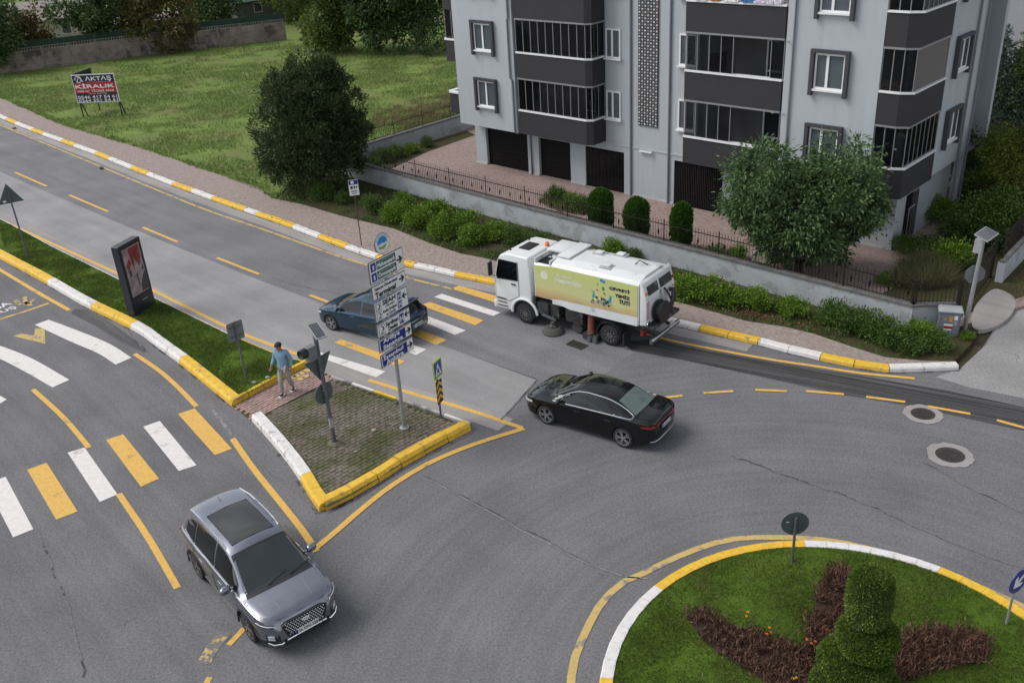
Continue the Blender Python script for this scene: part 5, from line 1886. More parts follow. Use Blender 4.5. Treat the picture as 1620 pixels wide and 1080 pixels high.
# spiral topiary in the middle of the roundabout
def topiary():
    rt = root('spiral_topiary', (RC.x, RC.y - .02, 0.15), 0, 'green clipped spiral topiary with flat top on the roundabout', 'topiary')
    rt.scale = (1.04, 1.04, 1.12)
    rng = np.random.default_rng(77)
    # coils from the ground up: centre x, y, z, radius, half height, squareness
    LB = [(0, 0, .34, .74, .36, 2.4), (-.07, .02, .92, .60, .31, 2.2), (.06, -.02, 1.46, .49, .31, 2.2), (0, 0, 2.26, .345, .48, 4.0), (0, 0, 1.2, .3, .9, 3.0)]
    def inside_other(P, i):
        k = np.zeros(len(P), bool)
        for j, (x, y, z, r, h, e) in enumerate(LB):
            if j == i:
                continue
            d = (np.hypot(P[:, 0] - x, P[:, 1] - y) / r) ** e + (np.abs(P[:, 2] - z) / h) ** e
            k |= d < .93
        return k
    PP, DD = [], []
    core = MB()
    for i, (x, y, z, r, h, e) in enumerate(LB):
        n = int(15000 * (r / .5) ** 1.3)
        a = rng.random(n) * 6.2832
        u = rng.uniform(-1, 1, n)
        su = u.copy()
        cu = (1 - np.abs(u) ** e) ** (1 / e)
        hf = n // 3
        cu[:hf] = np.sqrt(rng.random(hf))
        su[:hf] = np.sign(u[:hf]) * (1 - cu[:hf] ** e) ** (1 / e)
        wob = 1 + .025 * np.sin(a * 5 + i) + .02 * np.sin(a * 9 + u * 4)
        P = np.c_[x + np.cos(a) * r * cu * wob, y + np.sin(a) * r * cu * wob, z + h * su]
        D = np.c_[np.cos(a) * cu, np.sin(a) * cu, su * .9 + .1] + rng.normal(size=(n, 3)) * .45
        k = ~inside_other(P, i) & (P[:, 2] > 0)
        PP.append(P[k] + rng.normal(size=(k.sum(), 3)) * .006)
        DD.append(D[k])
        nu, na = 16, 28
        o = len(core.v)
        for p in range(nu + 1):
            uu = -math.pi / 2 + math.pi * p / nu
            c_, s_ = abs(math.cos(uu)) ** (2 / e), math.copysign(abs(math.sin(uu)) ** (2 / e), math.sin(uu))
            for q in range(na):
                aa = 6.2832 * q / na
                core.v.append((x + math.cos(aa) * r * c_ * .975, y + math.sin(aa) * r * c_ * .975, max(0, z + h * s_ * .975)))
        for p in range(nu):
            for q in range(na):
                q2 = (q + 1) % na
                core.f.append((o + p * na + q, o + p * na + q2, o + (p + 1) * na + q2, o + (p + 1) * na + q))
                core.m.append(0)
    V, F = leaf_quads(np.vstack(PP), np.vstack(DD), .045, .022, rng)
    put('crown', np_mesh('crown', V, F, 'leaf_topiary'), rt)
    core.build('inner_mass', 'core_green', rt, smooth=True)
topiary()

# ================================================================== signs, poles, street furniture
pmat('steel_post', (0.30, 0.31, 0.32), rough=0.5, var=0.1, scale=5, metal=0.3)
pmat('steel_dark', (0.105, 0.115, 0.125), rough=0.55, var=0.1, scale=5, metal=0.2)
pmat('sign_back', (0.17, 0.18, 0.19), rough=0.55, var=0.08, scale=5, metal=0.2)
pmat('sign_back_green', (0.070, 0.092, 0.092), rough=0.55, var=0.08, scale=5)
pmat('sign_white', (0.72, 0.72, 0.73), rough=0.4, var=0.04, scale=4)
pmat('sign_blue', (0.012, 0.022, 0.20), rough=0.4, var=0.06)
pmat('sign_blue2', (0.015, 0.09, 0.36), rough=0.4, var=0.06)
pmat('sign_green', (0.010, 0.095, 0.055), rough=0.4, var=0.06)
pmat('print_black', (0.012, 0.012, 0.014), rough=0.5, var=0.05)
pmat('print_red', (0.42, 0.012, 0.022), rough=0.5, var=0.06)
pmat('board_navy', (0.012, 0.013, 0.022), rough=0.45, var=0.1)
pmat('lime_edge', (0.50, 0.62, 0.03), rough=0.5, var=0.05)
pmat('chevron_yellow', (0.72, 0.42, 0.02), rough=0.5, var=0.05)
pmat('totem_body', (0.022, 0.024, 0.032), rough=0.4, var=0.1, scale=3)
pmat('solar_cell', (0.075, 0.078, 0.09), rough=0.2, var=0.1, scale=6, coat=0.5)
pmat('cabinet_grey', (0.165, 0.185, 0.215), rough=0.55, var=0.1, scale=3, dirt=(0.10, 0.11, 0.12), dirt_fac=0.3)
pmat('cabinet_top', (0.30, 0.31, 0.32), rough=0.5, var=0.1, scale=3)
pmat('sticker_orange', (0.5, 0.24, 0.05), rough=0.5, var=0.3, scale=20)
pmat('emblem_sky', (0.04, 0.20, 0.52), rough=0.4, var=0.05)
pmat('emblem_green', (0.18, 0.38, 0.05), rough=0.4, var=0.05)
pmat('rust', (0.08, 0.045, 0.028), rough=0.9, var=0.3, scale=12)
pmat('poster_pale', (0.34, 0.27, 0.275), rough=0.3, var=0.3, scale=2.2, col2=(0.22, 0.16, 0.165), fac2=0.52, scale2=2.4)
pmat('poster_red', (0.20, 0.022, 0.022), rough=0.3, var=0.3, scale=5)
pmat('poster_dark', (0.055, 0.042, 0.048), rough=0.3, var=0.3, scale=4)

def slab_outline(m, pts, y0, y1, mi=0):
    return m.xzprism(pts, y0, y1, mi)
def rrect(x0, x1, z0, z1, r, n=4):
    out = []
    for cx, cz, a0 in ((x1 - r, z0 + r, -90), (x1 - r, z1 - r, 0), (x0 + r, z1 - r, 90), (x0 + r, z0 + r, 180)):
        for k in range(n + 1):
            a = R(a0 + 90 * k / n)
            out.append((cx + math.cos(a) * r, cz + math.sin(a) * r))
    return out
def disc_pts(cx, cz, r, n=28, ex=1.0):
    return [(cx + math.cos(6.2832 * k / n) * r * ex, cz + math.sin(6.2832 * k / n) * r) for k in range(n)]
def plate(parent, name, pts, y0, y1, mat):
    m = MB()
    slab_outline(m, pts, y0, y1)
    return m.build(name, mat, parent)
def post(parent, r, h, mat='steel_post', name='post', x=0, y=0, base=True):
    m = MB()
    m.tube([(x, y, 0), (x, y, h)], r, 10)
    o = m.build(name, mat, parent, smooth=True)
    if base:
        m = MB()
        m.lathe([(r * 2.6, 0), (r * 2.6, .03), (r * 1.4, .05), (r * 1.2, .12)], 12, org=(x, y, 0))
        m.build('base_plate', mat, parent, smooth=True)
    return o
ARROW_R = [(-.5, -.10), (.05, -.10), (.05, -.10), (-.18, -.42), (.10, -.42), (.5, 0), (.10, .42), (-.18, .42), (.05, .10), (-.5, .10)]
def arrow(parent, cx, cz, s, y, mat, left=False):
    pts = [(cx + (-1 if left else 1) * p[0] * s, cz + p[1] * s) for p in ARROW_R]
    return plate(parent, 'arrow', pts, y, y + .002, mat)

# ------------------------------------------------------------------ big direction sign
g = G(640, 677, 0.14)
S = root('direction_sign', (g.x, g.y, 0.15), R(54), 'tall stack of white and blue direction panels on a steel pole on the island', 'road sign')
post(S, 0.055, 5.2, 'steel_post', 'pole')
W2 = 0.66
fr_ = [('green', .196), ('white', .126), ('seah', .182), ('serd', .126), ('blue', .12), ('blue2', .126)]
z = 5.28
Ht = 3.05
def panel(z0, z1):
    p = plate(S, 'panel', [(-W2, z0), (W2, z0), (W2, z1), (-W2, z1)], -.10, -.07, 'steel_dark')
    plate(p, 'panel_face', [(-W2 + .018, z0 + .018), (W2 - .018, z0 + .018), (W2 - .018, z1 - .018), (-W2 + .018, z1 - .018)], -.104, -.1005, 'sign_white')
    return p
YF = -.108
for kind, hfrac in fr_:
    h = hfrac * Ht
    z0, z1 = z - h, z
    p = panel(z0, z1)
    zm = (z0 + z1) / 2
    if kind == 'green':
        for q, (zz, body, top) in enumerate(((z0 + h * .73, 'Maltepepark', 'Alışveriş Merkezi'), (z0 + h * .27, 'Ormanpark', 'Orman Parkı'))):
            b = plate(p, 'field_blue', [(-.60, zz - .115), (-.41, zz - .115), (-.41, zz + .115), (-.60, zz + .115)], YF, YF + .003, 'sign_blue')
            plate(b, 'tree_mark', [(-.545, zz - .07), (-.465, zz - .07), (-.465, zz - .05), (-.495, zz - .04), (-.47, zz + .0), (-.505, zz + .08), (-.54, zz + .0), (-.515, zz - .04), (-.545, zz - .05)], YF - .004, YF - .001, 'sign_white')
            b = plate(p, 'field_green', [(-.38, zz - .115), (.36, zz - .115), (.36, zz + .115), (-.38, zz + .115)], YF, YF + .003, 'sign_green')
            text(b, body, 'sign_white', -.01, zz - .03, .15, YF - .003, .68, bold=.007)
            text(b, top, 'sign_white', -.01, zz + .075, .04, YF - .003, .6)
        arrow(p, .50, zm, .24, YF, 'print_black')
    elif kind == 'white':
        text(p, 'Sakarya Üniversitesi', 'print_black', -.12, zm + .085, .12, YF, .88, bold=.005)
        text(p, 'Terminal', 'print_black', -.16, zm - .08, .14, YF, .80, bold=.011)
        arrow(p, .50, zm + .02, .22, YF, 'print_black')
    elif kind == 'seah':
        for zz in (zm + .12, zm - .13):
            f_ = plate(p, 'logo_field', rrect(-.60, -.40, zz - .11, zz + .11, .02), YF, YF + .003, 'print_black')
            f2 = plate(f_, 'logo_ground', rrect(-.588, -.412, zz - .098, zz + .098, .016), YF - .003, YF, 'sign_white')
            cres = [(-.50 + math.cos(R(a)) * .065, zz + .02 + math.sin(R(a)) * .065) for a in range(-130, 131, 20)] + [(-.52 + math.cos(R(a)) * .05, zz + .02 + math.sin(R(a)) * .05) for a in range(120, -121, -20)]
            plate(f2, 'crescent', cres, YF - .006, YF - .003, 'print_black')
            plate(f2, 'logo_word', [(-.56, zz - .075), (-.44, zz - .075), (-.44, zz - .055), (-.56, zz - .055)], YF - .006, YF - .003, 'print_black')
        text(p, 'SEAH', 'print_black', -.08, zm + .17, .12, YF, .5, bold=.010)
        text(p, '( Korucuk )', 'print_black', -.06, zm + .04, .075, YF, .36, bold=.004)
        text(p, 'Kadın Doğum', 'print_black', -.08, zm - .085, .10, YF, .54, bold=.005)
        text(p, 've Çocuk', 'print_black', -.06, zm - .2, .08, YF, .38, bold=.004)
        for zz in (zm + .12, zm - .12):
            b = plate(p, 'hospital_field', [(.24, zz - .10), (.40, zz - .10), (.40, zz + .10), (.24, zz + .10)], YF, YF + .003, 'sign_blue')
            text(b, 'H', 'sign_white', .32, zz, .13, YF - .003, .10, bold=.006)
        arrow(p, .52, zm + .06, .2, YF, 'print_black', left=True)
    elif kind == 'serd':
        zz = zm
        f_ = plate(p, 'logo_field', rrect(-.60, -.37, zz - .15, zz + .15, .02), YF, YF + .003, 'print_black')
        f2 = plate(f_, 'logo_ground', rrect(-.588, -.382, zz - .138, zz + .138, .016), YF - .003, YF, 'sign_white')
        cres = [(-.485 + math.cos(R(a)) * .075, zz + .03 + math.sin(R(a)) * .085) for a in range(-130, 131, 20)] + [(-.51 + math.cos(R(a)) * .06, zz + .03 + math.sin(R(a)) * .065) for a in range(120, -121, -20)]
        plate(f2, 'crescent', cres, YF - .006, YF - .003, 'print_black')
        plate(f2, 'logo_word', [(-.55, zz - .11), (-.42, zz - .11), (-.42, zz - .085), (-.55, zz - .085)], YF - .006, YF - .003, 'print_black')
        text(p, 'Serdivan', 'print_black', -.07, zm + .07, .12, YF, .5, bold=.007)
        text(p, 'Devlet', 'print_black', -.05, zm - .08, .12, YF, .36, bold=.007)
        b = plate(p, 'hospital_field', [(.23, zm - .14), (.41, zm - .14), (.41, zm + .14), (.23, zm + .14)], YF, YF + .003, 'sign_blue')
        text(b, 'H', 'sign_white', .32, zm, .17, YF - .003, .12, bold=.008)
        arrow(p, .53, zm + .05, .2, YF, 'print_black', left=True)
    else:
        b = plate(p, 'field_blue', [(-.615, z0 + .035), (.40, z0 + .035), (.40, z1 - .035), (-.615, z1 - .035)], YF, YF + .003, 'sign_blue')
        w1_, w2_ = ('Arifiye', 'Sapanca') if kind == 'blue' else ('İstanbul', 'Ankara')
        text(b, w1_, 'sign_white', -.17, zm + .085, .14, YF - .003, .66 if kind == 'blue' else .8, bold=.009)
        text(b, w2_, 'sign_white', -.13, zm - .085, .14, YF - .003, .78 if kind == 'blue' else .7, bold=.009)
        arrow(p, .52, zm, .22, YF, 'print_black')
    z = z0 - .026 * Ht * .9
e = plate(S, 'emblem', disc_pts(-.05, 5.62, .28, 36), -.09, -.06, 'steel_dark')
plate(e, 'emblem_ground', disc_pts(-.05, 5.62, .265, 36), -.094, -.0905, 'sign_white')
plate(e, 'emblem_sky', [(-.05 + math.cos(R(a)) * .19, 5.62 + math.sin(R(a)) * .19) for a in range(-10, 191, 12)], -.099, -.095, 'emblem_sky')
plate(e, 'emblem_cloud', [(-.2, 5.66), (-.14, 5.61), (-.06, 5.645), (0, 5.60), (.10, 5.64), (.12, 5.60), (.02, 5.57), (-.05, 5.595), (-.14, 5.575)], -.103, -.0995, 'sign_white')
plate(e, 'emblem_hill', [(-.22, 5.55), (-.05, 5.54), (.10, 5.575), (.06, 5.50), (-.06, 5.47), (-.18, 5.49)], -.099, -.095, 'emblem_green')
plate(e, 'emblem_plain', [(-.16, 5.47), (.0, 5.44), (.05, 5.47), (-.06, 5.455)], -.099, -.095, 'chevron_yellow')
m = MB()
for k in range(13):
    a = R(25 + 130 * k / 12)
    x, zz = -.05 + math.cos(a) * .228, 5.62 + math.sin(a) * .228
    m.box(x - .009, x + .009, -.099, -.096, zz - .016, zz + .016)
tag(m.build('emblem_letters', 'emblem_sky', e), kind='stuff')

# ------------------------------------------------------------------ pedestrian sign with chevron board
g = G(698, 662, 0.14)
S = root('pedestrian_sign', (g.x, g.y, 0.14), R(63), 'small blue pedestrian crossing sign above a yellow black chevron board', 'road sign')
post(S, 0.03, 1.75, 'steel_dark', base=False)
p = plate(S, 'sign_plate', [(-.24, 1.36), (.24, 1.36), (.24, 1.92), (-.24, 1.92)], -.06, -.04, 'lime_edge')
b = plate(p, 'blue_field', [(-.195, 1.405), (.195, 1.405), (.195, 1.875), (-.195, 1.875)], -.064, -.061, 'sign_blue2')
plate(b, 'white_triangle', [(-.165, 1.45), (.165, 1.45), (0, 1.82)], -.068, -.065, 'sign_white')
plate(b, 'walker', [(-.06, 1.47), (-.035, 1.47), (.0, 1.56), (.05, 1.47), (.08, 1.47), (.03, 1.6), (.06, 1.62), (.05, 1.645), (.0, 1.63), (-.01, 1.68), (-.035, 1.68), (-.05, 1.58)], -.072, -.069, 'print_black')
p = plate(S, 'chevron_board', [(-.16, .55), (.16, .55), (.16, 1.27), (-.16, 1.27)], -.05, -.035, 'print_black')
for k in range(3):
    zz = .60 + k * .21
    plate(p, 'chevron', [(-.15, zz), (0, zz + .14), (.15, zz), (.15, zz + .10), (0, zz + .24), (-.15, zz + .10)], -.055, -.051, 'chevron_yellow')

# ------------------------------------------------------------------ solar flasher pole on the island
def solar_panel(parent, org, w, h, tilt, rz, yoff=0):
    fr2 = Matrix.Translation(org) @ Matrix.Rotation(rz, 4, 'Z') @ Matrix.Rotation(tilt, 4, 'X')
    m = MB().box(-w / 2, w / 2, -h / 2, h / 2, -.02, .02)
    m.v = [tuple(fr2 @ Vector(v)) for v in m.v]
    p = m.build('solar_panel', 'cabinet_top', parent)
    m = MB()
    nx, ny = 4, 6
    for i in range(nx):
        for j in range(ny):
            x0, y0 = -w / 2 + .03 + (w - .06) * i / nx, -h / 2 + .03 + (h - .06) * j / ny
            m.box(x0 + .003, x0 + (w - .06) / nx - .003, y0 + .003, y0 + (h - .06) / ny - .003, .0205, .024)
    m.v = [tuple(fr2 @ Vector(v)) for v in m.v]
    tag(m.build('solar_cells', 'solar_cell', p), kind='stuff')
    m = MB().bar(fr2 @ Vector((0, 0, -.02)), (0, 0, org[2] - .25), .05, .05)
    m.build('bracket', 'steel_dark', p)
g = G(530, 702, 0.14)
S = root('solar_flasher_pole', (g.x, g.y, 0.15), R(50), 'leaning grey pole with solar panel, flasher lamp and two sign backs', 'signal pole')
S.rotation_euler = (0.0, R(-1.0), R(50))
post(S, 0.06, 3.4, 'steel_dark', 'pole', base=False)
m = MB()
m.lathe([(.24, -.02), (.21, .03), (.16, .06), (.13, .08), (.08, .09)], 9)
m.build('footing', 'paver_moss', S)
m = MB()
m.tube([(0, 0, .55), (0, 0, .85)], .0635, 10)
m.build('reflective_band', 'cabinet_top', S, smooth=True)
solar_panel(S, (0.05, -.05, 3.52), .31, .60, R(22), R(-17))
m = MB()
m.box(-.38, -.09, -.09, .09, 2.78, 3.18)
lamp = m.build('flasher_box', 'sign_back', S)
m = MB()
m.lathe([(.001, 0), (.12, 0), (.135, .03), (.135, .17), (.125, .20), (.10, .17), (.001, .15)], 20, axis='y', org=(-.42, .0, 3.06))
m.v = [(-.38 - y, x + .42, zz) for x, y, zz in m.v]
m.build('lamp_hood', 'print_black', lamp, smooth=True)
t3 = [(-.45, 2.72), (.45, 2.72), (0, 1.98)]
plate(S, 'yield_sign_back', t3, .06, .08, 'sign_back_green')
plate(S, 'round_sign_back', disc_pts(0, 1.62, .31), .06, .08, 'sign_back_green')
for zz in (2.5, 1.75, 1.5):
    m = MB().box(-.09, .09, -.07, .06, zz - .02, zz + .02)
    m.build('clamp', 'steel_dark', S)

# ------------------------------------------------------------------ other poles with sign backs
g = G(391, 606, 0.19)
S = root('square_sign', (g.x, g.y, .19), R(44), 'grey square sign back on a thin post at the median tip', 'road sign')
post(S, .03, 2.15, 'steel_dark', base=False)
plate(S, 'sign_back', rrect(-.27, .27, 1.5, 2.12, .05), .04, .055, 'sign_back')
for zz in (1.65, 1.95):
    m = MB().box(-.2, .2, .02, .04, zz - .02, zz + .02)
    m.build('clamp', 'steel_dark', S)
g = G(45, 408, 0.19)
S = root('triangle_sign', (g.x, g.y, .19), R(30), 'dark triangular sign back on a post at the frame edge', 'road sign')
post(S, .035, 3.0, 'steel_dark', base=False)
plate(S, 'sign_back', [(-.5, 2.48), (.5, 2.48), (0, 3.32)], .04, .06, 'sign_back_green')
m = MB().box(-.3, -.18, .0, .038, 2.55, 2.62)
m.build('sticker', 'sign_white', S)
g = G(1253, 888, 0.145)
S = root('round_sign', (g.x, g.y, .145), R(-2), 'dark green back of a round sign on the roundabout edge', 'road sign')
post(S, .03, 1.2, 'steel_dark', base=False)
plate(S, 'sign_back', disc_pts(0, 1.02, .30), .035, .05, 'sign_back_green')
# the post stands in front of the plate, so the back faces the viewer
m = MB().box(-.2, -.13, .030, .034, 1.06, 1.08)
m.build('sticker', 'sign_white', S)
g = G(1592, 986, 0.145)
S = root('arrow_sign', (g.x, g.y, .145), R(28), 'round blue sign with white arrow at the edge of the roundabout lawn', 'road sign')
post(S, .025, 1.2, 'steel_post', base=False)
p = plate(S, 'sign_plate', disc_pts(0, 1.12, .27), -.05, -.035, 'sign_blue')
c, s = math.cos(R(-140)), math.sin(R(-140))
plate(p, 'white_arrow', [(q[0] * .36 * c - q[1] * .36 * s, 1.12 + q[0] * .36 * s + q[1] * .36 * c) for q in ARROW_R], -.055, -.051, 'sign_white')
g = G(572, 388, 0.13)
S = root('stop_sign_post', (g.x, g.y, .13), R(14), 'thin rusty post with small white and blue stop plate on the pavement', 'road sign')
post(S, .022, 2.4, 'rust', base=False)
p = plate(S, 'sign_plate', [(-.2, 2.22), (.2, 2.22), (.2, 2.88), (-.2, 2.88)], -.045, -.03, 'sign_white')
b = plate(p, 'blue_field', [(-.19, 2.68), (.19, 2.68), (.19, 2.87), (-.19, 2.87)], -.049, -.046, 'sign_blue')
plate(b, 'white_mark', [(-.1, 2.72), (.02, 2.72), (.02, 2.84), (-.1, 2.84)], -.052, -.0495, 'sign_white')
for x0, x1, z0, z1 in ((-.14, -.04, 2.5, 2.62), (0, .06, 2.5, 2.62), (.09, .15, 2.53, 2.6), (-.13, .13, 2.38, 2.42), (-.10, .12, 2.29, 2.32)):
    plate(p, 'black_mark', [(x0, z0), (x1, z0), (x1, z1), (x0, z1)], -.049, -.046, 'print_black')
g = G(1526, 521, 0.1)
S = root('solar_lamp_pole', (g.x, g.y, .1), R(45), 'tall grey pole with solar panel and octagonal sign back beside the cabinet', 'signal pole')
S.rotation_euler = (R(1.0), R(2.5), R(45))
m = MB()
m.tube([(0, 0, 0), (0, 0, 3.1)], [.075, .06], 12)
m.build('pole', 'steel_post', S, smooth=True)
solar_panel(S, (0, -.05, 3.22), .95, .45, R(18), R(0))
m = MB().box(.04, .34, .06, .26, 2.55, 2.98)
m.build('battery_box', 'cabinet_top', S)
o8 = [(math.cos(R(22.5 + 45 * k)) * .32, 1.86 + math.sin(R(22.5 + 45 * k)) * .32) for k in range(8)]
S2 = plate(S, 'octagon_sign_back', o8, .075, .095, 'sign_back')
S2.rotation_euler = (0, 0, R(-50))

# utility cabinet
g = (G(1487, 531, 0.1) + G(1516, 534, 0.1)) / 2
S = root('utility_cabinet', (g.x + .02, g.y + .22, .08), R(-20), 'grey metal utility cabinet with stickers at the wall end', 'utility cabinet')
m = MB().box(-.31, .31, -.22, .22, .06, .86).box(-.28, .28, -.19, .19, 0, .06)
m.build('body', 'cabinet_grey', S)
m = MB()
m.box(-.36, .36, -.27, .27, .86, .90)
m.add([(-.36, -.27, .90), (.36, -.27, .90), (.36, .27, .90), (-.36, .27, .90), (-.3, -.1, .97), (.3, -.1, .97), (.3, .1, .97), (-.3, .1, .97)], [(4, 5, 6, 7), (0, 1, 5, 4), (1, 2, 6, 5), (2, 3, 7, 6), (3, 0, 4, 7)])
m.build('lid', 'cabinet_top', S)
d = plate(S, 'door', rrect(-.26, .26, .12, .82, .01), -.235, -.2205, 'cabinet_grey')
for x0, x1, z0, z1, mt in ((-.2, -.1, .58, .66, 'sticker_orange'), (-.03, .09, .55, .74, 'sticker_orange'), (.12, .22, .62, .76, 'sign_white'), (-.16, .1, .40, .47, 'sign_white'), (-.14, .12, .31, .40, 'print_red'), (-.15, .08, .25, .30, 'sign_white'), (.13, .22, .45, .56, 'cabinet_top')):
    plate(d, 'sticker', [(x0, z0), (x1, z0), (x1, z1), (x0, z1)], -.238, -.2355, mt)

# ------------------------------------------------------------------ advertising totem
a, b_ = G(213, 500, 0.19), G(247, 479, 0.19)
c = (a + b_) / 2
S = root('advertising_totem', (c.x - .12, c.y, .17), R(70), 'tall dark advertising totem with poster standing on the median grass', 'advertising totem')
m = MB()
pts = rrect(-.60, .60, 0.0, 2.72, .03)
m.xzprism(pts, -.14, .14)
m.build('body', 'totem_body', S)
m = MB().box(-.56, .56, -.155, -.141, .62, 2.64)
fr2 = m.build('poster_frame', 'print_black', S)
po = plate(fr2, 'poster', [(-.47, .72), (.47, .72), (.47, 2.55), (-.47, 2.55)], -.16, -.156, 'poster_pale')
for pts, mt in (([(-.15, 2.5), (.4, 2.52), (.38, 2.0), (.25, 1.7), (.05, 2.1), (-.05, 1.6), (-.12, 2.1)], 'poster_red'), ([(-.42, 1.9), (-.2, 2.15), (-.15, 1.95), (-.3, 1.7)], 'poster_red'), ([(-.36, 1.72), (-.24, 1.75), (-.2, 1.5), (-.34, 1.45)], 'poster_dark'),
                ([(-.02, 1.5), (.05, 1.5), (.06, 1.1), (.0, 1.0)], 'poster_dark'), ([(.10, .76), (.46, .76), (.46, 1.45), (.32, 1.35), (.12, 1.0)], 'poster_dark'), ([(.3, 1.55), (.42, 1.5), (.42, 1.7)], 'poster_dark'), ([(.05, 2.35), (.2, 2.4), (.22, 2.25), (.1, 2.2)], 'poster_pale')):
    plate(po, 'print', pts, -.164, -.1605, mt)
plate(S, 'maker_mark', [(-.02, .42), (.28, .42), (.28, .455), (-.02, .455)], -.144, -.141, 'cabinet_top')

# ------------------------------------------------------------------ for-rent board in the field (two boards set in a V)
g = G(136, 188, 0.1)
S = root('rent_board', (g.x - .35, g.y + .2, .1), R(-6), 'black and red for-rent board with phone numbers standing in the field', 'billboard')
W3 = 3.05
bd = plate(S, 'board', [(0, 1.05), (W3, 1.05), (W3, 2.95), (0, 2.95)], -.03, .03, 'sign_white')
f_ = plate(bd, 'print_field', [(.05, 1.1), (W3 - .05, 1.1), (W3 - .05, 2.9), (.05, 2.9)], -.036, -.031, 'board_navy')
r_ = plate(f_, 'red_field', [(.05, 1.72), (W3 - .05, 1.72), (W3 - .05, 2.40), (.05, 2.40)], -.040, -.037, 'print_red')
text(f_, 'ΛKTΛŞ', 'sign_white', 1.88, 2.63, .34, -.042, 1.85, bold=.012)
text(f_, 'G A Y R İ M E N K U L', 'sign_white', 1.88, 2.44, .05, -.042, 1.7)
ringp = MB()
for k in range(28):
    a0, a1 = 6.2832 * k / 28 - 2.2, 6.2832 * (k + 1) / 28 - 2.2
    if k > 24:
        continue
    ringp.add([(.45 + math.cos(q) * rr, -.042, 2.64 + math.sin(q) * rr) for q, rr in ((a0, .24), (a1, .24), (a1, .19), (a0, .19))], [(3, 2, 1, 0)])
ringp.add([(.30, -.0425, 2.44), (.36, -.0425, 2.44), (.56, -.0425, 2.84), (.50, -.0425, 2.84)], [(0, 1, 2, 3)])
ringp.add([(.50, -.0428, 2.84), (.56, -.0428, 2.84), (.80, -.0428, 2.46), (.73, -.0428, 2.46)], [(0, 1, 2, 3)])
ringp.build('logo', 'sign_white', f_)
text(r_, 'KİRALIK', 'sign_white', W3 / 2, 2.19, .30, -.043, 2.75, bold=.018)
text(r_, '1435 m²  TİCARİ ARSA', 'sign_white', W3 / 2, 1.86, .17, -.043, 2.6, bold=.006)
text(f_, 'Metin AKTAŞ', 'sign_white', W3 / 2 + .1, 1.65, .10, -.042, 1.3)
text(f_, '0546 417 54 61', 'sign_white', W3 / 2, 1.43, .20, -.042, 2.8, bold=.008)
text(f_, '0264 551 54 61', 'sign_white', W3 / 2, 1.20, .17, -.042, 2.8, bold=.008)
bb = MB()
bb.box(0, 2.5, -.03, .03, 1.05, 2.95)
o = bb.build('rear_board', 'board_navy', S)
o.rotation_euler = (0, 0, R(86))
o.location = (-.05, .06, 0)
for x, y, x2, y2 in ((.12, .05, .12, .05), (.3, .4, .12, .06), (W3 - .12, .05, W3 - .12, .05), (W3 - .05, .5, W3 - .12, .06), (.2, 2.3, .2, 2.3)):
    m = MB().bar((x, y, 0), (x2, y2, 1.2), .06, .06)
    m.build('leg', 'print_black', S)
# bits of broken stone and litter on the island and median
pmat('stone', (0.32, 0.31, 0.29), rough=0.95, var=0.25, scale=12, bump=0.6, bscale=14)
for k, (px, s, lab) in enumerate((((592, 682), .12, 'small pale stone between the two island poles'), ((563, 715), .08, 'white pebble near the flasher pole foot'), ((424, 600), .13, 'grey stone in the grass at the median tip'),
                                  ((403, 608), .13, 'pale stone beside the square sign post'), ((22, 201), .22, 'dark flat rubber piece in the far gutter'), ((160, 264), .22, 'small flattened litter in the far gutter'))):
    g = G(px[0], px[1], .15)
    m = MB()
    rng = random.Random(k)
    bm = bmesh.new()
    bmesh.ops.create_icosphere(bm, subdivisions=2, radius=1)
    m.add([(v.co.x * s * .6 * (1 + rng.uniform(-.2, .2)), v.co.y * s * .45 * (1 + rng.uniform(-.2, .2)), (v.co.z * .35 + .3) * s) for v in bm.verts], [tuple(v.index for v in f.verts) for f in bm.faces])
    bm.free()
    o = m.build('stone', 'joint_dark' if k > 3 else 'stone')
    o.location = (g.x, g.y, .155 if k < 2 else .19 if k < 4 else .01)
    tag(o, lab, 'stone')

# ================================================================== vehicles
def carpaint(name, col, metal=0.35, rough=0.32, coat=0.9, spec=0.5):
    m, nt, b, out = _nodes(name)
    L = nt.links.new
    tcn = N(nt, 'ShaderNodeTexCoord')
    n = N(nt, 'ShaderNodeTexNoise', Scale=2.2, Detail=7)
    L(tcn.outputs['Object'], n.inputs['Vector'])
    r = N(nt, 'ShaderNodeMapRange')
    r.inputs['From Min'].default_value = .35
    r.inputs['From Max'].default_value = .75
    r.inputs['To Min'].default_value = rough * .8
    r.inputs['To Max'].default_value = rough * 1.35
    L(n.outputs['Fac'], r.inputs['Value'])
    L(r.outputs[0], b.inputs['Roughness'])
    b.inputs['Base Color'].default_value = rgba(col)
    b.inputs['Metallic'].default_value = metal
    b.inputs['Coat Weight'].default_value = coat
    b.inputs['Coat Roughness'].default_value = 0.05
    b.inputs['Specular IOR Level'].default_value = spec
    MATS[name] = m
carpaint('paint_suv', (0.225, 0.236, 0.272), metal=0.9, rough=0.32)
carpaint('paint_black', (0.003, 0.003, 0.0035), metal=0.0, rough=0.3, coat=1.0, spec=0.05)
carpaint('paint_blue', (0.008, 0.042, 0.080), metal=0.6, rough=0.33)
carpaint('paint_truck', (0.70, 0.71, 0.71), metal=0.0, rough=0.4, coat=0.4)
pmat('rubber', (0.018, 0.018, 0.019), rough=0.85, var=0.2, scale=9)
pmat('plastic_black', (0.014, 0.014, 0.016), rough=0.55, var=0.15, scale=9)
pmat('alloy', (0.42, 0.42, 0.43), rough=0.3, var=0.06, scale=6, metal=0.7)
pmat('alloy_dark', (0.22, 0.215, 0.21), rough=0.35, var=0.06, scale=6, metal=0.7)
pmat('chrome', (0.72, 0.72, 0.74), rough=0.14, var=0.02, metal=1.0)
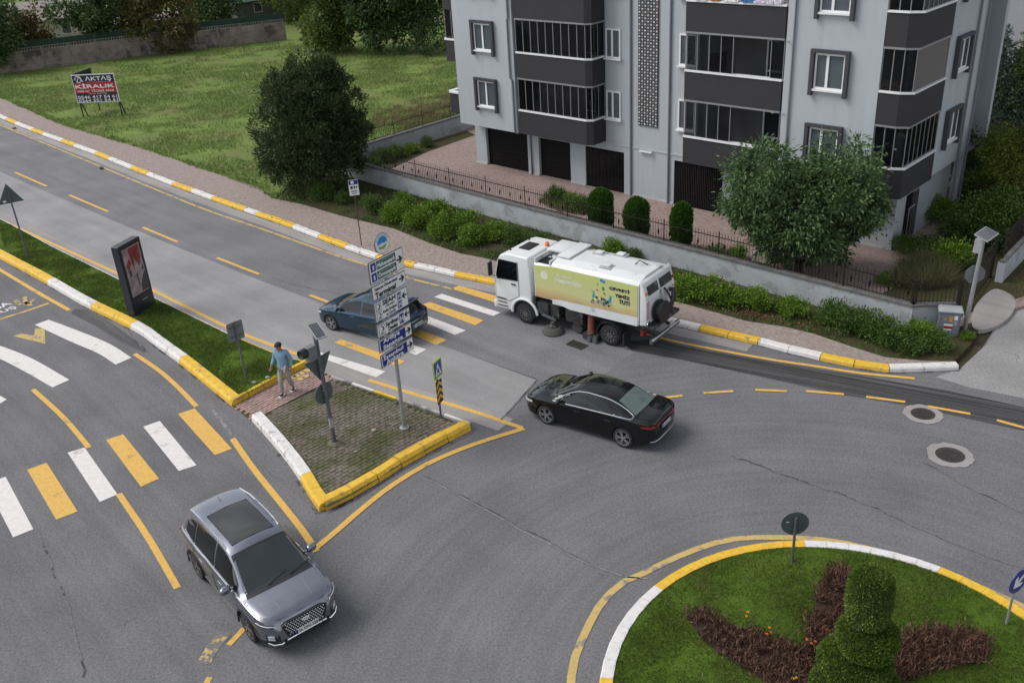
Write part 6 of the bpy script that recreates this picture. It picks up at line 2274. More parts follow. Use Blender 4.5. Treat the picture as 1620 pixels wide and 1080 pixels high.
pmat('lamp_glass', (0.55, 0.57, 0.60), rough=0.08, var=0.08, scale=8, coat=1.0)
pmat('lamp_dark', (0.03, 0.03, 0.035), rough=0.1, var=0.05, coat=1.0)
pmat('lamp_red', (0.26, 0.006, 0.008), rough=0.12, var=0.1, coat=1.0)
pmat('lamp_amber', (0.75, 0.18, 0.01), rough=0.2, var=0.05, coat=0.6)
pmat('number_plate', (0.72, 0.72, 0.71), rough=0.4, var=0.03)
pmat('well_black', (0.006, 0.006, 0.006), rough=0.9, var=0.1)
glassmat('car_glass', (0.004, 0.005, 0.006))
glassmat('car_screen', (0.032, 0.040, 0.041))  # lightened tint stands in for cloud reflection and the dash behind the screen
glassmat('rear_screen', (0.10, 0.135, 0.125))  # pale green tint paints the sky reflection into the glass colour
glassmat('sunroof_glass', (0.045, 0.044, 0.046))  # grey tint puts the cloud reflection into the base colour

def pch(tab):
    xs, ys = np.array([t[0] for t in tab], float), np.array([t[1] for t in tab], float)
    h = np.diff(xs)
    d = np.diff(ys) / h
    mm = np.zeros(len(xs))
    mm[0], mm[-1] = d[0], d[-1]
    for i in range(1, len(xs) - 1):
        if d[i - 1] * d[i] > 0:
            w1, w2 = 2 * h[i] + h[i - 1], h[i] + 2 * h[i - 1]
            mm[i] = (w1 + w2) / (w1 / d[i - 1] + w2 / d[i])
    def f(x):
        x = min(max(x, xs[0]), xs[-1])
        i = min(max(int(np.searchsorted(xs, x)) - 1, 0), len(h) - 1)
        t = (x - xs[i]) / h[i]
        return float(ys[i] * (1 + 2 * t) * (1 - t) ** 2 + h[i] * mm[i] * t * (1 - t) ** 2 + ys[i + 1] * t * t * (3 - 2 * t) + h[i] * mm[i + 1] * t * t * (t - 1))
    return f

class Car:
    """a body lofted from side-view and plan-view curves; x forward, y left"""
    def __init__(s, top, belt, wid, roofw, bot, crown=0.04, clad=.05, nose=.05):
        s.clad, s.nose = clad, nose
        s.top, s.belt, s.wid, s.roofw, s.bot = pch(top), pch(belt), pch(wid), pch(roofw), pch(bot)
        s.x0, s.x1, s.crown = top[0][0], top[-1][0], crown
    def section(s, x):
        zt, zb, w, wr, z0 = s.top(x), s.belt(x), s.wid(x), s.roofw(x), s.bot(x)
        zb = min(zb, zt - .012)
        h = zt - zb
        cr = min(s.crown, h * .45)
        k = max(0.0, min(1.0, (h - .06) / .25))
        e = min(.05, h * .3)
        pts = [(0, z0), (w * .84, z0), (w * .945, z0 + .03), (w * .975, z0 + (zb - z0) * .22), (w * .992, z0 + (zb - z0) * .5), (w, z0 + (zb - z0) * .74),
               (w * .993, zb - (zb - z0) * .08), (w * .965, zb), ]
        u0, u1 = w * .93, wr
        lo, hi = zb + .012 * min(1, h / .03), zt - cr - e
        if hi < lo:
            hi = lo + .001
        pts += [(u0, lo)]
        for t in (.25, .5, .75):
            bulge = .018 * math.sin(math.pi * t) * k
            pts.append((u0 + (u1 - u0) * t + bulge, lo + (hi - lo) * t))
        pts += [(u1, hi), (u1 - .022 - .02 * (1 - k), zt - cr - e * .35), (u1 - .07 - .05 * (1 - k), zt - cr)]
        yy = pts[-1][0]
        for t in (.75, .5, .25, 0):
            pts.append((yy * t, zt - cr * t * t))
        return pts
    def y_at(s, x, z):
        """half width of the glasshouse at height z"""
        P = s.section(x)[7:15]
        zs = [p[1] for p in P]
        return float(np.interp(z, zs, [p[0] for p in P]))
    def z_at(s, x, y):
        P = s.section(x)[7:]
        P = P[::-1]
        return float(np.interp(abs(y), [p[0] for p in P], [p[1] for p in P]))
    def y_low(s, x, z):
        P = s.section(x)[1:9]
        return float(np.interp(z, [p[1] for p in P], [p[0] for p in P]))
    def body(s, n=84):
        m = MB()
        xs = []
        for i in range(n + 1):
            t = i / n
            t = .5 - .5 * math.cos(math.pi * t) if True else t
            t = .55 * t + .45 * (i / n)
            xs.append(s.x0 + (s.x1 - s.x0) * t)
        rings = []
        for x in xs:
            P = s.section(x)
            ring = [(x, p[0], p[1]) for p in P] + [(x, -p[0], p[1]) for p in P[-2:0:-1]]
            rings.append(ring)
        k = len(rings[0])
        for r_ in rings:
            m.v += r_
        for i in range(n):
            for j in range(k):
                j2 = (j + 1) % k
                m.f.append((i * k + j, (i + 1) * k + j, (i + 1) * k + j2, i * k + j2))
                m.m.append(0)
        m.f.append(tuple(j for j in range(k)))
        m.m.append(0)
        m.f.append(tuple(n * k + j for j in reversed(range(k))))
        m.m.append(0)
        for fi, f in enumerate(m.f):
            zc = sum(m.v[i][2] for i in f) / len(f)
            xc = sum(m.v[i][0] for i in f) / len(f)
            if zc < s.bot(xc) + s.clad or (xc > s.x1 - .2 and zc < s.bot(xc) + s.nose):
                m.m[fi] = 1
        return m
    def side_patch(s, parent, name, xs, lo, hi, side, mat, off=.006, n=14, rows=6):
        """a pane on the flank: lo, hi are height curves over x"""
        lo, hi = pch(lo), pch(hi)
        m = MB()
        for i in range(n + 1):
            x = xs[0] + (xs[1] - xs[0]) * i / n
            for j in range(rows + 1):
                z = lo(x) + (hi(x) - lo(x)) * j / rows
                m.v.append((x, side * (s.y_at(x, z) + off), z))
        for i in range(n):
            for j in range(rows):
                q = (i * (rows + 1) + j, (i + 1) * (rows + 1) + j, (i + 1) * (rows + 1) + j + 1, i * (rows + 1) + j + 1)
                m.f.append(q if side < 0 else q[::-1])
                m.m.append(0)
        return m.build(name, mat, parent, smooth=True)
    def top_patch(s, parent, name, x0, x1, half, mat, off=.008, n=12, rows=14, bow0=0.0, bow1=0.0):
        """a pane on the upper surface: half(x) is its half width; bow pulls the ends forward at the middle"""
        half = pch(half)
        m = MB()
        for i in range(n + 1):
            t = i / n
            for j in range(rows + 1):
                u = -1 + 2 * j / rows
                x = (x0 + bow0 * (1 - u * u)) * (1 - t) + (x1 + bow1 * (1 - u * u)) * t
                y = u * half(x0 + (x1 - x0) * t)
                m.v.append((x, y, s.z_at(x, y) + off))
        for i in range(n):
            for j in range(rows):
                m.f.append((i * (rows + 1) + j, (i + 1) * (rows + 1) + j, (i + 1) * (rows + 1) + j + 1, i * (rows + 1) + j + 1))
                m.m.append(0)
        return m.build(name, mat, parent, smooth=True)

def cut_wells(body_mb, mats, wells, name, parent):
    """body mesh with wheel wells cut out"""
    me = bpy.data.meshes.new(name)
    me.from_pydata(body_mb.v, [], body_mb.f)
    for mt in mats:
        me.materials.append(MATS[mt])
    me.polygons.foreach_set('material_index', body_mb.m)
    me.update()
    o = bpy.data.objects.new(name, me)
    COL.objects.link(o)
    c = MB()
    for x, y0, y1, z, r in wells:
        c.lathe([(r, y0), (r, y1)], 32, axis='y', org=(x, 0, z), mi=2, caps=True)
    cme = bpy.data.meshes.new('cut')
    cme.from_pydata(c.v, [], c.f)
    for mt in mats:
        cme.materials.append(MATS[mt])
    cme.polygons.foreach_set('material_index', c.m)
    bm = bmesh.new()
    bm.from_mesh(cme)
    bmesh.ops.recalc_face_normals(bm, faces=bm.faces)
    bm.to_mesh(cme)
    bm.free()
    bm = bmesh.new()
    bm.from_mesh(me)
    bmesh.ops.recalc_face_normals(bm, faces=bm.faces)
    bm.to_mesh(me)
    bm.free()
    co = bpy.data.objects.new('cut', cme)
    COL.objects.link(co)
    mod = o.modifiers.new('b', 'BOOLEAN')
    mod.operation = 'DIFFERENCE'
    mod.solver = 'EXACT'
    mod.object = co
    dg = bpy.context.evaluated_depsgraph_get()
    dg.update()
    new = bpy.data.meshes.new_from_object(o.evaluated_get(dg))
    bpy.data.objects.remove(o)
    bpy.data.objects.remove(co)
    new.polygons.foreach_set('use_smooth', [True] * len(new.polygons))
    new.set_sharp_from_angle(angle=R(32))
    new.update()
    return put(name, new, parent)

def wheel(parent, x, y, r, w, side, spokes=10, rimmat='alloy', rr=.69, twin=True):
    """tyre with a spoked rim, outer face at y on the given side"""
    yo, yi = y, y - side * w
    m = MB()
    prof = [(r * rr, yo - side * .012), (r * rr * 1.04, yo), (r * .90, yo), (r * .975, yo - side * .02), (r, yo - side * .05), (r, yi + side * .05), (r * .95, yi), (r * rr, yi)]
    m.lathe(prof if side < 0 else prof[::-1], 36, axis='y', org=(x, 0, r))
    t = m.build('wheel', 'rubber', parent, smooth=True)
    m = MB()
    R1 = r * rr
    m.lathe([(R1, yo - side * .004), (R1 * .93, yo - side * .006), (R1 * .90, yo - side * .05), (R1 * .9, yi + side * .02)][::1 if side < 0 else -1], 36, axis='y', org=(x, 0, r), mi=0)
    m.lathe([(R1 * .9, yo - side * .10), (.001, yo - side * .10)][::1 if side < 0 else -1], 24, axis='y', org=(x, 0, r), mi=1)
    m.lathe([(R1 * .22, yo - side * .03), (R1 * .18, yo - side * .012), (.001, yo - side * .012)][::1 if side < 0 else -1], 16, axis='y', org=(x, 0, r), mi=0)
    for k in range(spokes):
        a = 6.2832 * (k // 2) / (spokes / 2) + (.17 if k % 2 else -.17) if twin else 6.2832 * k / spokes
        ca, sa = math.cos(a), math.sin(a)
        p0 = Vector((x + ca * R1 * .15, yo - side * .022, r + sa * R1 * .15))
        p1 = Vector((x + ca * R1 * .93, yo - side * .016, r + sa * R1 * .93))
        m.bar(p0, p1, R1 * (.11 if twin else .16), .03, up=(0, 1, 0))
    m.build('rim', [rimmat, 'well_black'], t, smooth=True)
    return t

def plate_on(parent, x, y, z, w, h, body, facing, blue=True, tilt=0):
    """number plate facing +x (1) or -x (-1)"""
    m = MB().box(-w / 2, w / 2, -.006, .006, -h / 2, h / 2)
    fr2 = Matrix.Translation((x, y, z)) @ Matrix.Rotation(R(90) * facing, 4, 'Z') @ Matrix.Rotation(tilt, 4, 'X')
    m.v = [tuple(fr2 @ Vector(v)) for v in m.v]
    p = m.build('number_plate', 'number_plate', parent)
    if blue:
        m = MB().box(-w / 2, -w / 2 + .045, -.0085, -.0062, -h / 2 + .003, h / 2 - .003)
        m.v = [tuple(fr2 @ Vector(v)) for v in m.v]
        m.build('country_band', 'sign_blue', p)
    text(p, body, 'print_black', .022, 0, h * .66, -.0085, w * .84, frame=fr2, bold=.002)
    return p

def mirror(parent, x, y, z, side, mat, s=1.0):
    bm = bmesh.new()
    bmesh.ops.create_uvsphere(bm, u_segments=14, v_segments=8, radius=1)
    m = MB()
    def sp(q):
        return math.copysign(abs(q) ** .7, q)
    m.add([(x + sp(v.co.x) * .065 * s - .02 * v.co.y * side, y + side * (.10 + sp(v.co.y) * .11) * s, z + sp(v.co.z) * .075 * s) for v in bm.verts], [tuple(v.index for v in f.verts) for f in bm.faces])
    bm.free()
    m.bar((x, y - side * .06, z - .03), (x, y + side * .06, z - .03), .05, .04)
    return m.build('mirror', mat, parent, smooth=True)

def surf_tube(parent, name, pts, r, mat):
    m = MB()
    m.tube(pts, r, 6)
    return m.build(name, mat, parent, smooth=True)

def gap_line(parent, name, pts, r=.005):
    return surf_tube(parent, name, pts, r, 'well_black')

def place_car(front, rear, wb, half, side, scale):
    """root position from the two visible tyre contacts"""
    a, b = G(*front), G(*rear)
    d = (a - b).normalized()
    left = Vector((-d.y, d.x, 0))
    c = (a + b) / 2 - left * side * half * scale
    return c, math.atan2(d.y, d.x)

# ------------------------------------------------------------------ grey SUV
def build_suv():
    c, ang = place_car((397, 1013), (316, 914), 2.67, .90, -1, 1.0)
    car = root('suv_car', (c.x, c.y, 0), ang, 'metallic grey SUV with glass roof driving past the yellow line corner', 'car')
    K = Car(top=[(-2.27, .78), (-2.24, .95), (-2.17, 1.06), (-2.06, 1.22), (-1.93, 1.50), (-1.86, 1.585), (-1.75, 1.63), (-1.3, 1.675), (-.7, 1.695), (-.1, 1.69), (.25, 1.655), (.42, 1.60), (.62, 1.49), (1.0, 1.235), (1.20, 1.10), (1.32, 1.065), (1.7, 1.035), (2.0, .985), (2.12, .94), (2.20, .86), (2.25, .72)],
            belt=[(-2.27, .74), (-2.2, .98), (-1.9, 1.05), (-1, 1.03), (0, .995), (1.1, .975), (1.5, .965), (1.9, .925), (2.1, .86), (2.25, .66)],
            wid=[(-2.27, .66), (-2.22, .74), (-2.1, .83), (-1.8, .90), (-1.2, .92), (0, .915), (1.2, .92), (1.6, .91), (1.9, .87), (2.05, .80), (2.16, .70), (2.25, .58)],
            roofw=[(-2.27, .56), (-2.0, .60), (-1.7, .63), (-.8, .655), (.3, .645), (1.2, .78), (1.32, .84), (1.7, .82), (2.0, .74), (2.25, .50)],
            bot=[(-2.27, .46), (-2.15, .34), (-1.8, .26), (1.7, .25), (2.1, .30), (2.25, .36)], crown=.05, clad=.15, nose=.22)
    wx, rw = 1.335, .355
    cut_wells(K.body(), ['paint_suv', 'plastic_black', 'well_black'], [(sx * wx, sy * .55, sy * 1.2, .36, .405) for sx in (-1, 1) for sy in (-1, 1)], 'body', car)
    for sx in (-1, 1):
        for sy in (-1, 1):
            wheel(car, sx * wx, sy * .905, rw, .23, sy, 10, 'alloy_dark')
            # black arch lips
            m = MB()
            pts = [(sx * wx + math.cos(R(a)) * .415, sy * .918, .36 + math.sin(R(a)) * .415) for a in range(-12, 193, 12)]
            m.tube(pts, .022, 6)
            m.build('arch_trim', 'plastic_black', car, smooth=True)
    K.top_patch(car, 'windscreen_border', .42, 1.31, [(.42, .615), (.9, .70), (1.31, .765)], 'plastic_black', off=.005, bow0=.03, bow1=.06)
    K.top_patch(car, 'windscreen', .47, 1.21, [(.47, .575), (.9, .655), (1.21, .70)], 'car_screen', off=.009, bow0=.03, bow1=.06)
    sr = K.top_patch(car, 'sunroof', -1.10, .22, [(-1.10, .47), (.22, .48)], 'sunroof_glass', off=.007)
    surf_tube(sr, 'sunroof_seal', [(x, y, K.z_at(x, y) + .006) for x, y in [(-1.10, -.47), (-.4, -.475), (.22, -.48), (.22, 0), (.22, .48), (-.4, .475), (-1.10, .47), (-1.10, 0), (-1.10, -.47)]], .012, 'plastic_black')
    K.top_patch(car, 'rear_window', -2.10, -1.93, [(-2.10, .62), (-1.93, .56)], 'car_glass', n=6)
    lo = [(-1.75, 1.14), (-1.2, 1.06), (0, 1.03), (.95, 1.015)]
    hi = [(-1.75, 1.34), (-1.55, 1.47), (-1.0, 1.565), (-.2, 1.585), (.2, 1.55), (.45, 1.46), (.95, 1.13), (1.0, 1.09)]
    for sy in (-1, 1):
        for x0, x1 in ((-1.70, -1.22), (-1.17, -.20), (-.13, .93)):
            K.side_patch(car, 'side_window', (x0, x1), lo, hi, sy, 'car_glass')
        xs = [-1.78 + 2.8 * k / 16 for k in range(17)]
        pl = pch(lo)
        surf_tube(car, 'window_trim', [(x, sy * (K.y_at(x, pl(x) - .02) + .008), pl(x) - .02) for x in xs] , .012, 'chrome')
        surf_tube(car, 'roof_rail', [(x, sy * (K.roofw(x) - .03), K.z_at(x, K.roofw(x) - .03) + (.045 if -1.6 < x < .05 else .0)) for x in [-1.75, -1.6, -1.2, -.8, -.4, 0, .2]], .018, 'chrome')
        surf_tube(car, 'sill_trim', [(x, sy * (K.y_low(x, .36) + .006), .36) for x in [-.85, -.4, 0, .4, .85]], .014, 'chrome')
        mirror(car, .80, sy * .90, 1.09, sy, 'paint_suv', 1.15)
        for x in (-.85, .15):
            m = MB().tube([(x, sy * (K.y_low(x, .88) + .022), .885), (x + .2, sy * (K.y_low(x + .2, .88) + .022), .89)], .014, 6)
            m.build('door_handle', 'chrome', car, smooth=True)
        for xg in (1.05, -.17, -1.2):
            zs = [.42, .6, .8, .95] if xg > -1 else [.75, .85, .95]
            gap_line(car, 'door_gap', [(xg, sy * (K.y_low(xg, zz) + .002), zz) for zz in zs])
        # slim head lamps wrapping the corner
        m = MB()
        n = 8
        for i in range(n + 1):
            x = 1.80 + .38 * i / n
            for zz in (.78 + .05 * (1 - i / n), .86 + .035 * (1 - i / n)):
                zz -= .02
                m.v.append((x + .012, sy * (K.y_low(x, zz) + .008), zz))
        for i in range(n):
            q = (2 * i, 2 * i + 2, 2 * i + 3, 2 * i + 1)
            m.f.append(q if sy < 0 else q[::-1])
            m.m.append(0)
        hl = m.build('headlamp', 'lamp_dark', car)
        surf_tube(hl, 'light_strip', [(x + .012, sy * (K.y_low(x, zz) + .014), zz) for x, zz in [(1.86, .852), (2.0, .838), (2.1, .822), (2.18, .806), (2.2, .775)]], .013, 'lamp_glass')
        for q in range(3):
            z_ = .56 - q * .045
            surf_tube(car, 'fog_lamp', [(x + .01, sy * (K.y_low(x, z_) + .006), z_) for x in (2.08, 2.14, 2.18)], .012, 'lamp_glass')
        # tail lamps
        m = MB()
        m.tube([(x - .005, sy * (K.y_low(x, .93) + .004), .93) for x in (-2.24, -2.2, -2.12)], .03, 6)
        m.build('tail_lamp', 'lamp_red', car, smooth=True)
    # front: grille with studs, chrome lip, badge, plate
    xg = 2.252
    gp_ = [(-.52, .78), (-.42, .46), (.42, .46), (.52, .78), (.40, .83), (-.40, .83)]
    m = MB().xzprism(gp_, -.02, .012)
    m.v = [(xg + y + .012, x, z) for x, y, z in m.v]
    gr = m.build('grille', 'plastic_black', car)
    for zi in range(7):
        z_ = .50 + zi * .048
        hw = .40 + .1 * (z_ - .46) / .32
        k = int(hw / .062)
        for j in range(-k, k + 1):
            y_ = (j + (.5 if zi % 2 else 0)) * .062
            if abs(y_) > hw - .03:
                continue
            xx = xg + .026
            m = MB()
            m.add([(xx, y_ - .018, z_), (xx, y_, z_ - .014), (xx, y_ + .018, z_), (xx, y_, z_ + .014), (xx + .014, y_, z_)], [(0, 1, 4), (1, 2, 4), (2, 3, 4), (3, 0, 4)])
            m.build('grille_stud', 'chrome', gr)
    m = MB()
    m.tube([(xg + .045, math.cos(6.2832 * k / 20) * .085, .72 + math.sin(6.2832 * k / 20) * .033) for k in range(21)], .008, 6)
    m.tube([(xg + .045, -.08, .72), (xg + .05, -.02, .735), (xg + .05, .02, .735), (xg + .045, .08, .72)], .007, 6)
    m.build('badge', 'chrome', car, smooth=True)
    plate_on(car, xg + .055, 0, .50, .52, .115, '34 GFN 028', 1)
    surf_tube(car, 'bumper_trim', [(2.08, -.79, .40), (2.17, -.70, .345), (2.24, -.56, .34), (2.27, -.44, .40), (2.285, -.25, .42), (2.285, .25, .42), (2.27, .44, .40), (2.24, .56, .34), (2.17, .70, .345), (2.08, .79, .40)], .02, 'chrome')
    m = MB().box(2.15, 2.285, -.52, .52, .29, .41)
    m.build('lower_intake', 'plastic_black', car)
    for y in (-.36, .36):
        surf_tube(car, 'bonnet_crease', [(x, y * (1 + .25 * (1.9 - x)), K.z_at(x, y * (1 + .25 * (1.9 - x))) + .002) for x in (1.4, 1.6, 1.8, 2.0)], .008, 'paint_suv')
    for y in (-.25, .25):
        surf_tube(car, 'wiper', [(1.27, y, K.z_at(1.27, y) + .02), (1.20, y + .25, K.z_at(1.2, y + .25) + .02), (1.14, y + .48, K.z_at(1.14, min(.7, y + .48)) + .02)], .009, 'plastic_black')
    surf_tube(car, 'bonnet_gap', [(1.33, .83, K.z_at(1.33, .83) + .001), (1.7, .82, K.z_at(1.7, .82) + .001), (2.0, .72, K.z_at(2.0, .72) + .001), (2.14, .52, K.z_at(2.14, .52) + .001), (2.18, 0, K.z_at(2.18, 0) + .001), (2.14, -.52, K.z_at(2.14, .52) + .001), (2.0, -.72, K.z_at(2.0, .72) + .001), (1.7, -.82, K.z_at(1.7, .82) + .001), (1.33, -.83, K.z_at(1.33, .83) + .001)], .006, 'well_black')
    m = MB()
    m.add([(-1.55, -.02, 1.665), (-1.55, .02, 1.665), (-1.40, .015, 1.665), (-1.40, -.015, 1.665), (-1.57, 0, 1.73)], [(0, 1, 4), (1, 2, 4), (2, 3, 4), (3, 0, 4), (3, 2, 1, 0)])
    m.build('antenna_fin', 'paint_suv', car)
build_suv()

# ------------------------------------------------------------------ black saloon
def build_sedan():
    s = .93
    c, ang = place_car((864, 671), (985, 708), 2.636, .885, 1, s)
    car = root('saloon_car', (c.x, c.y, 0), ang, 'shiny black four door saloon with chrome window trim entering the roundabout', 'car')
    car.scale = (s, s, s)
    K = Car(top=[(-2.24, .72), (-2.22, .95), (-2.16, 1.02), (-2.0, 1.045), (-1.75, 1.055), (-1.62, 1.08), (-1.35, 1.195), (-1.0, 1.33), (-.7, 1.395), (-.3, 1.425), (.1, 1.415), (.35, 1.375), (.6, 1.28), (1.0, 1.08), (1.20, .975), (1.32, .945), (1.7, .895), (2.0, .80), (2.12, .73), (2.2, .66), (2.25, .55)],
            belt=[(-2.24, .68), (-2.15, .93), (-1.8, .965), (-1, .955), (0, .915), (1.1, .865), (1.6, .83), (1.95, .745), (2.12, .66), (2.25, .50)],
            wid=[(-2.24, .60), (-2.18, .72), (-2.05, .81), (-1.7, .885), (-1.2, .90), (0, .895), (1.2, .90), (1.6, .89), (1.9, .84), (2.05, .76), (2.16, .65), (2.25, .50)],
            roofw=[(-2.24, .52), (-2.0, .68), (-1.7, .68), (-1.3, .59), (-.6, .575), (.3, .58), (1.2, .76), (1.32, .80), (1.7, .78), (2.0, .68), (2.25, .42)],
            bot=[(-2.24, .42), (-2.1, .28), (-1.8, .19), (1.7, .18), (2.1, .21), (2.25, .28)], crown=.045)
    wx, rw = 1.318, .325
    cut_wells(K.body(), ['paint_black', 'plastic_black', 'well_black'], [(sx * wx, sy * .55, sy * 1.2, .33, .365) for sx in (-1, 1) for sy in (-1, 1)], 'body', car)
    for sx in (-1, 1):
        for sy in (-1, 1):
            wheel(car, sx * wx, sy * .89, rw, .22, sy, 10, 'alloy', rr=.74)
    K.top_patch(car, 'windscreen', .38, 1.26, [(.38, .53), (.9, .64), (1.26, .71)], 'car_glass', bow0=.03, bow1=.07)
    K.top_patch(car, 'rear_window', -1.60, -1.0, [(-1.60, .62), (-1.3, .55), (-1.0, .50)], 'rear_screen', bow0=-.05, bow1=-.02)
    lo = [(-1.55, .995), (-1, .985), (0, .945), (1.0, .90)]
    hi = [(-1.55, 1.01), (-1.35, 1.10), (-1.0, 1.235), (-.6, 1.31), (-.1, 1.325), (.25, 1.29), (.55, 1.18), (1.0, .93)]
    for sy in (-1, 1):
        for x0, x1 in ((-1.50, -1.02), (-.98, -.14), (-.07, .96)):
            K.side_patch(car, 'side_window', (x0, x1), lo, hi, sy, 'car_glass')
        pl, ph = pch(lo), pch(hi)
        xs = [-1.56 + 2.6 * k / 26 for k in range(27)]
        loop = [(x, sy * (K.y_at(x, pl(x) - .01) + .010), pl(x) - .012) for x in xs] + [(x, sy * (K.y_at(x, ph(x) + .012) + .010), ph(x) + .012) for x in reversed(xs)]
        surf_tube(car, 'window_trim', loop + loop[:1], .014, 'chrome')
        mirror(car, .80, sy * .87, .98, sy, 'paint_black')
        for x in (-.95, .1):
            m = MB().tube([(x, sy * (K.y_low(x, .80) + .02), .80), (x + .2, sy * (K.y_low(x + .2, .80) + .02), .805)], .013, 6)
            m.build('door_handle', 'plastic_black', car, smooth=True)
        for xg in (1.02, -.1, -1.05):
            gap_line(car, 'door_gap', [(xg, sy * (K.y_low(xg, zz) + .002), zz) for zz in ([.3, .5, .7, .88] if xg > -1 else [.68, .8, .92])])
        m = MB()
        n = 8
        for i in range(n + 1):
            x = 1.78 + .36 * i / n
            for zz in (.60 + .05 * (1 - i / n), .675 + .05 * (1 - i / n)):
                m.v.append((x + .014, sy * (K.y_low(x, zz) + .008), zz))
        for i in range(n):
            q = (2 * i, 2 * i + 2, 2 * i + 3, 2 * i + 1)
            m.f.append(q if sy < 0 else q[::-1])
            m.m.append(0)
        m.build('headlamp', 'lamp_glass', car)
        m = MB()
        n = 10
        for i in range(n + 1):
            x = -2.215 + .34 * i / n
            for zz in (.80 + .03 * i / n, .885 - .01 * i / n):
                m.v.append((x - .01, sy * (K.y_low(x, zz) + .008), zz))
        for i in range(n):
            q = (2 * i, 2 * i + 2, 2 * i + 3, 2 * i + 1)
            m.f.append(q if sy < 0 else q[::-1])
            m.m.append(0)
        m.build('tail_lamp', 'lamp_red', car)
        surf_tube(car, 'bumper_trim', [(2.1, sy * .66, .33), (2.17, sy * .60, .30), (2.2, sy * .52, .34)], .022, 'chrome')
    m = MB().box(-2.255, -2.235, -.56, .56, .83, .855)
    m.build('tail_lamp_band', 'lamp_red', car)
    m = MB().box(-2.27, -2.238, -.30, .30, .60, .76)
    m.build('plate_recess', 'plastic_black', car)
    plate_on(car, -2.28, 0, .685, .52, .115, '54 AFC 219', -1)
    surf_tube(car, 'rear_bumper_trim', [(-2.12, -.74, .36), (-2.2, -.62, .33), (-2.25, -.4, .32), (-2.25, .4, .32), (-2.2, .62, .33), (-2.12, .74, .36)], .018, 'alloy')
    m = MB().box(2.2, 2.262, -.42, .42, .30, .58)
    m.build('grille', 'plastic_black', car)
    surf_tube(car, 'boot_gap', [(-1.66, .70, K.z_at(-1.66, .70) + .001), (-1.9, .70, K.z_at(-1.9, .7) + .001), (-2.14, .60, K.z_at(-2.14, .60) + .001), (-2.17, 0, K.z_at(-2.17, 0) + .001), (-2.14, -.60, K.z_at(-2.14, .6) + .001), (-1.9, -.70, K.z_at(-1.9, .7) + .001), (-1.66, -.70, K.z_at(-1.66, .7) + .001)], .006, 'well_black')
    surf_tube(car, 'roof_gap', [(-.42, y, K.z_at(-.42, y) + .001) for y in (-.5, -.25, 0, .25, .5)], .005, 'well_black')
    m = MB()
    m.add([(-.98, -.02, 1.33), (-.98, .02, 1.33), (-.82, .015, 1.37), (-.82, -.015, 1.37), (-1.0, 0, 1.41)], [(0, 1, 4), (1, 2, 4), (2, 3, 4), (3, 0, 4), (3, 2, 1, 0)])
    m.build('antenna_fin', 'paint_black', car)
build_sedan()

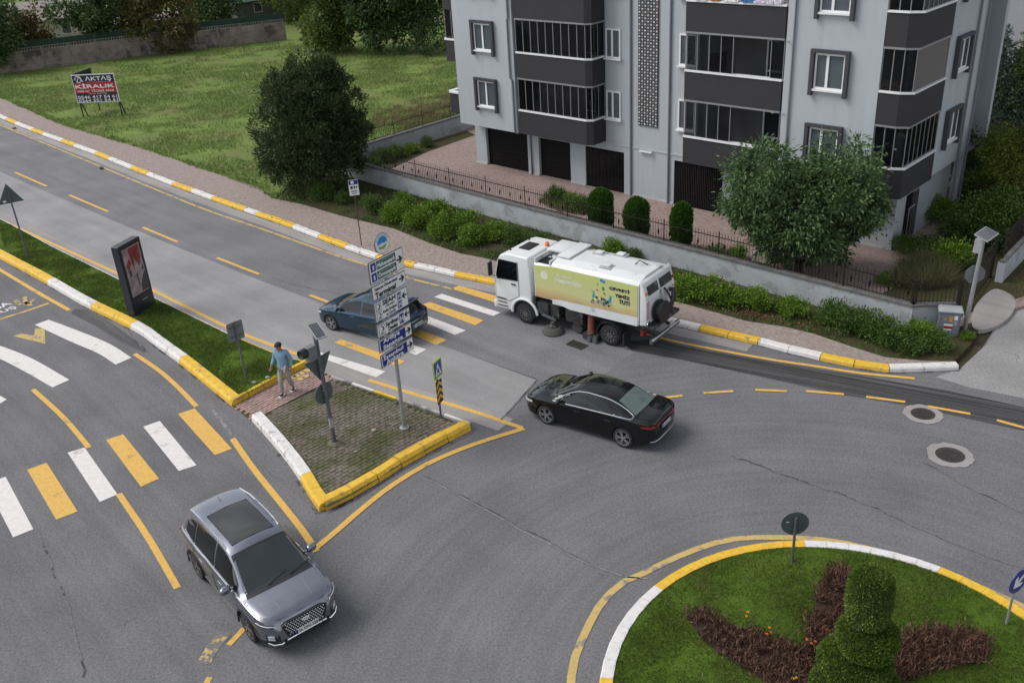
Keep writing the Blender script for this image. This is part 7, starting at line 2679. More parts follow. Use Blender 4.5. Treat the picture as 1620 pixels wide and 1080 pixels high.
# ------------------------------------------------------------------ blue hatchback
def build_hatch():
    s = .93
    a, b = G(525.5, 523), G(598, 541)
    d = (a - b).normalized()
    left = Vector((-d.y, d.x, 0))
    c = a - d * 1.30 * s - left * .865 * s
    ang = math.atan2(d.y, d.x)
    car = root('hatchback_car', (c.x, c.y, 0), ang, 'dark blue hatchback crossing the zebra behind the direction sign', 'car')
    car.scale = (s, s, s)
    K = Car(top=[(-2.16, .72), (-2.13, .92), (-2.07, 1.02), (-1.95, 1.18), (-1.80, 1.36), (-1.68, 1.42), (-1.3, 1.455), (-.8, 1.475), (-.2, 1.47), (.15, 1.435), (.4, 1.36), (.7, 1.22), (1.05, 1.04), (1.22, .97), (1.35, .935), (1.7, .875), (1.95, .79), (2.06, .71), (2.12, .62), (2.16, .52)],
            belt=[(-2.16, .68), (-2.08, .93), (-1.7, .99), (-1, .96), (0, .925), (1.1, .875), (1.6, .825), (1.9, .74), (2.05, .64), (2.16, .48)],
            wid=[(-2.16, .62), (-2.1, .72), (-1.95, .81), (-1.6, .87), (0, .88), (1.2, .88), (1.6, .865), (1.85, .82), (2.0, .72), (2.1, .60), (2.16, .48)],
            roofw=[(-2.16, .54), (-1.9, .58), (-1.5, .59), (-.6, .60), (.2, .60), (1.2, .76), (1.35, .79), (1.7, .76), (1.95, .66), (2.16, .40)],
            bot=[(-2.16, .42), (-2.0, .28), (-1.7, .20), (1.6, .19), (2.0, .23), (2.16, .30)], crown=.05)
    wx, rw = 1.30, .315
    cut_wells(K.body(), ['paint_blue', 'plastic_black', 'well_black'], [(sx * wx, sy * .55, sy * 1.2, .32, .355) for sx in (-1, 1) for sy in (-1, 1)], 'body', car)
    for sx in (-1, 1):
        for sy in (-1, 1):
            wheel(car, sx * wx, sy * .87, rw, .21, sy, 10, 'alloy', rr=.70)
    K.top_patch(car, 'windscreen', .22, 1.28, [(.22, .55), (.8, .64), (1.28, .71)], 'car_screen', bow0=.03, bow1=.07)
    K.top_patch(car, 'rear_window', -2.04, -1.76, [(-2.04, .60), (-1.76, .54)], 'car_glass', n=6)
    lo = [(-1.7, 1.07), (-1.2, 1.0), (0, .965), (1.0, .925)]
    hi = [(-1.7, 1.09), (-1.55, 1.20), (-1.2, 1.32), (-.7, 1.37), (-.1, 1.37), (.2, 1.325), (.55, 1.19), (1.0, .96)]
    for sy in (-1, 1):
        for x0, x1 in ((-1.64, -1.12), (-1.07, -.24), (-.17, .95)):
            K.side_patch(car, 'side_window', (x0, x1), lo, hi, sy, 'car_glass')
        mirror(car, .82, sy * .85, 1.0, sy, 'paint_blue')
        for x in (-.95, .05):
            m = MB().tube([(x, sy * (K.y_low(x, .82) + .02), .82), (x + .2, sy * (K.y_low(x + .2, .82) + .02), .825)], .013, 6)
            m.build('door_handle', 'paint_blue', car, smooth=True)
        for xg in (1.0, -.2, -1.1):
            gap_line(car, 'door_gap', [(xg, sy * (K.y_low(xg, zz) + .002), zz) for zz in ([.3, .5, .7, .88] if xg > -1 else [.68, .8, .92])])
        m = MB()
        for i in range(9):
            x = 1.72 + .33 * i / 8
            for zz in (.60 + .06 * (1 - i / 8), .68 + .07 * (1 - i / 8)):
                m.v.append((x + .014, sy * (K.y_low(x, zz) + .008), zz))
        for i in range(8):
            q = (2 * i, 2 * i + 2, 2 * i + 3, 2 * i + 1)
            m.f.append(q if sy < 0 else q[::-1])
            m.m.append(0)
        m.build('headlamp', 'lamp_glass', car)
        m = MB()
        for i in range(9):
            x = -2.13 + .36 * i / 8
            for zz in (.84 + .03 * i / 8, .99 - .02 * i / 8):
                m.v.append((x - .008, sy * (K.y_low(x, zz) + .012), zz))
        for i in range(8):
            q = (2 * i, 2 * i + 2, 2 * i + 3, 2 * i + 1)
            m.f.append(q if sy < 0 else q[::-1])
            m.m.append(0)
        m.build('tail_lamp', 'lamp_red', car)
    plate_on(car, -2.175, 0, .60, .52, .115, '54 ABK 881', -1)
    surf_tube(car, 'hatch_trim', [(-2.13, -.55, .83), (-2.165, -.3, .80), (-2.165, .3, .80), (-2.13, .55, .83)], .014, 'chrome')
    surf_tube(car, 'spoiler', [(-1.86, -.55, 1.38), (-1.9, -.2, 1.40), (-1.9, .2, 1.40), (-1.86, .55, 1.38)], .035, 'paint_blue')
    m = MB().box(2.1, 2.172, -.40, .40, .30, .50)
    m.build('grille', 'plastic_black', car)
build_hatch()

# ================================================================== street sweeper truck
def gradmat(name, top_c, mid_c, bot_c, z0, z1):
    """printed sheet fading from one colour to another (the print itself)"""
    m, nt, b, out = _nodes(name)
    L = nt.links.new
    tcn = N(nt, 'ShaderNodeTexCoord')
    sp = N(nt, 'ShaderNodeSeparateXYZ')
    L(tcn.outputs['Object'], sp.inputs[0])
    n = N(nt, 'ShaderNodeTexNoise', Scale=1.2, Detail=2)
    L(tcn.outputs['Object'], n.inputs['Vector'])
    ad = N(nt, 'ShaderNodeMath', operation='MULTIPLY_ADD')
    ad.inputs[1].default_value = .25
    L(n.outputs['Fac'], ad.inputs[0])
    L(sp.outputs['Z'], ad.inputs[2])
    r = N(nt, 'ShaderNodeMapRange')
    r.inputs['From Min'].default_value = z0 + .12
    r.inputs['From Max'].default_value = z1 + .12
    L(ad.outputs[0], r.inputs['Value'])
    rp = N(nt, 'ShaderNodeValToRGB')
    rp.color_ramp.elements[0].color = rgba(bot_c)
    rp.color_ramp.elements[1].color = rgba(top_c)
    e = rp.color_ramp.elements.new(.32)
    e.color = rgba(mid_c)
    L(r.outputs[0], rp.inputs[0])
    L(rp.outputs[0], b.inputs['Base Color'])
    b.inputs['Roughness'].default_value = .35
    b.inputs['Coat Weight'].default_value = .3
    MATS[name] = m
gradmat('truck_print', (0.50, 0.56, 0.20), (0.56, 0.54, 0.25), (0.48, 0.31, 0.15), 1.2, 2.3)
pmat('truck_white', (0.66, 0.67, 0.67), rough=0.4, var=0.05, scale=2, dirt=(0.42, 0.41, 0.39), dirt_fac=0.22, dirt_scale=1.2, coat=0.3)
pmat('truck_grey', (0.34, 0.36, 0.37), rough=0.5, var=0.1, scale=3)
pmat('machine_dark', (0.035, 0.034, 0.034), rough=0.7, var=0.3, scale=6, dirt=(0.11, 0.10, 0.09), dirt_fac=0.35)
pmat('hose_red', (0.17, 0.05, 0.035), rough=0.8, var=0.25, scale=8)
pmat('brush_bristle', (0.07, 0.068, 0.065), rough=0.95, var=0.3, scale=30)
pmat('print_pale', (0.66, 0.68, 0.52), rough=0.5, var=0.05)
pmat('print_teal', (0.03, 0.30, 0.42), rough=0.5, var=0.1)
pmat('print_green', (0.05, 0.22, 0.07), rough=0.5, var=0.1)

def bev(mb, off, name, mats, parent, seg=2):
    """a solid with softened edges"""
    bm = bmesh.new()
    vs = [bm.verts.new(v) for v in mb.v]
    for f, mi in zip(mb.f, mb.m):
        try:
            fc = bm.faces.new([vs[i] for i in f])
            fc.material_index = mi
        except ValueError:
            pass
    bmesh.ops.remove_doubles(bm, verts=bm.verts, dist=1e-5)
    bmesh.ops.dissolve_limit(bm, angle_limit=R(1), verts=bm.verts, edges=bm.edges)
    bmesh.ops.bevel(bm, geom=list(bm.edges), offset=off, segments=seg, profile=.6, affect='EDGES', clamp_overlap=True)
    bmesh.ops.recalc_face_normals(bm, faces=bm.faces)
    me = bpy.data.meshes.new(name)
    bm.to_mesh(me)
    bm.free()
    for mt in mats if isinstance(mats, list) else [mats]:
        me.materials.append(MATS[mt])
    me.polygons.foreach_set('use_smooth', [True] * len(me.polygons))
    me.set_sharp_from_angle(angle=R(35))
    me.update()
    return put(name, me, parent)

def yz_extrude(poly, x0, x1):
    """poly of (y, z) extruded along x"""
    m = MB().prism(poly, x0, x1)
    return MB().add([(z, x, y) for x, y, z in m.v], m.f)

def build_truck():
    a, b = G(833, 511), G(964.5, 546.7)
    d = (a - b).normalized()
    left = Vector((-d.y, d.x, 0))
    HW = .93
    c = b - left * (HW - .03)
    T = root('sweeper_truck', (c.x, c.y, 0), math.atan2(d.y, d.x), 'white street sweeper truck with green printed side working along the far kerb', 'truck')
    WX, WR = 3.37, .375
    # cab
    prof = [(4.60, .34), (4.68, .60), (4.67, 1.36), (4.50, 2.12), (4.36, 2.36), (4.1, 2.46), (3.16, 2.46), (3.10, 1.9), (3.08, .95), (3.0, .62), (3.95, .30), (4.2, .28)]
    prof = [(4.60, .34), (4.68, .60), (4.67, 1.36), (4.50, 2.12), (4.36, 2.36), (4.1, 2.46), (3.16, 2.46), (3.10, 1.9), (3.08, .62), (4.0, .34)]
    m = MB().xzprism(prof, -HW + .01, HW - .01)
    cab = bev(m, .07, 'cab', ['paint_truck'], T, 3)
    # wheel opening in the cab: dark half ring proud of the side with a flared arch
    for sy in (-1, 1):
        pts = [(WX + math.cos(R(t)) * .50, .40 + math.sin(R(t)) * .50) for t in range(0, 181, 12)] + [(WX - .50, .32), (WX + .50, .32)]
        m = MB().xzprism(pts, sy * (HW - .03), sy * (HW + .004)) if sy > 0 else MB().xzprism(pts, sy * (HW + .004), sy * (HW - .03))
        m.build('wheel_arch', 'well_black', T)
        m = MB()
        m.tube([(WX + math.cos(R(t)) * .53, sy * (HW + .02), .40 + math.sin(R(t)) * .53) for t in range(-5, 181, 12)], .05, 6)
        m.build('arch_flare', 'paint_truck', T, smooth=True)
        wheel(T, WX, sy * (HW + .02), WR, .26, sy, 10, 'alloy_dark', rr=.60, twin=False)
        wheel(T, 0, sy * (HW - .02), WR, .40, sy, 10, 'alloy_dark', rr=.60, twin=False)
        y = sy * (HW + .001)
        y0_, y1_ = (y, y + .012) if sy > 0 else (y - .012, y)
        win = [(4.38, 2.18), (3.66, 2.18), (3.66, 1.56), (4.50, 1.50), (4.52, 1.66)]
        fr_ = MB().xzprism([(p[0] + (.03 if p[0] > 4 else -.03), p[1] + (.03 if p[1] > 2 else -.03)) for p in win], y0_ - .006, y1_ - .006).build('window_seal', 'plastic_black', cab)
        MB().xzprism(win, y0_, y1_).build('side_window', 'car_glass', fr_)
        dg = [(4.60, 1.5), (4.62, .72), (4.02, .72), (3.60, .98), (3.60, 2.24)]
        m = MB()
        m.tube([(p[0], sy * (HW + .002), p[1]) for p in dg], .007, 5)
        m.build('door_gap', 'well_black', cab)
        MB().box(3.72, 3.9, min(sy * HW, sy * (HW + .03)), max(sy * HW, sy * (HW + .03)), 1.36, 1.40).build('door_handle', 'plastic_black', cab)
        MB().box(4.42, 4.64, min(sy * (HW + .002), sy * (HW + .012)), max(sy * (HW + .002), sy * (HW + .012)), 1.34, 1.345).build('body_line', 'truck_grey', cab)
        for k in range(3):
            MB().box(4.12 + .03 * k, 4.56, min(sy * (HW - .05), sy * (HW + .012)), max(sy * (HW - .05), sy * (HW + .012)), .46 + .14 * k, .49 + .14 * k).build('step', 'machine_dark', cab)
        # mirrors on arms
        m = MB()
        m.tube([(4.50, sy * HW, 2.18), (4.66, sy * (HW + .16), 2.14), (4.66, sy * (HW + .16), 1.6), (4.52, sy * HW, 1.56)], .016, 6)
        ma = m.build('mirror_arm', 'plastic_black', cab)
        bev(MB().box(4.62, 4.70, min(sy * (HW + .08), sy * (HW + .26)), max(sy * (HW + .08), sy * (HW + .26)), 1.62, 2.1), .02, 'mirror', 'plastic_black', ma)
        bev(MB().box(4.66, 4.72, min(sy * .55, sy * .85), max(sy * .55, sy * .85), .62, .78), .02, 'headlamp', 'lamp_glass', cab)
    m = MB()
    m.add([(4.685, -.80, 1.42), (4.685, .80, 1.42), (4.525, .76, 2.10), (4.525, -.76, 2.10)], [(0, 1, 2, 3)])
    m.build('windscreen', 'car_glass', cab)
    bev(MB().box(4.66, 4.72, -.70, .70, .85, 1.25), .02, 'grille', 'plastic_black', cab)
    bev(MB().box(4.62, 4.76, -.90, .90, .32, .58), .04, 'bumper', 'paint_truck', cab)
    bev(MB().box(3.55, 3.98, -.32, .32, 2.455, 2.495), .015, 'roof_hatch', 'plastic_black', cab)
    m = MB()
    m.lathe([(.08, 2.44), (.08, 2.50), (.075, 2.56), (.05, 2.60), (.001, 2.61)], 14, org=(3.25, -.35, 0))
    m.build('beacon', 'lamp_amber', cab, smooth=True)
    for y in (.55, -.55):
        m = MB().lathe([(.035, 2.42), (.035, 2.48), (.001, 2.49)], 10, org=(4.15, y, 0))
        m.build('marker_lamp', 'plastic_black', cab, smooth=True)
    # chassis
    for y in (-.4, .4):
        MB().box(-1.1, 4.4, y - .04, y + .04, .55, .75).build('chassis_rail', 'machine_dark', T)
    MB().box(2.05, 3.05, -.80, .80, .42, .95).build('pump_housing', 'machine_dark', T)
    MB().tube([(0, -.9, WR), (0, .9, WR)], .06, 8).build('rear_axle', 'machine_dark', T)
    MB().tube([(WX, -.9, WR), (WX, .9, WR)], .05, 8).build('front_axle', 'machine_dark', T)
    # hopper body
    sec = [(-HW, 1.0), (HW, 1.0), (HW, 2.36), (HW - .10, 2.47), (.45, 2.56), (-.45, 2.56), (-HW + .10, 2.47), (-HW, 2.36)]
    m = yz_extrude(sec, -1.10, 2.22)
    hop = bev(m, .03, 'hopper', 'truck_white', T)
    # lower front part of the hopper under the engine deck
    sec2 = [(-HW, 1.14), (HW, 1.14), (HW, 2.30), (HW - .06, 2.36), (-HW + .06, 2.36), (-HW, 2.30)]
    fh = bev(yz_extrude(sec2, 2.225, 2.92), .03, 'engine_deck', 'truck_white', T)
    MB().box(2.32, 2.84, .30, HW - .1, 2.364, 2.37).build('deck_opening', 'well_black', fh)
    for x in (2.26, 2.86):
        MB().box(x, x + .05, -.2, HW - .04, 2.37, 2.52).build('deck_rail', 'truck_white', fh)
    MB().tube([(2.5, .45, 2.37), (2.5, .45, 2.55), (2.62, .62, 2.52)], .03, 8).build('deck_valve', 'plastic_black', fh)
    lid1 = MB().box(2.28, 2.95, -.85, .10, 2.50, 2.58)
    bev(lid1, .02, 'deck_lid', 'truck_white', fh)
    lid2 = MB().box(1.72, 2.20, -.80, .55, 2.575, 2.64)
    bev(lid2, .02, 'deck_lid', 'truck_white', hop)
    MB().box(2.21, 2.275, -.85, .5, 2.55, 2.59).build('lid_gutter', 'truck_grey', hop)
    for x, y in ((1.15, -.42), (.45, -.62), (.35, .42)):
        b0 = bev(MB().box(x - .22, x + .22, y - .18, y + .18, 2.53, 2.575), .02, 'roof_vent', 'truck_grey', hop)
        bev(MB().box(x - .13, x + .13, y - .11, y + .11, 2.577, 2.64), .02, 'vent_cap', 'truck_white', b0)
    m = MB()
    m.tube([(-.35, -.15, 2.56), (-.45, -.25, 2.68), (-.62, -.2, 2.66), (-.72, -.3, 2.57)], .018, 6)
    m.build('roof_hose', 'plastic_black', hop, smooth=True)
    # printed side panels
    for sy in (1, -1):
        y = sy * (HW + .002)
        pp = [(-1.06, 1.30), (-1.06, 2.36), (2.20, 2.36), (2.88, 2.28), (2.88, 1.16), (2.3, 1.18), (1.9, 1.24)]
        pl_ = MB().xzprism(pp, min(y, y + sy * .012), max(y, y + sy * .012)).build('printed_panel', 'truck_print', T)
        # print frame: local x runs from the viewer's left to right
        F = Matrix(((-sy, 0, 0, 0), (0, -sy, 0, sy * (HW + .016)), (0, 0, 1, 0), (0, 0, 0, 1)))
        def tx(body, mat, x, z, h, w, bold=.0):
            text(pl_, body, mat, -sy * x, z, h, -.001, w, frame=F, bold=bold)
        def mk(name, pts, mat, lift=0.0):
            mm = MB().xzprism([(-sy * p[0], p[1]) for p in pts], -.003 - lift, -.0005 - lift)
            mm.v = [tuple(F @ Vector(v)) for v in mm.v]
            return mm.build(name, mat, pl_)
        mk('round_mark', disc_pts(2.48, 2.0, .155), 'print_pale')
        tx('Bu Şehir', 'print_pale', 1.68, 2.10, .12, .62, .006)
        tx('Hepimizin', 'print_pale', 1.52, 1.92, .23, 1.02, .012)
        tx('Sakarya Büyükşehir Belediyesi', 'print_pale', 1.45, 1.72, .05, 1.5)
        tx('çevre koruma ve kontrol', 'print_pale', 2.3, 1.72, .04, .55)
        for k, (body, z) in enumerate((('ÇEVREYİ', 2.10), ('TEMİZ', 1.90), ('TUT!', 1.70))):
            w = (.74, .52, .38)[k]
            tx(body, 'sign_white', -.78 + w / 2, z, .15, w + .015, .012)
            t_ = text(pl_, body, 'print_black', -sy * (-.78 + w / 2), z, .135, -.006, w, frame=F, bold=.011)
        # picture: litter heap with leaves flying above
        mk('leaf_print', [(.52, 1.92), (.62, 1.62), (.55, 1.60)], 'print_teal')
        mk('leaf_print', [(.60, 1.88), (.64, 1.90), (.48, 1.60), (.44, 1.62)], 'print_teal')
        mk('leaf_print', [(-.12, 1.80), (-.05, 1.84), (-.02, 1.60), (-.10, 1.56)], 'print_teal')
        mk('leaf_print', [(-.14, 1.78), (.10, 1.58), (.04, 1.54)], 'print_teal')
        mk('leaf_print', disc_pts(.25, 2.28, .055), 'emblem_sky')
        mk('leaf_print', disc_pts(.16, 2.25, .05), 'emblem_sky')
        mk('leaf_print', [(.18, 2.08), (.25, 2.04), (.20, 1.92), (.12, 2.0)], 'print_green')
        mk('leaf_print', [(.40, 1.96), (.46, 1.92), (.36, 1.88)], 'print_red')
        mk('leaf_print', [(.14, 1.90), (.20, 1.86), (.10, 1.76)], 'print_green')
        mk('leaf_print', [(.40, 2.16), (.44, 2.12), (.38, 2.08)], 'print_green')
        rng = random.Random(12)
        for k in range(60):
            u = rng.uniform(-1, 1)
            zz = 1.44 + (1 - u * u) * rng.uniform(.0, .30)
            s_ = rng.uniform(.02, .045)
            xx = .27 + u * .38
            mk('litter_print', [(xx - s_, zz - s_), (xx + s_, zz - s_ * .6), (xx + s_ * .7, zz + s_), (xx - s_ * .6, zz + s_ * .8)], ['board_navy', 'machine_dark', 'print_pale', 'sign_blue2', 'petal_yellow', 'truck_grey', 'print_green'][k % 7], .002 + .0004 * k)
        # white skirt below the print
        sk = [(-1.06, .98), (-1.06, 1.295), (1.88, 1.235), (2.28, 1.175), (1.75, 1.02), (1.5, .96)]
        MB().xzprism(sk, min(y, y + sy * .010), max(y, y + sy * .010)).build('skirt', 'truck_white', T)
        # mudguard over the rear wheel
        m = MB()
        n = 10
        arc = [(math.cos(R(t)) * .47, .40 + math.sin(R(t)) * .47) for t in np.linspace(-5, 185, n + 1)]
        for r_, yy in ((1, sy * (HW - .42)), (1, sy * (HW + .02))):
            m.v += [(p[0], yy, p[1]) for p in arc]
        for i in range(n):
            m.f.append((i, i + 1, n + 2 + i, n + 1 + i))
            m.m.append(0)
        k = len(m.v)
        m.v += [(p[0] * .94, sy * (HW + .02), .40 + (p[1] - .40) * .94) for p in arc]
        for i in range(n):
            m.f.append((n + 1 + i, n + 2 + i, k + i + 1, k + i))
            m.m.append(0)
        m.build('mudguard', 'plastic_black', T, smooth=True)
        MB().box(-.56, -.50, min(sy * (HW - .4), sy * HW), max(sy * (HW - .4), sy * HW), .14, .55).build('mud_flap', 'plastic_black', T)
        bev(MB().box(2.42, 2.92, min(sy * .45, sy * (HW - .04)), max(sy * .45, sy * (HW - .04)), .50, .92), .03, 'battery_box', 'machine_dark', T)
        bev(MB().box(2.90, 3.0, min(sy * .4, sy * HW), max(sy * .4, sy * HW), .35, 1.08), .02, 'splash_guard', 'plastic_black', T)
    # sweeping gear on the left side
    for sy in (1, -1):
        org = (2.15, sy * (HW + .10), 0)
        m = MB()
        m.lathe([(.36, .01), (.38, .05), (.27, .20), (.22, .22), (.001, .22)], 24, org=org)
        br = m.build('side_brush', 'brush_bristle', T, smooth=True)
        m = MB()
        m.lathe([(.16, .22), (.16, .26), (.09, .27), (.09, .40), (.001, .40)], 16, org=org)
        m.build('brush_motor', 'machine_dark', br)
        MB().tube([(2.15, sy * (HW + .08), .38), (2.32, sy * .75, .52), (2.62, sy * .5, .62)], .035, 8).build('brush_arm', 'machine_dark', br)
        MB().bar((2.62, sy * (HW + .05), .55), (2.05, sy * (HW + .08), .48), .05, .08).build('brush_bracket', 'steel_dark', br)
        m = MB()
        m.tube([(.78, sy * .72, 1.0), (.78, sy * .76, .70), (.76, sy * .82, .42), (.72, sy * .86, .24)], [.12, .12, .115, .13], 12)
        nz = m.build('suction_hose', 'hose_red', T, smooth=True)
        MB().box(.45, 1.0, min(sy * .62, sy * (HW + .05)), max(sy * .62, sy * (HW + .05)), .06, .24).build('suction_head', 'machine_dark', nz)
        for x in (.50, .72):
            m = MB()
            m.lathe([(.001, sy * (HW + .05)), (.085, sy * (HW + .05)), (.085, sy * (HW + .12)), (.001, sy * (HW + .12))], 14, axis='y', org=(x, 0, .10))
            m.build('guide_wheel', 'steel_dark', nz)
        MB().box(1.1, 1.75, min(sy * .55, sy * .82), max(sy * .55, sy * .82), .45, .95).build('hydraulic_tank', 'machine_dark', T)
        MB().tube([(1.2, sy * .86, .75), (1.5, sy * .9, .55), (1.75, sy * .86, .7)], .02, 6).build('hydraulic_hose', 'plastic_black', T)
    MB().tube([(1.4, -.7, .22), (1.4, .7, .22)], .2, 16).build('wide_brush', 'brush_bristle', T, smooth=True)
    # rear door and what hangs on it
    rd = [(-1.12, 1.0), (-1.12, 2.50), (-1.22, 2.44), (-1.36, 1.9), (-1.36, 1.05)]
    m = MB().xzprism(rd, -HW + .02, HW - .02)
    door = bev(m, .03, 'rear_door', 'truck_white', T)
    def on_rear(z):
        return float(np.interp(z, [1.05, 1.9, 2.44], [-1.362, -1.362, -1.222]))
    for y0, y1 in ((.12, .74), (-.74, -.02)):
        m = MB()
        m.add([(on_rear(2.02) - .008, y0, 2.02), (on_rear(2.02) - .008, y1, 2.02), (on_rear(2.30) - .008, y1, 2.30), (on_rear(2.30) - .008, y0, 2.30), (on_rear(2.02) - .03, y0, 2.02), (on_rear(2.02) - .03, y1, 2.02), (on_rear(2.30) - .03, y1, 2.30), (on_rear(2.30) - .03, y0, 2.30)],
              [(4, 7, 6, 5), (0, 4, 5, 1), (1, 5, 6, 2), (2, 6, 7, 3), (3, 7, 4, 0)])
        m.build('rear_slot', 'machine_dark', door)
    for sy in (1, -1):
        m = MB().lathe([(.05, -.02), (.05, .06), (.001, .07)], 10, org=(-1.30, sy * .84, 2.08))
        m.build('rear_beacon', 'lamp_amber' if sy > 0 else 'lamp_red', door, smooth=True)
        for k in range(7):
            z = 1.22 + k * .09
            m = MB()
            m.add([(-1.367, sy * .88, z), (-1.367, sy * .74, z + .05), (-1.367, sy * .74, z + .095), (-1.367, sy * .88, z + .045)], [(0, 1, 2, 3) if sy < 0 else (3, 2, 1, 0)])
            m.build('warning_stripe', 'print_red', door)
        m = MB().box(-1.365, -1.362, min(sy * .73, sy * .89), max(sy * .73, sy * .89), 1.2, 1.92)
        m.build('stripe_ground', 'sign_white', door)
        MB().tube([(-1.37, sy * .80, 1.06), (-1.40, sy * .80, 1.06)], .10, 14).build('rear_reflector', 'chrome', door)
        bev(MB().box(-1.22, -1.12, min(sy * .58, sy * .86), max(sy * .58, sy * .86), .62, .78), .015, 'tail_lamp', 'lamp_red', T)
    m = MB()
    m.lathe([(.001, -.36), (.34, -.36), (.36, -.30), (.30, -.27), (.30, -.14), (.36, -.12), (.34, -.04), (.001, -.04)], 24, axis='y', org=(0, 0, 0))
    m.v = [(-1.36 + y * .9, x + .28, z + 1.38) for x, y, z in m.v]
    m.build('hose_reel', 'plastic_black', door, smooth=True)
    m = MB()
    m.tube([(-1.40, .02, 1.10), (-1.62, -.1, 1.25), (-1.66, -.28, 1.6), (-1.55, -.5, 1.82), (-1.40, -.6, 1.75)], .075, 10)
    m.build('suction_arm', 'plastic_black', door, smooth=True)
    m = MB()
    m.tube([(-1.38, -.2, 1.95), (-1.50, -.3, 1.7), (-1.55, -.42, 1.4), (-1.42, -.5, 1.15)], .03, 8)
    m.build('rear_hose', 'machine_dark', door, smooth=True)
    m = MB()
    m.tube([(-1.385, .05, 2.0), (-1.42, .02, 1.7), (-1.42, .02, 1.2)], .025, 8)
    m.build('door_strut', 'truck_grey', door, smooth=True)
    bev(MB().box(-1.60, -1.20, -.86, .86, .92, 1.02), .02, 'rear_tray', 'machine_dark', T)
    MB().box(-1.58, -1.50, -HW, HW, .46, .58).build('rear_bumper', 'steel_dark', T)
    MB().box(-1.6, -1.582, -HW + .02, HW - .02, .56, .60).build('bumper_strip', 'paint_white', T)
    for y in (-.5, .5):
        MB().bar((-1.1, y, .66), (-1.55, y, .52), .06, .08).build('bumper_bracket', 'machine_dark', T)
    plate_on(T, -1.61, -.35, .68, .42, .11, '54 ADR 318', -1)
build_truck()

# ================================================================== pedestrian
pmat('skin', (0.34, 0.19, 0.13), rough=0.6, var=0.06)
pmat('hair_dark', (0.012, 0.010, 0.010), rough=0.7, var=0.2, scale=30)
pmat('shirt_blue', (0.20, 0.33, 0.47), rough=0.9, var=0.08, scale=7, bump=0.3, bscale=9)
pmat('trousers_beige', (0.33, 0.31, 0.30), rough=0.9, var=0.08, scale=7, bump=0.3, bscale=9)
pmat('shoe_navy', (0.015, 0.017, 0.03), rough=0.7, var=0.1)
pmat('sole_white', (0.6, 0.6, 0.6), rough=0.7, var=0.1)

def skin_obj(name, verts, edges, radii, mat, parent, rootv=0, sub=2, extra=None):
    me = bpy.data.meshes.new(name)
    me.from_pydata(verts, edges, [])
    o = bpy.data.objects.new(name, me)
    COL.objects.link(o)
    sk = o.modifiers.new('s', 'SKIN')
    for i, v in enumerate(me.skin_vertices[0].data):
        r = radii[i]
        v.radius = r if isinstance(r, tuple) else (r, r)
        v.use_root = i == rootv
    sb = o.modifiers.new('d', 'SUBSURF')
    sb.levels = sub
    sb.render_levels = sub
    dg = bpy.context.evaluated_depsgraph_get()
    dg.update()
    new = bpy.data.meshes.new_from_object(o.evaluated_get(dg))
    bpy.data.objects.remove(o)
    V = [tuple(v.co) for v in new.vertices]
    F = [tuple(p.vertices) for p in new.polygons]
    bpy.data.meshes.remove(new)
    m = MB().add(V, F)
    if extra:
        extra(m)
    return m.build(name, mat, parent, smooth=True, angle=70)

def ball(m, c, rx, ry, rz, n=10):
    bm = bmesh.new()
    bmesh.ops.create_uvsphere(bm, u_segments=n, v_segments=n - 2, radius=1)
    m.add([(c[0] + v.co.x * rx, c[1] + v.co.y * ry, c[2] + v.co.z * rz) for v in bm.verts], [tuple(v.index for v in f.verts) for f in bm.faces])
    bm.free()

g = G(456, 621, .045)
_fd = G(380, 652) - G(505, 588)
PR = root('person', (g.x, g.y, .042), math.atan2(_fd.y, _fd.x) - R(90) + R(28), 'person in light blue shirt, beige trousers and dark cap walking across the refuge path', 'person')
PR.scale = (1.03, 1.03, 1.03)
hipR, hipL = (.09, 0, .90), (-.09, 0, .90)
J = dict(pel=(0, 0, .93), bel=(0, .02, 1.08), che=(0, .01, 1.28), nek=(0, .02, 1.45), hd0=(0, .06, 1.53), hd=(0, .085, 1.61), hd2=(0, .09, 1.69),
         sR=(.18, 0, 1.40), eR=(.27, -.05, 1.15), wR=(.34, .08, .94), hR=(.36, .11, .87), sL=(-.18, 0, 1.40), eL=(-.25, -.07, 1.13), wL=(-.25, .02, .89), hL=(-.245, .04, .81),
         hpR=hipR, kR=(.10, .15, .50), aR=(.10, .17, .10), tR=(.11, .31, .045), hpL=hipL, kL=(-.10, -.01, .49), aL=(-.09, -.20, .11), tL=(-.09, -.07, .045))
names = list(J)
E_ = [('pel', 'bel'), ('bel', 'che'), ('che', 'nek'), ('nek', 'hd0'), ('hd0', 'hd'), ('hd', 'hd2'), ('che', 'sR'), ('sR', 'eR'), ('eR', 'wR'), ('wR', 'hR'), ('che', 'sL'), ('sL', 'eL'), ('eL', 'wL'), ('wL', 'hL'),
      ('pel', 'hpR'), ('hpR', 'kR'), ('kR', 'aR'), ('aR', 'tR'), ('pel', 'hpL'), ('hpL', 'kL'), ('kL', 'aL'), ('aL', 'tL')]
RAD = dict(pel=(.14, .11), bel=(.135, .115), che=(.15, .11), nek=.055, hd0=.075, hd=.092, hd2=.08, sR=.065, eR=.044, wR=.03, hR=(.036, .02), sL=.065, eL=.044, wL=.03, hL=(.036, .02),
           hpR=.085, kR=.06, aR=.042, tR=.035, hpL=.085, kL=.06, aL=.042, tL=.035)
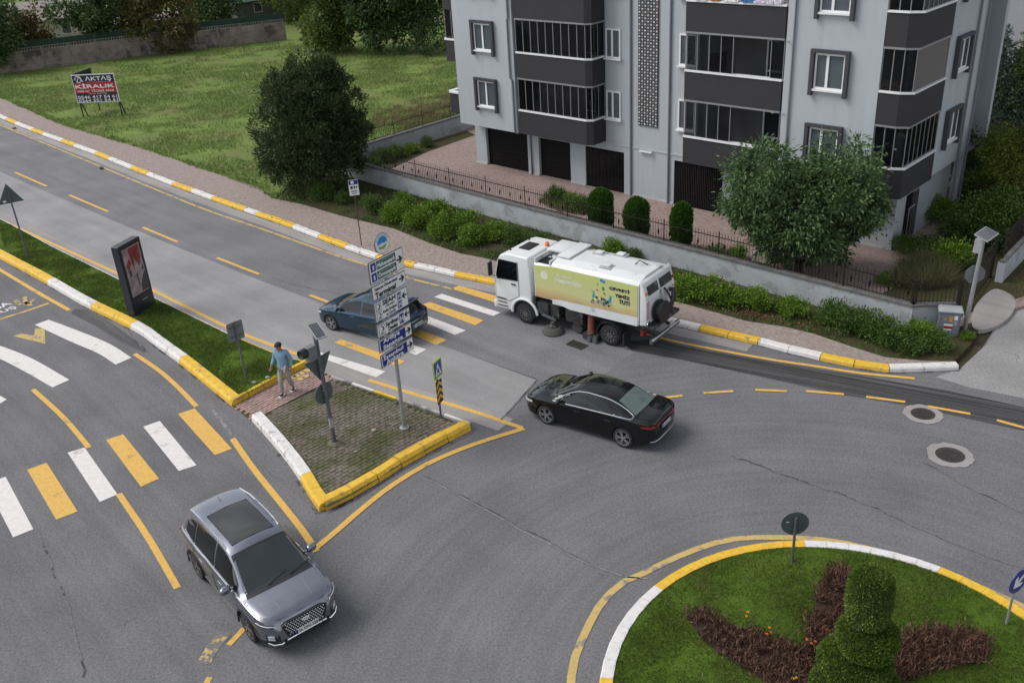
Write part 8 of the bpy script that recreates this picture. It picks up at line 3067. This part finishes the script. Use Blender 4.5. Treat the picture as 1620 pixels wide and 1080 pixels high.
def hands(m):
    for h, w, s in (('hR', 'wR', 1), ('hL', 'wL', -1)):
        p, q = Vector(J[h]), Vector(J[w])
        d = (p - q).normalized()
        side_ = d.cross(Vector((0, 1, 0))).normalized()
        for k, l in enumerate((.062, .072, .068, .05)):
            o = side_ * (k - 1.5) * .017
            a0 = p + o
            m.tube([a0, a0 + d * l * .55 + Vector((0, .008, 0)), a0 + d * l + Vector((0, .025, 0))], [.0095, .009, .006], 6)
        t0 = q.lerp(p, .45) + side_ * -.025
        m.tube([t0, t0 + side_ * -.022 + d * .025 + Vector((0, .012, 0)), t0 + side_ * -.028 + d * .055 + Vector((0, .02, 0))], [.012, .0105, .007], 6)
    ball(m, (0, .185, 1.60), .014, .022, .022)                 # nose
    for s in (-1, 1):
        ball(m, (s * .092, .085, 1.605), .014, .025, .034)      # ears
skin_obj('body', [J[n] for n in names], [(names.index(a), names.index(b)) for a, b in E_], [RAD[n] for n in names], 'skin', PR, 0, 2, hands)
m = MB()
for s in (-1, 1):
    ball(m, (s * .034, .168, 1.625), .012, .008, .009, 8)
    m.tube([(s * .018, .176, 1.648), (s * .052, .168, 1.648)], .005, 5)
tag(m.build('eyes', 'hair_dark', PR), kind='stuff')
m = MB()
m.tube([(-.028, .168, 1.555), (0, .178, 1.553), (.028, .168, 1.555)], .006, 5)
m.build('mouth', 'hose_red', PR)
m = MB()
ball(m, (0, .070, 1.665), .103, .115, .075, 16)
hc = m.build('cap', 'hair_dark', PR, smooth=True)
m = MB()
pts = [(math.cos(R(a)) * .085, .15 + math.sin(R(a)) * .085) for a in range(0, 181, 15)]
m.prism([(-.085, .12)] + [(p[0], p[1]) for p in reversed(pts)] + [(.085, .12)], 1.655, 1.665)
m.build('cap_peak', 'hair_dark', hc)
# clothes
sv = [J['bel'], J['che'], (0, .015, 1.40), J['sR'], J['eR'], Vector(J['eR']).lerp(Vector(J['wR']), .9), J['sL'], J['eL'], Vector(J['eL']).lerp(Vector(J['wL']), .9), (0, .005, .92), (0, .0, .84)]
skin_obj('shirt', [tuple(v) for v in sv], [(0, 1), (1, 2), (1, 3), (3, 4), (4, 5), (1, 6), (6, 7), (7, 8), (0, 9), (9, 10)], [(.165, .15), (.17, .14), (.075, .07), .085, .064, .05, .085, .064, .05, (.165, .145), (.162, .14)], 'shirt_blue', PR)
tv = [(0, 0, .93), hipR, J['kR'], (.10, .165, .12), hipL, J['kL'], (-.092, -.185, .14)]
skin_obj('trousers', tv, [(0, 1), (1, 2), (2, 3), (0, 4), (4, 5), (5, 6)], [(.15, .12), .105, .082, .07, .105, .082, .07], 'trousers_beige', PR)
for (ax, ay, az), (tx_, ty_, tz_) in ((J['aR'], J['tR']), (J['aL'], J['tL'])):
    sh = skin_obj('shoe', [(ax, ay - .03, .07), (ax, ay + .04, .065), (tx_, ty_, .05)], [(0, 1), (1, 2)], [(.05, .055), (.05, .05), (.045, .035)], 'shoe_navy', PR)
    m = MB()
    d = Vector((tx_ - ax, ty_ - ay, 0)).normalized()
    a0 = Vector((ax, ay, 0)) - d * .07
    a1 = Vector((tx_, ty_, 0)) + d * .045
    m.bar((a0.x, a0.y, .014), (a1.x, a1.y, .014), .095, .028)
    m.build('sole', 'sole_white', sh)
